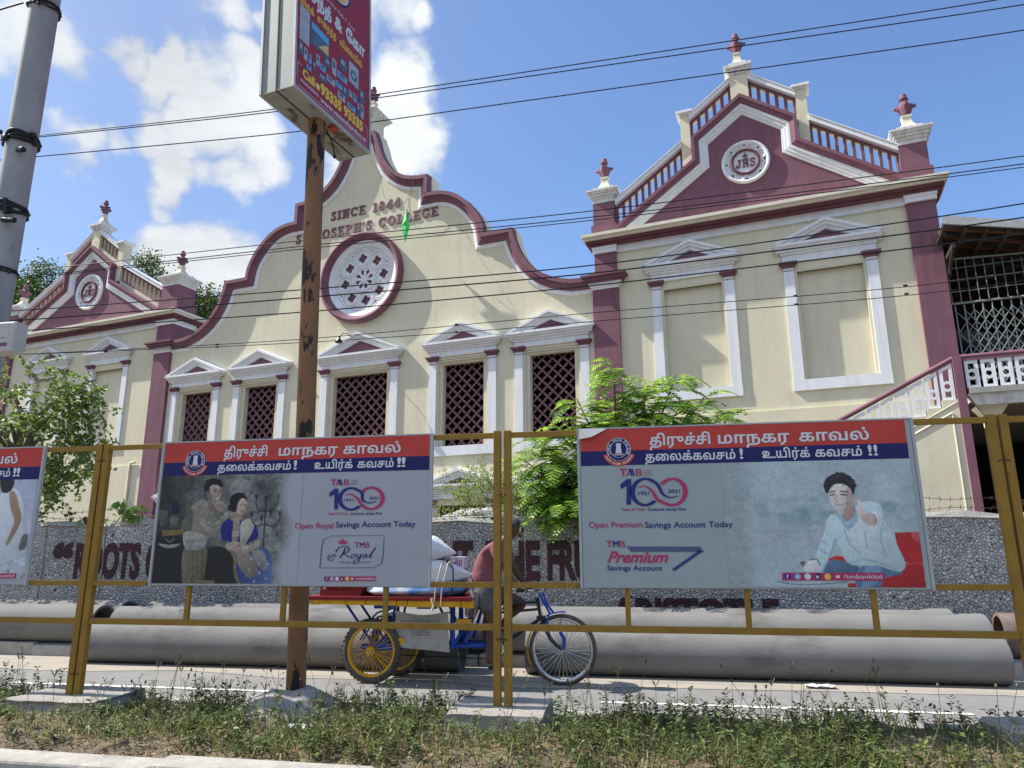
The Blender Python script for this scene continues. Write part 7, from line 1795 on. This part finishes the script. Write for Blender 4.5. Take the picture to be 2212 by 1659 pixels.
# --- trees behind the hall
LEAF5 = leaf_mat('distant_leaf', (.030, .065, .016), (.11, .17, .04), .25, .5, (.06, .11, .025))
def bgtree(x, y, blobs, label, lf=.21, dens=1.0):
    t = thing('broadleaf_tree', label, 'tree', (x, y, 0), 0, 'trees behind the hall')
    b = MB(); zt = min(q[2] for q in blobs)
    b.tube([(x, y, 0), (x + .1, y, zt * .5), (x, y, zt)], [.45, .38, .28], 10)
    P, Dd, Sx = [], [], []
    for (bx, by, bz, rx, rz) in blobs:
        b.tube([(x, y, zt * .85), ((x + bx) / 2, (y + by) / 2, (zt + bz) / 2 + .3), (bx, by, bz)], [.2, .13, .06], 6)
        nclump = int(14 * dens * rx * rz) + 5
        for k in range(nclump):
            v = nrm(RNG.standard_normal((1, 3)))[0] * RNG.uniform(.45, 1.0) ** .5; c_ = np.array((bx, by, bz)) + v * np.array((rx, rx, rz)); n = RNG.integers(34, 64)
            P.append(c_ + RNG.standard_normal((n, 3)) * .36); Dd.append(rnd(n) + np.array((0, 0, -.3))); Sx.append(rnd(n))
    b.build('trunk', BARK, t); P = np.concatenate(P); leaves('crown', P, np.concatenate(Dd), np.concatenate(Sx), RNG.uniform(lf * .7, lf * 1.2, len(P)), RNG.uniform(lf * .4, lf * .7, len(P)), LEAF5, t)
bgtree(-43, 42, [(-44.5, 42, 19.3, 2.4, 2.0), (-41.8, 42, 20.6, 1.5, 1.3), (-46.5, 42, 19, 2.2, 2.2), (-42.5, 41, 17.8, 2.6, 2.0), (-39.5, 42, 18, 2.0, 2.0), (-48, 43, 16, 3, 2.5)], 'dark green tree behind the left gable, left of its apex', .21)
bgtree(-33.5, 42, [(-34.2, 42, 21.3, .8, .9), (-33.4, 42, 19.8, 1.2, .8), (-34.6, 42, 19.2, 1.4, 1.2), (-32.6, 42, 19.3, 1.0, .7)], 'tree rising behind the right slope of the left gable', .2)
bgtree(-29, 42, [(-29.4, 42, 18.4, 1.1, .7), (-28.2, 42, 18.3, 1.0, .7), (-29.8, 42, 17.4, 1.4, 1.0), (-28.4, 42, 16.9, 1.2, .9), (-30.6, 42, 19.2, .4, .3)], 'dark tree between the left wing pier and the central gable', .2)
# garden seen through the verandah
bgtree(13.6, 14.5, [(13.6, 14.5, 4.6, 1.0, 1.2), (14.2, 14, 3, 1, 1)], 'green tree glimpsed beyond the verandah balustrade', .16)

# ---------------------------------------------------------------- weeds in the median
GRASS = leaf_mat('weed_grass', (.045, .075, .018), (.32, .29, .14), .35, .6, (.12, .15, .04))
HERB = leaf_mat('weed_leaf', (.035, .06, .018), (.19, .22, .07), .3, .5, (.075, .115, .03))
STRAW = leaf_mat('dry_straw', (.16, .105, .055), (.40, .31, .18), .2, .8)
STALK = mat('seed_stalk', (.10, .085, .045), (.17, .14, .08), scale=20, rough=.9)
def ground_pts(n, y0=4.16, y1=5.72, x0=-7.6, x1=4.6, dens=None):
    P = np.stack([RNG.uniform(x0, x1, n * 3), RNG.uniform(y0, y1, n * 3)], -1)
    c = .5 + .28 * np.sin(P[:, 0] * 1.9 + 1.3 * P[:, 1]) + .22 * np.sin(P[:, 0] * 4.3 - 2.1 * P[:, 1] + 1) + .12 * np.sin(P[:, 0] * 9.1 + 3)
    e_ = 4.34 - .16 * np.clip((P[:, 0] + 2.2) / 1.5, 0, 1); k = np.clip((P[:, 1] - e_) / .22, 0, 1)
    # bare round the concrete blocks and the mound
    for bx, by, br in ((-4.5, 5.3, .52), (-1.03, 5.3, .45), (PX, PY, .48), (2.55, 5.28, .5)):
        k = k * np.clip((np.hypot(P[:, 0] - bx, (P[:, 1] - by) * 1.15) - br + .12) / .12, .0, 1)
    P = P[RNG.random(len(P)) < np.clip(c, .38, 1) * k][:n]
    return np.stack([P[:, 0], P[:, 1], np.where(P[:, 1] < 4.3, .15, soil_h(P[:, 0], P[:, 1])) - .01], -1)
p = ground_pts(15000); n = len(p)
d = np.stack([RNG.normal(0, .45, n), RNG.normal(0, .45, n), np.ones(n)], -1)
g1_ = leaves('grass', p, d, rnd(n), RNG.gamma(5, .022, n) + .03, RNG.uniform(.004, .010, n), GRASS, None, RNG.uniform(.05, .5, n), 'blade')
tag(g1_, kind='stuff')
# leafy herbs: upright stems with pairs of leaves
p = ground_pts(2400, 4.16, 5.8); LB, LD, LS, LL = [], [], [], []; SB, SDv, SL = [], [], []
for q in p:
    h = float(np.clip(RNG.gamma(6, .020), .05, .26)) * (1.1 if 5.2 < q[1] else .95); lean = np.array((RNG.normal(0, .25), RNG.normal(0, .25), 1.0)); lean /= np.linalg.norm(lean)
    SB.append(q); SDv.append(lean); SL.append(h); k = int(h / .026) + 2
    for i in range(k):
        t = (.25 + .75 * (i + 1) / k) * h; a = RNG.uniform(0, 6.28)
        for s in (0, math.pi):
            LB.append(q + lean * t); LD.append((math.cos(a + s), math.sin(a + s), RNG.uniform(-.15, .7))); LS.append((-math.sin(a + s), math.cos(a + s), RNG.normal(0, .3))); LL.append(RNG.uniform(.022, .05))
LL = np.array(LL); w1 = leaves('weeds', np.array(LB), np.array(LD), np.array(LS), LL, LL * RNG.uniform(.35, .6, len(LL)), HERB); tag(w1, kind='stuff')
SB = np.array(SB); SL = np.array(SL); w2 = leaves('weeds', SB, np.array(SDv), rnd(len(SB)), SL, .005, STALK, None, 0, 'strip'); tag(w2, kind='stuff')
# tall seed stalks standing over the rest
p = ground_pts(300, 4.5, 5.8); b = MB()
for q in p:
    h = RNG.uniform(.18, .46); lx, ly = RNG.normal(0, .12, 2); q = Vector(q); e = q + Vector((lx * h * 2, ly * h, h)); m_ = (q + e) / 2 + Vector((lx * .1, 0, .04)); b.tube([q, m_, e], [.0026, .002, .0014], 3, caps=False, smooth=False)
    k = RNG.integers(0, 3)
    if k == 0: b.ball(e, .009, 5, 0, (1, 1, 1.5))
    elif k == 1:
        for j in range(5): a = j * 1.26 + RNG.random(); v = Vector((math.cos(a) * .6, math.sin(a) * .6, 1)).normalized() * RNG.uniform(.03, .065); b.tube([e, e + v], [.002, .0035], 3, caps=False, smooth=False)
    else:
        for j in range(4): pp_ = q.lerp(e, .6 + .1 * j); a = RNG.uniform(0, 6.28); v = Vector((math.cos(a), math.sin(a), .7)) * .035; b.tube([pp_, pp_ + v], .0015, 3, caps=False, smooth=False); b.ball(pp_ + v, .006, 4)
tag(b.build('weeds', STALK), kind='stuff')
# dry litter on the bare soil near the kerb
n = 6500; P = np.stack([RNG.uniform(-7.4, 4.4, n), 4.32 + np.abs(RNG.normal(0, .42, n))], -1); P[:, 1] = np.clip(P[:, 1], 4.31, 5.8)
p = np.stack([P[:, 0], P[:, 1], soil_h(P[:, 0], P[:, 1]) + RNG.uniform(.004, .03, n)], -1); d = np.stack([RNG.normal(0, 1, n), RNG.normal(0, 1, n), RNG.normal(0, .12, n)], -1)
l1_ = leaves('dry_litter', p, d, np.cross(d, np.array([[0, 0, 1.0]])) + rnd(n) * .2, RNG.uniform(.03, .14, n), RNG.uniform(.003, .007, n), STRAW, None, 0, 'strip'); tag(l1_, kind='stuff')
n = 900; P = np.stack([RNG.uniform(-7.4, 4.4, n), 4.34 + np.abs(RNG.normal(0, .5, n))], -1); P[:, 1] = np.clip(P[:, 1], 4.33, 5.8)
p = np.stack([P[:, 0], P[:, 1], soil_h(P[:, 0], P[:, 1]) + RNG.uniform(.006, .05, n)], -1)
l2_ = leaves('dry_leaves', p, np.stack([RNG.normal(0, 1, n), RNG.normal(0, 1, n), RNG.normal(0, .3, n)], -1), rnd(n), RNG.uniform(.02, .045, n), RNG.uniform(.012, .025, n), STRAW); tag(l2_, kind='stuff')
# scraps of litter
for k, (x, y, z, s_, lab) in enumerate(((-2.42, 5.0, .16, .09, 'crumpled white plastic scrap in the weeds beside the concrete mound'), (1.70, 7.95, .02, .14, 'white paper strip lying on the road edge before the front pipe'), (-3.55, 4.75, .15, .05, 'tiny clear plastic scrap in the weeds below the couple poster'))):
    b = MB(); m_ = 6; vs = []
    for j in range(m_ + 1):
        for i in range(m_ + 1): vs.append((x + (i / m_ - .5) * s_ * 2, y + (j / m_ - .5) * s_ * .9, z + .35 * s_ * (math.sin(i * 2.1 + k) * math.cos(j * 1.7) * (.2 if k == 1 else .9)) + .01))
    b.add(vs, [(j * (m_ + 1) + i, j * (m_ + 1) + i + 1, (j + 1) * (m_ + 1) + i + 1, (j + 1) * (m_ + 1) + i) for j in range(m_) for i in range(m_)])
    tag(b.build('litter_scrap', TXTW, None, (x, y, z)), lab, 'litter')
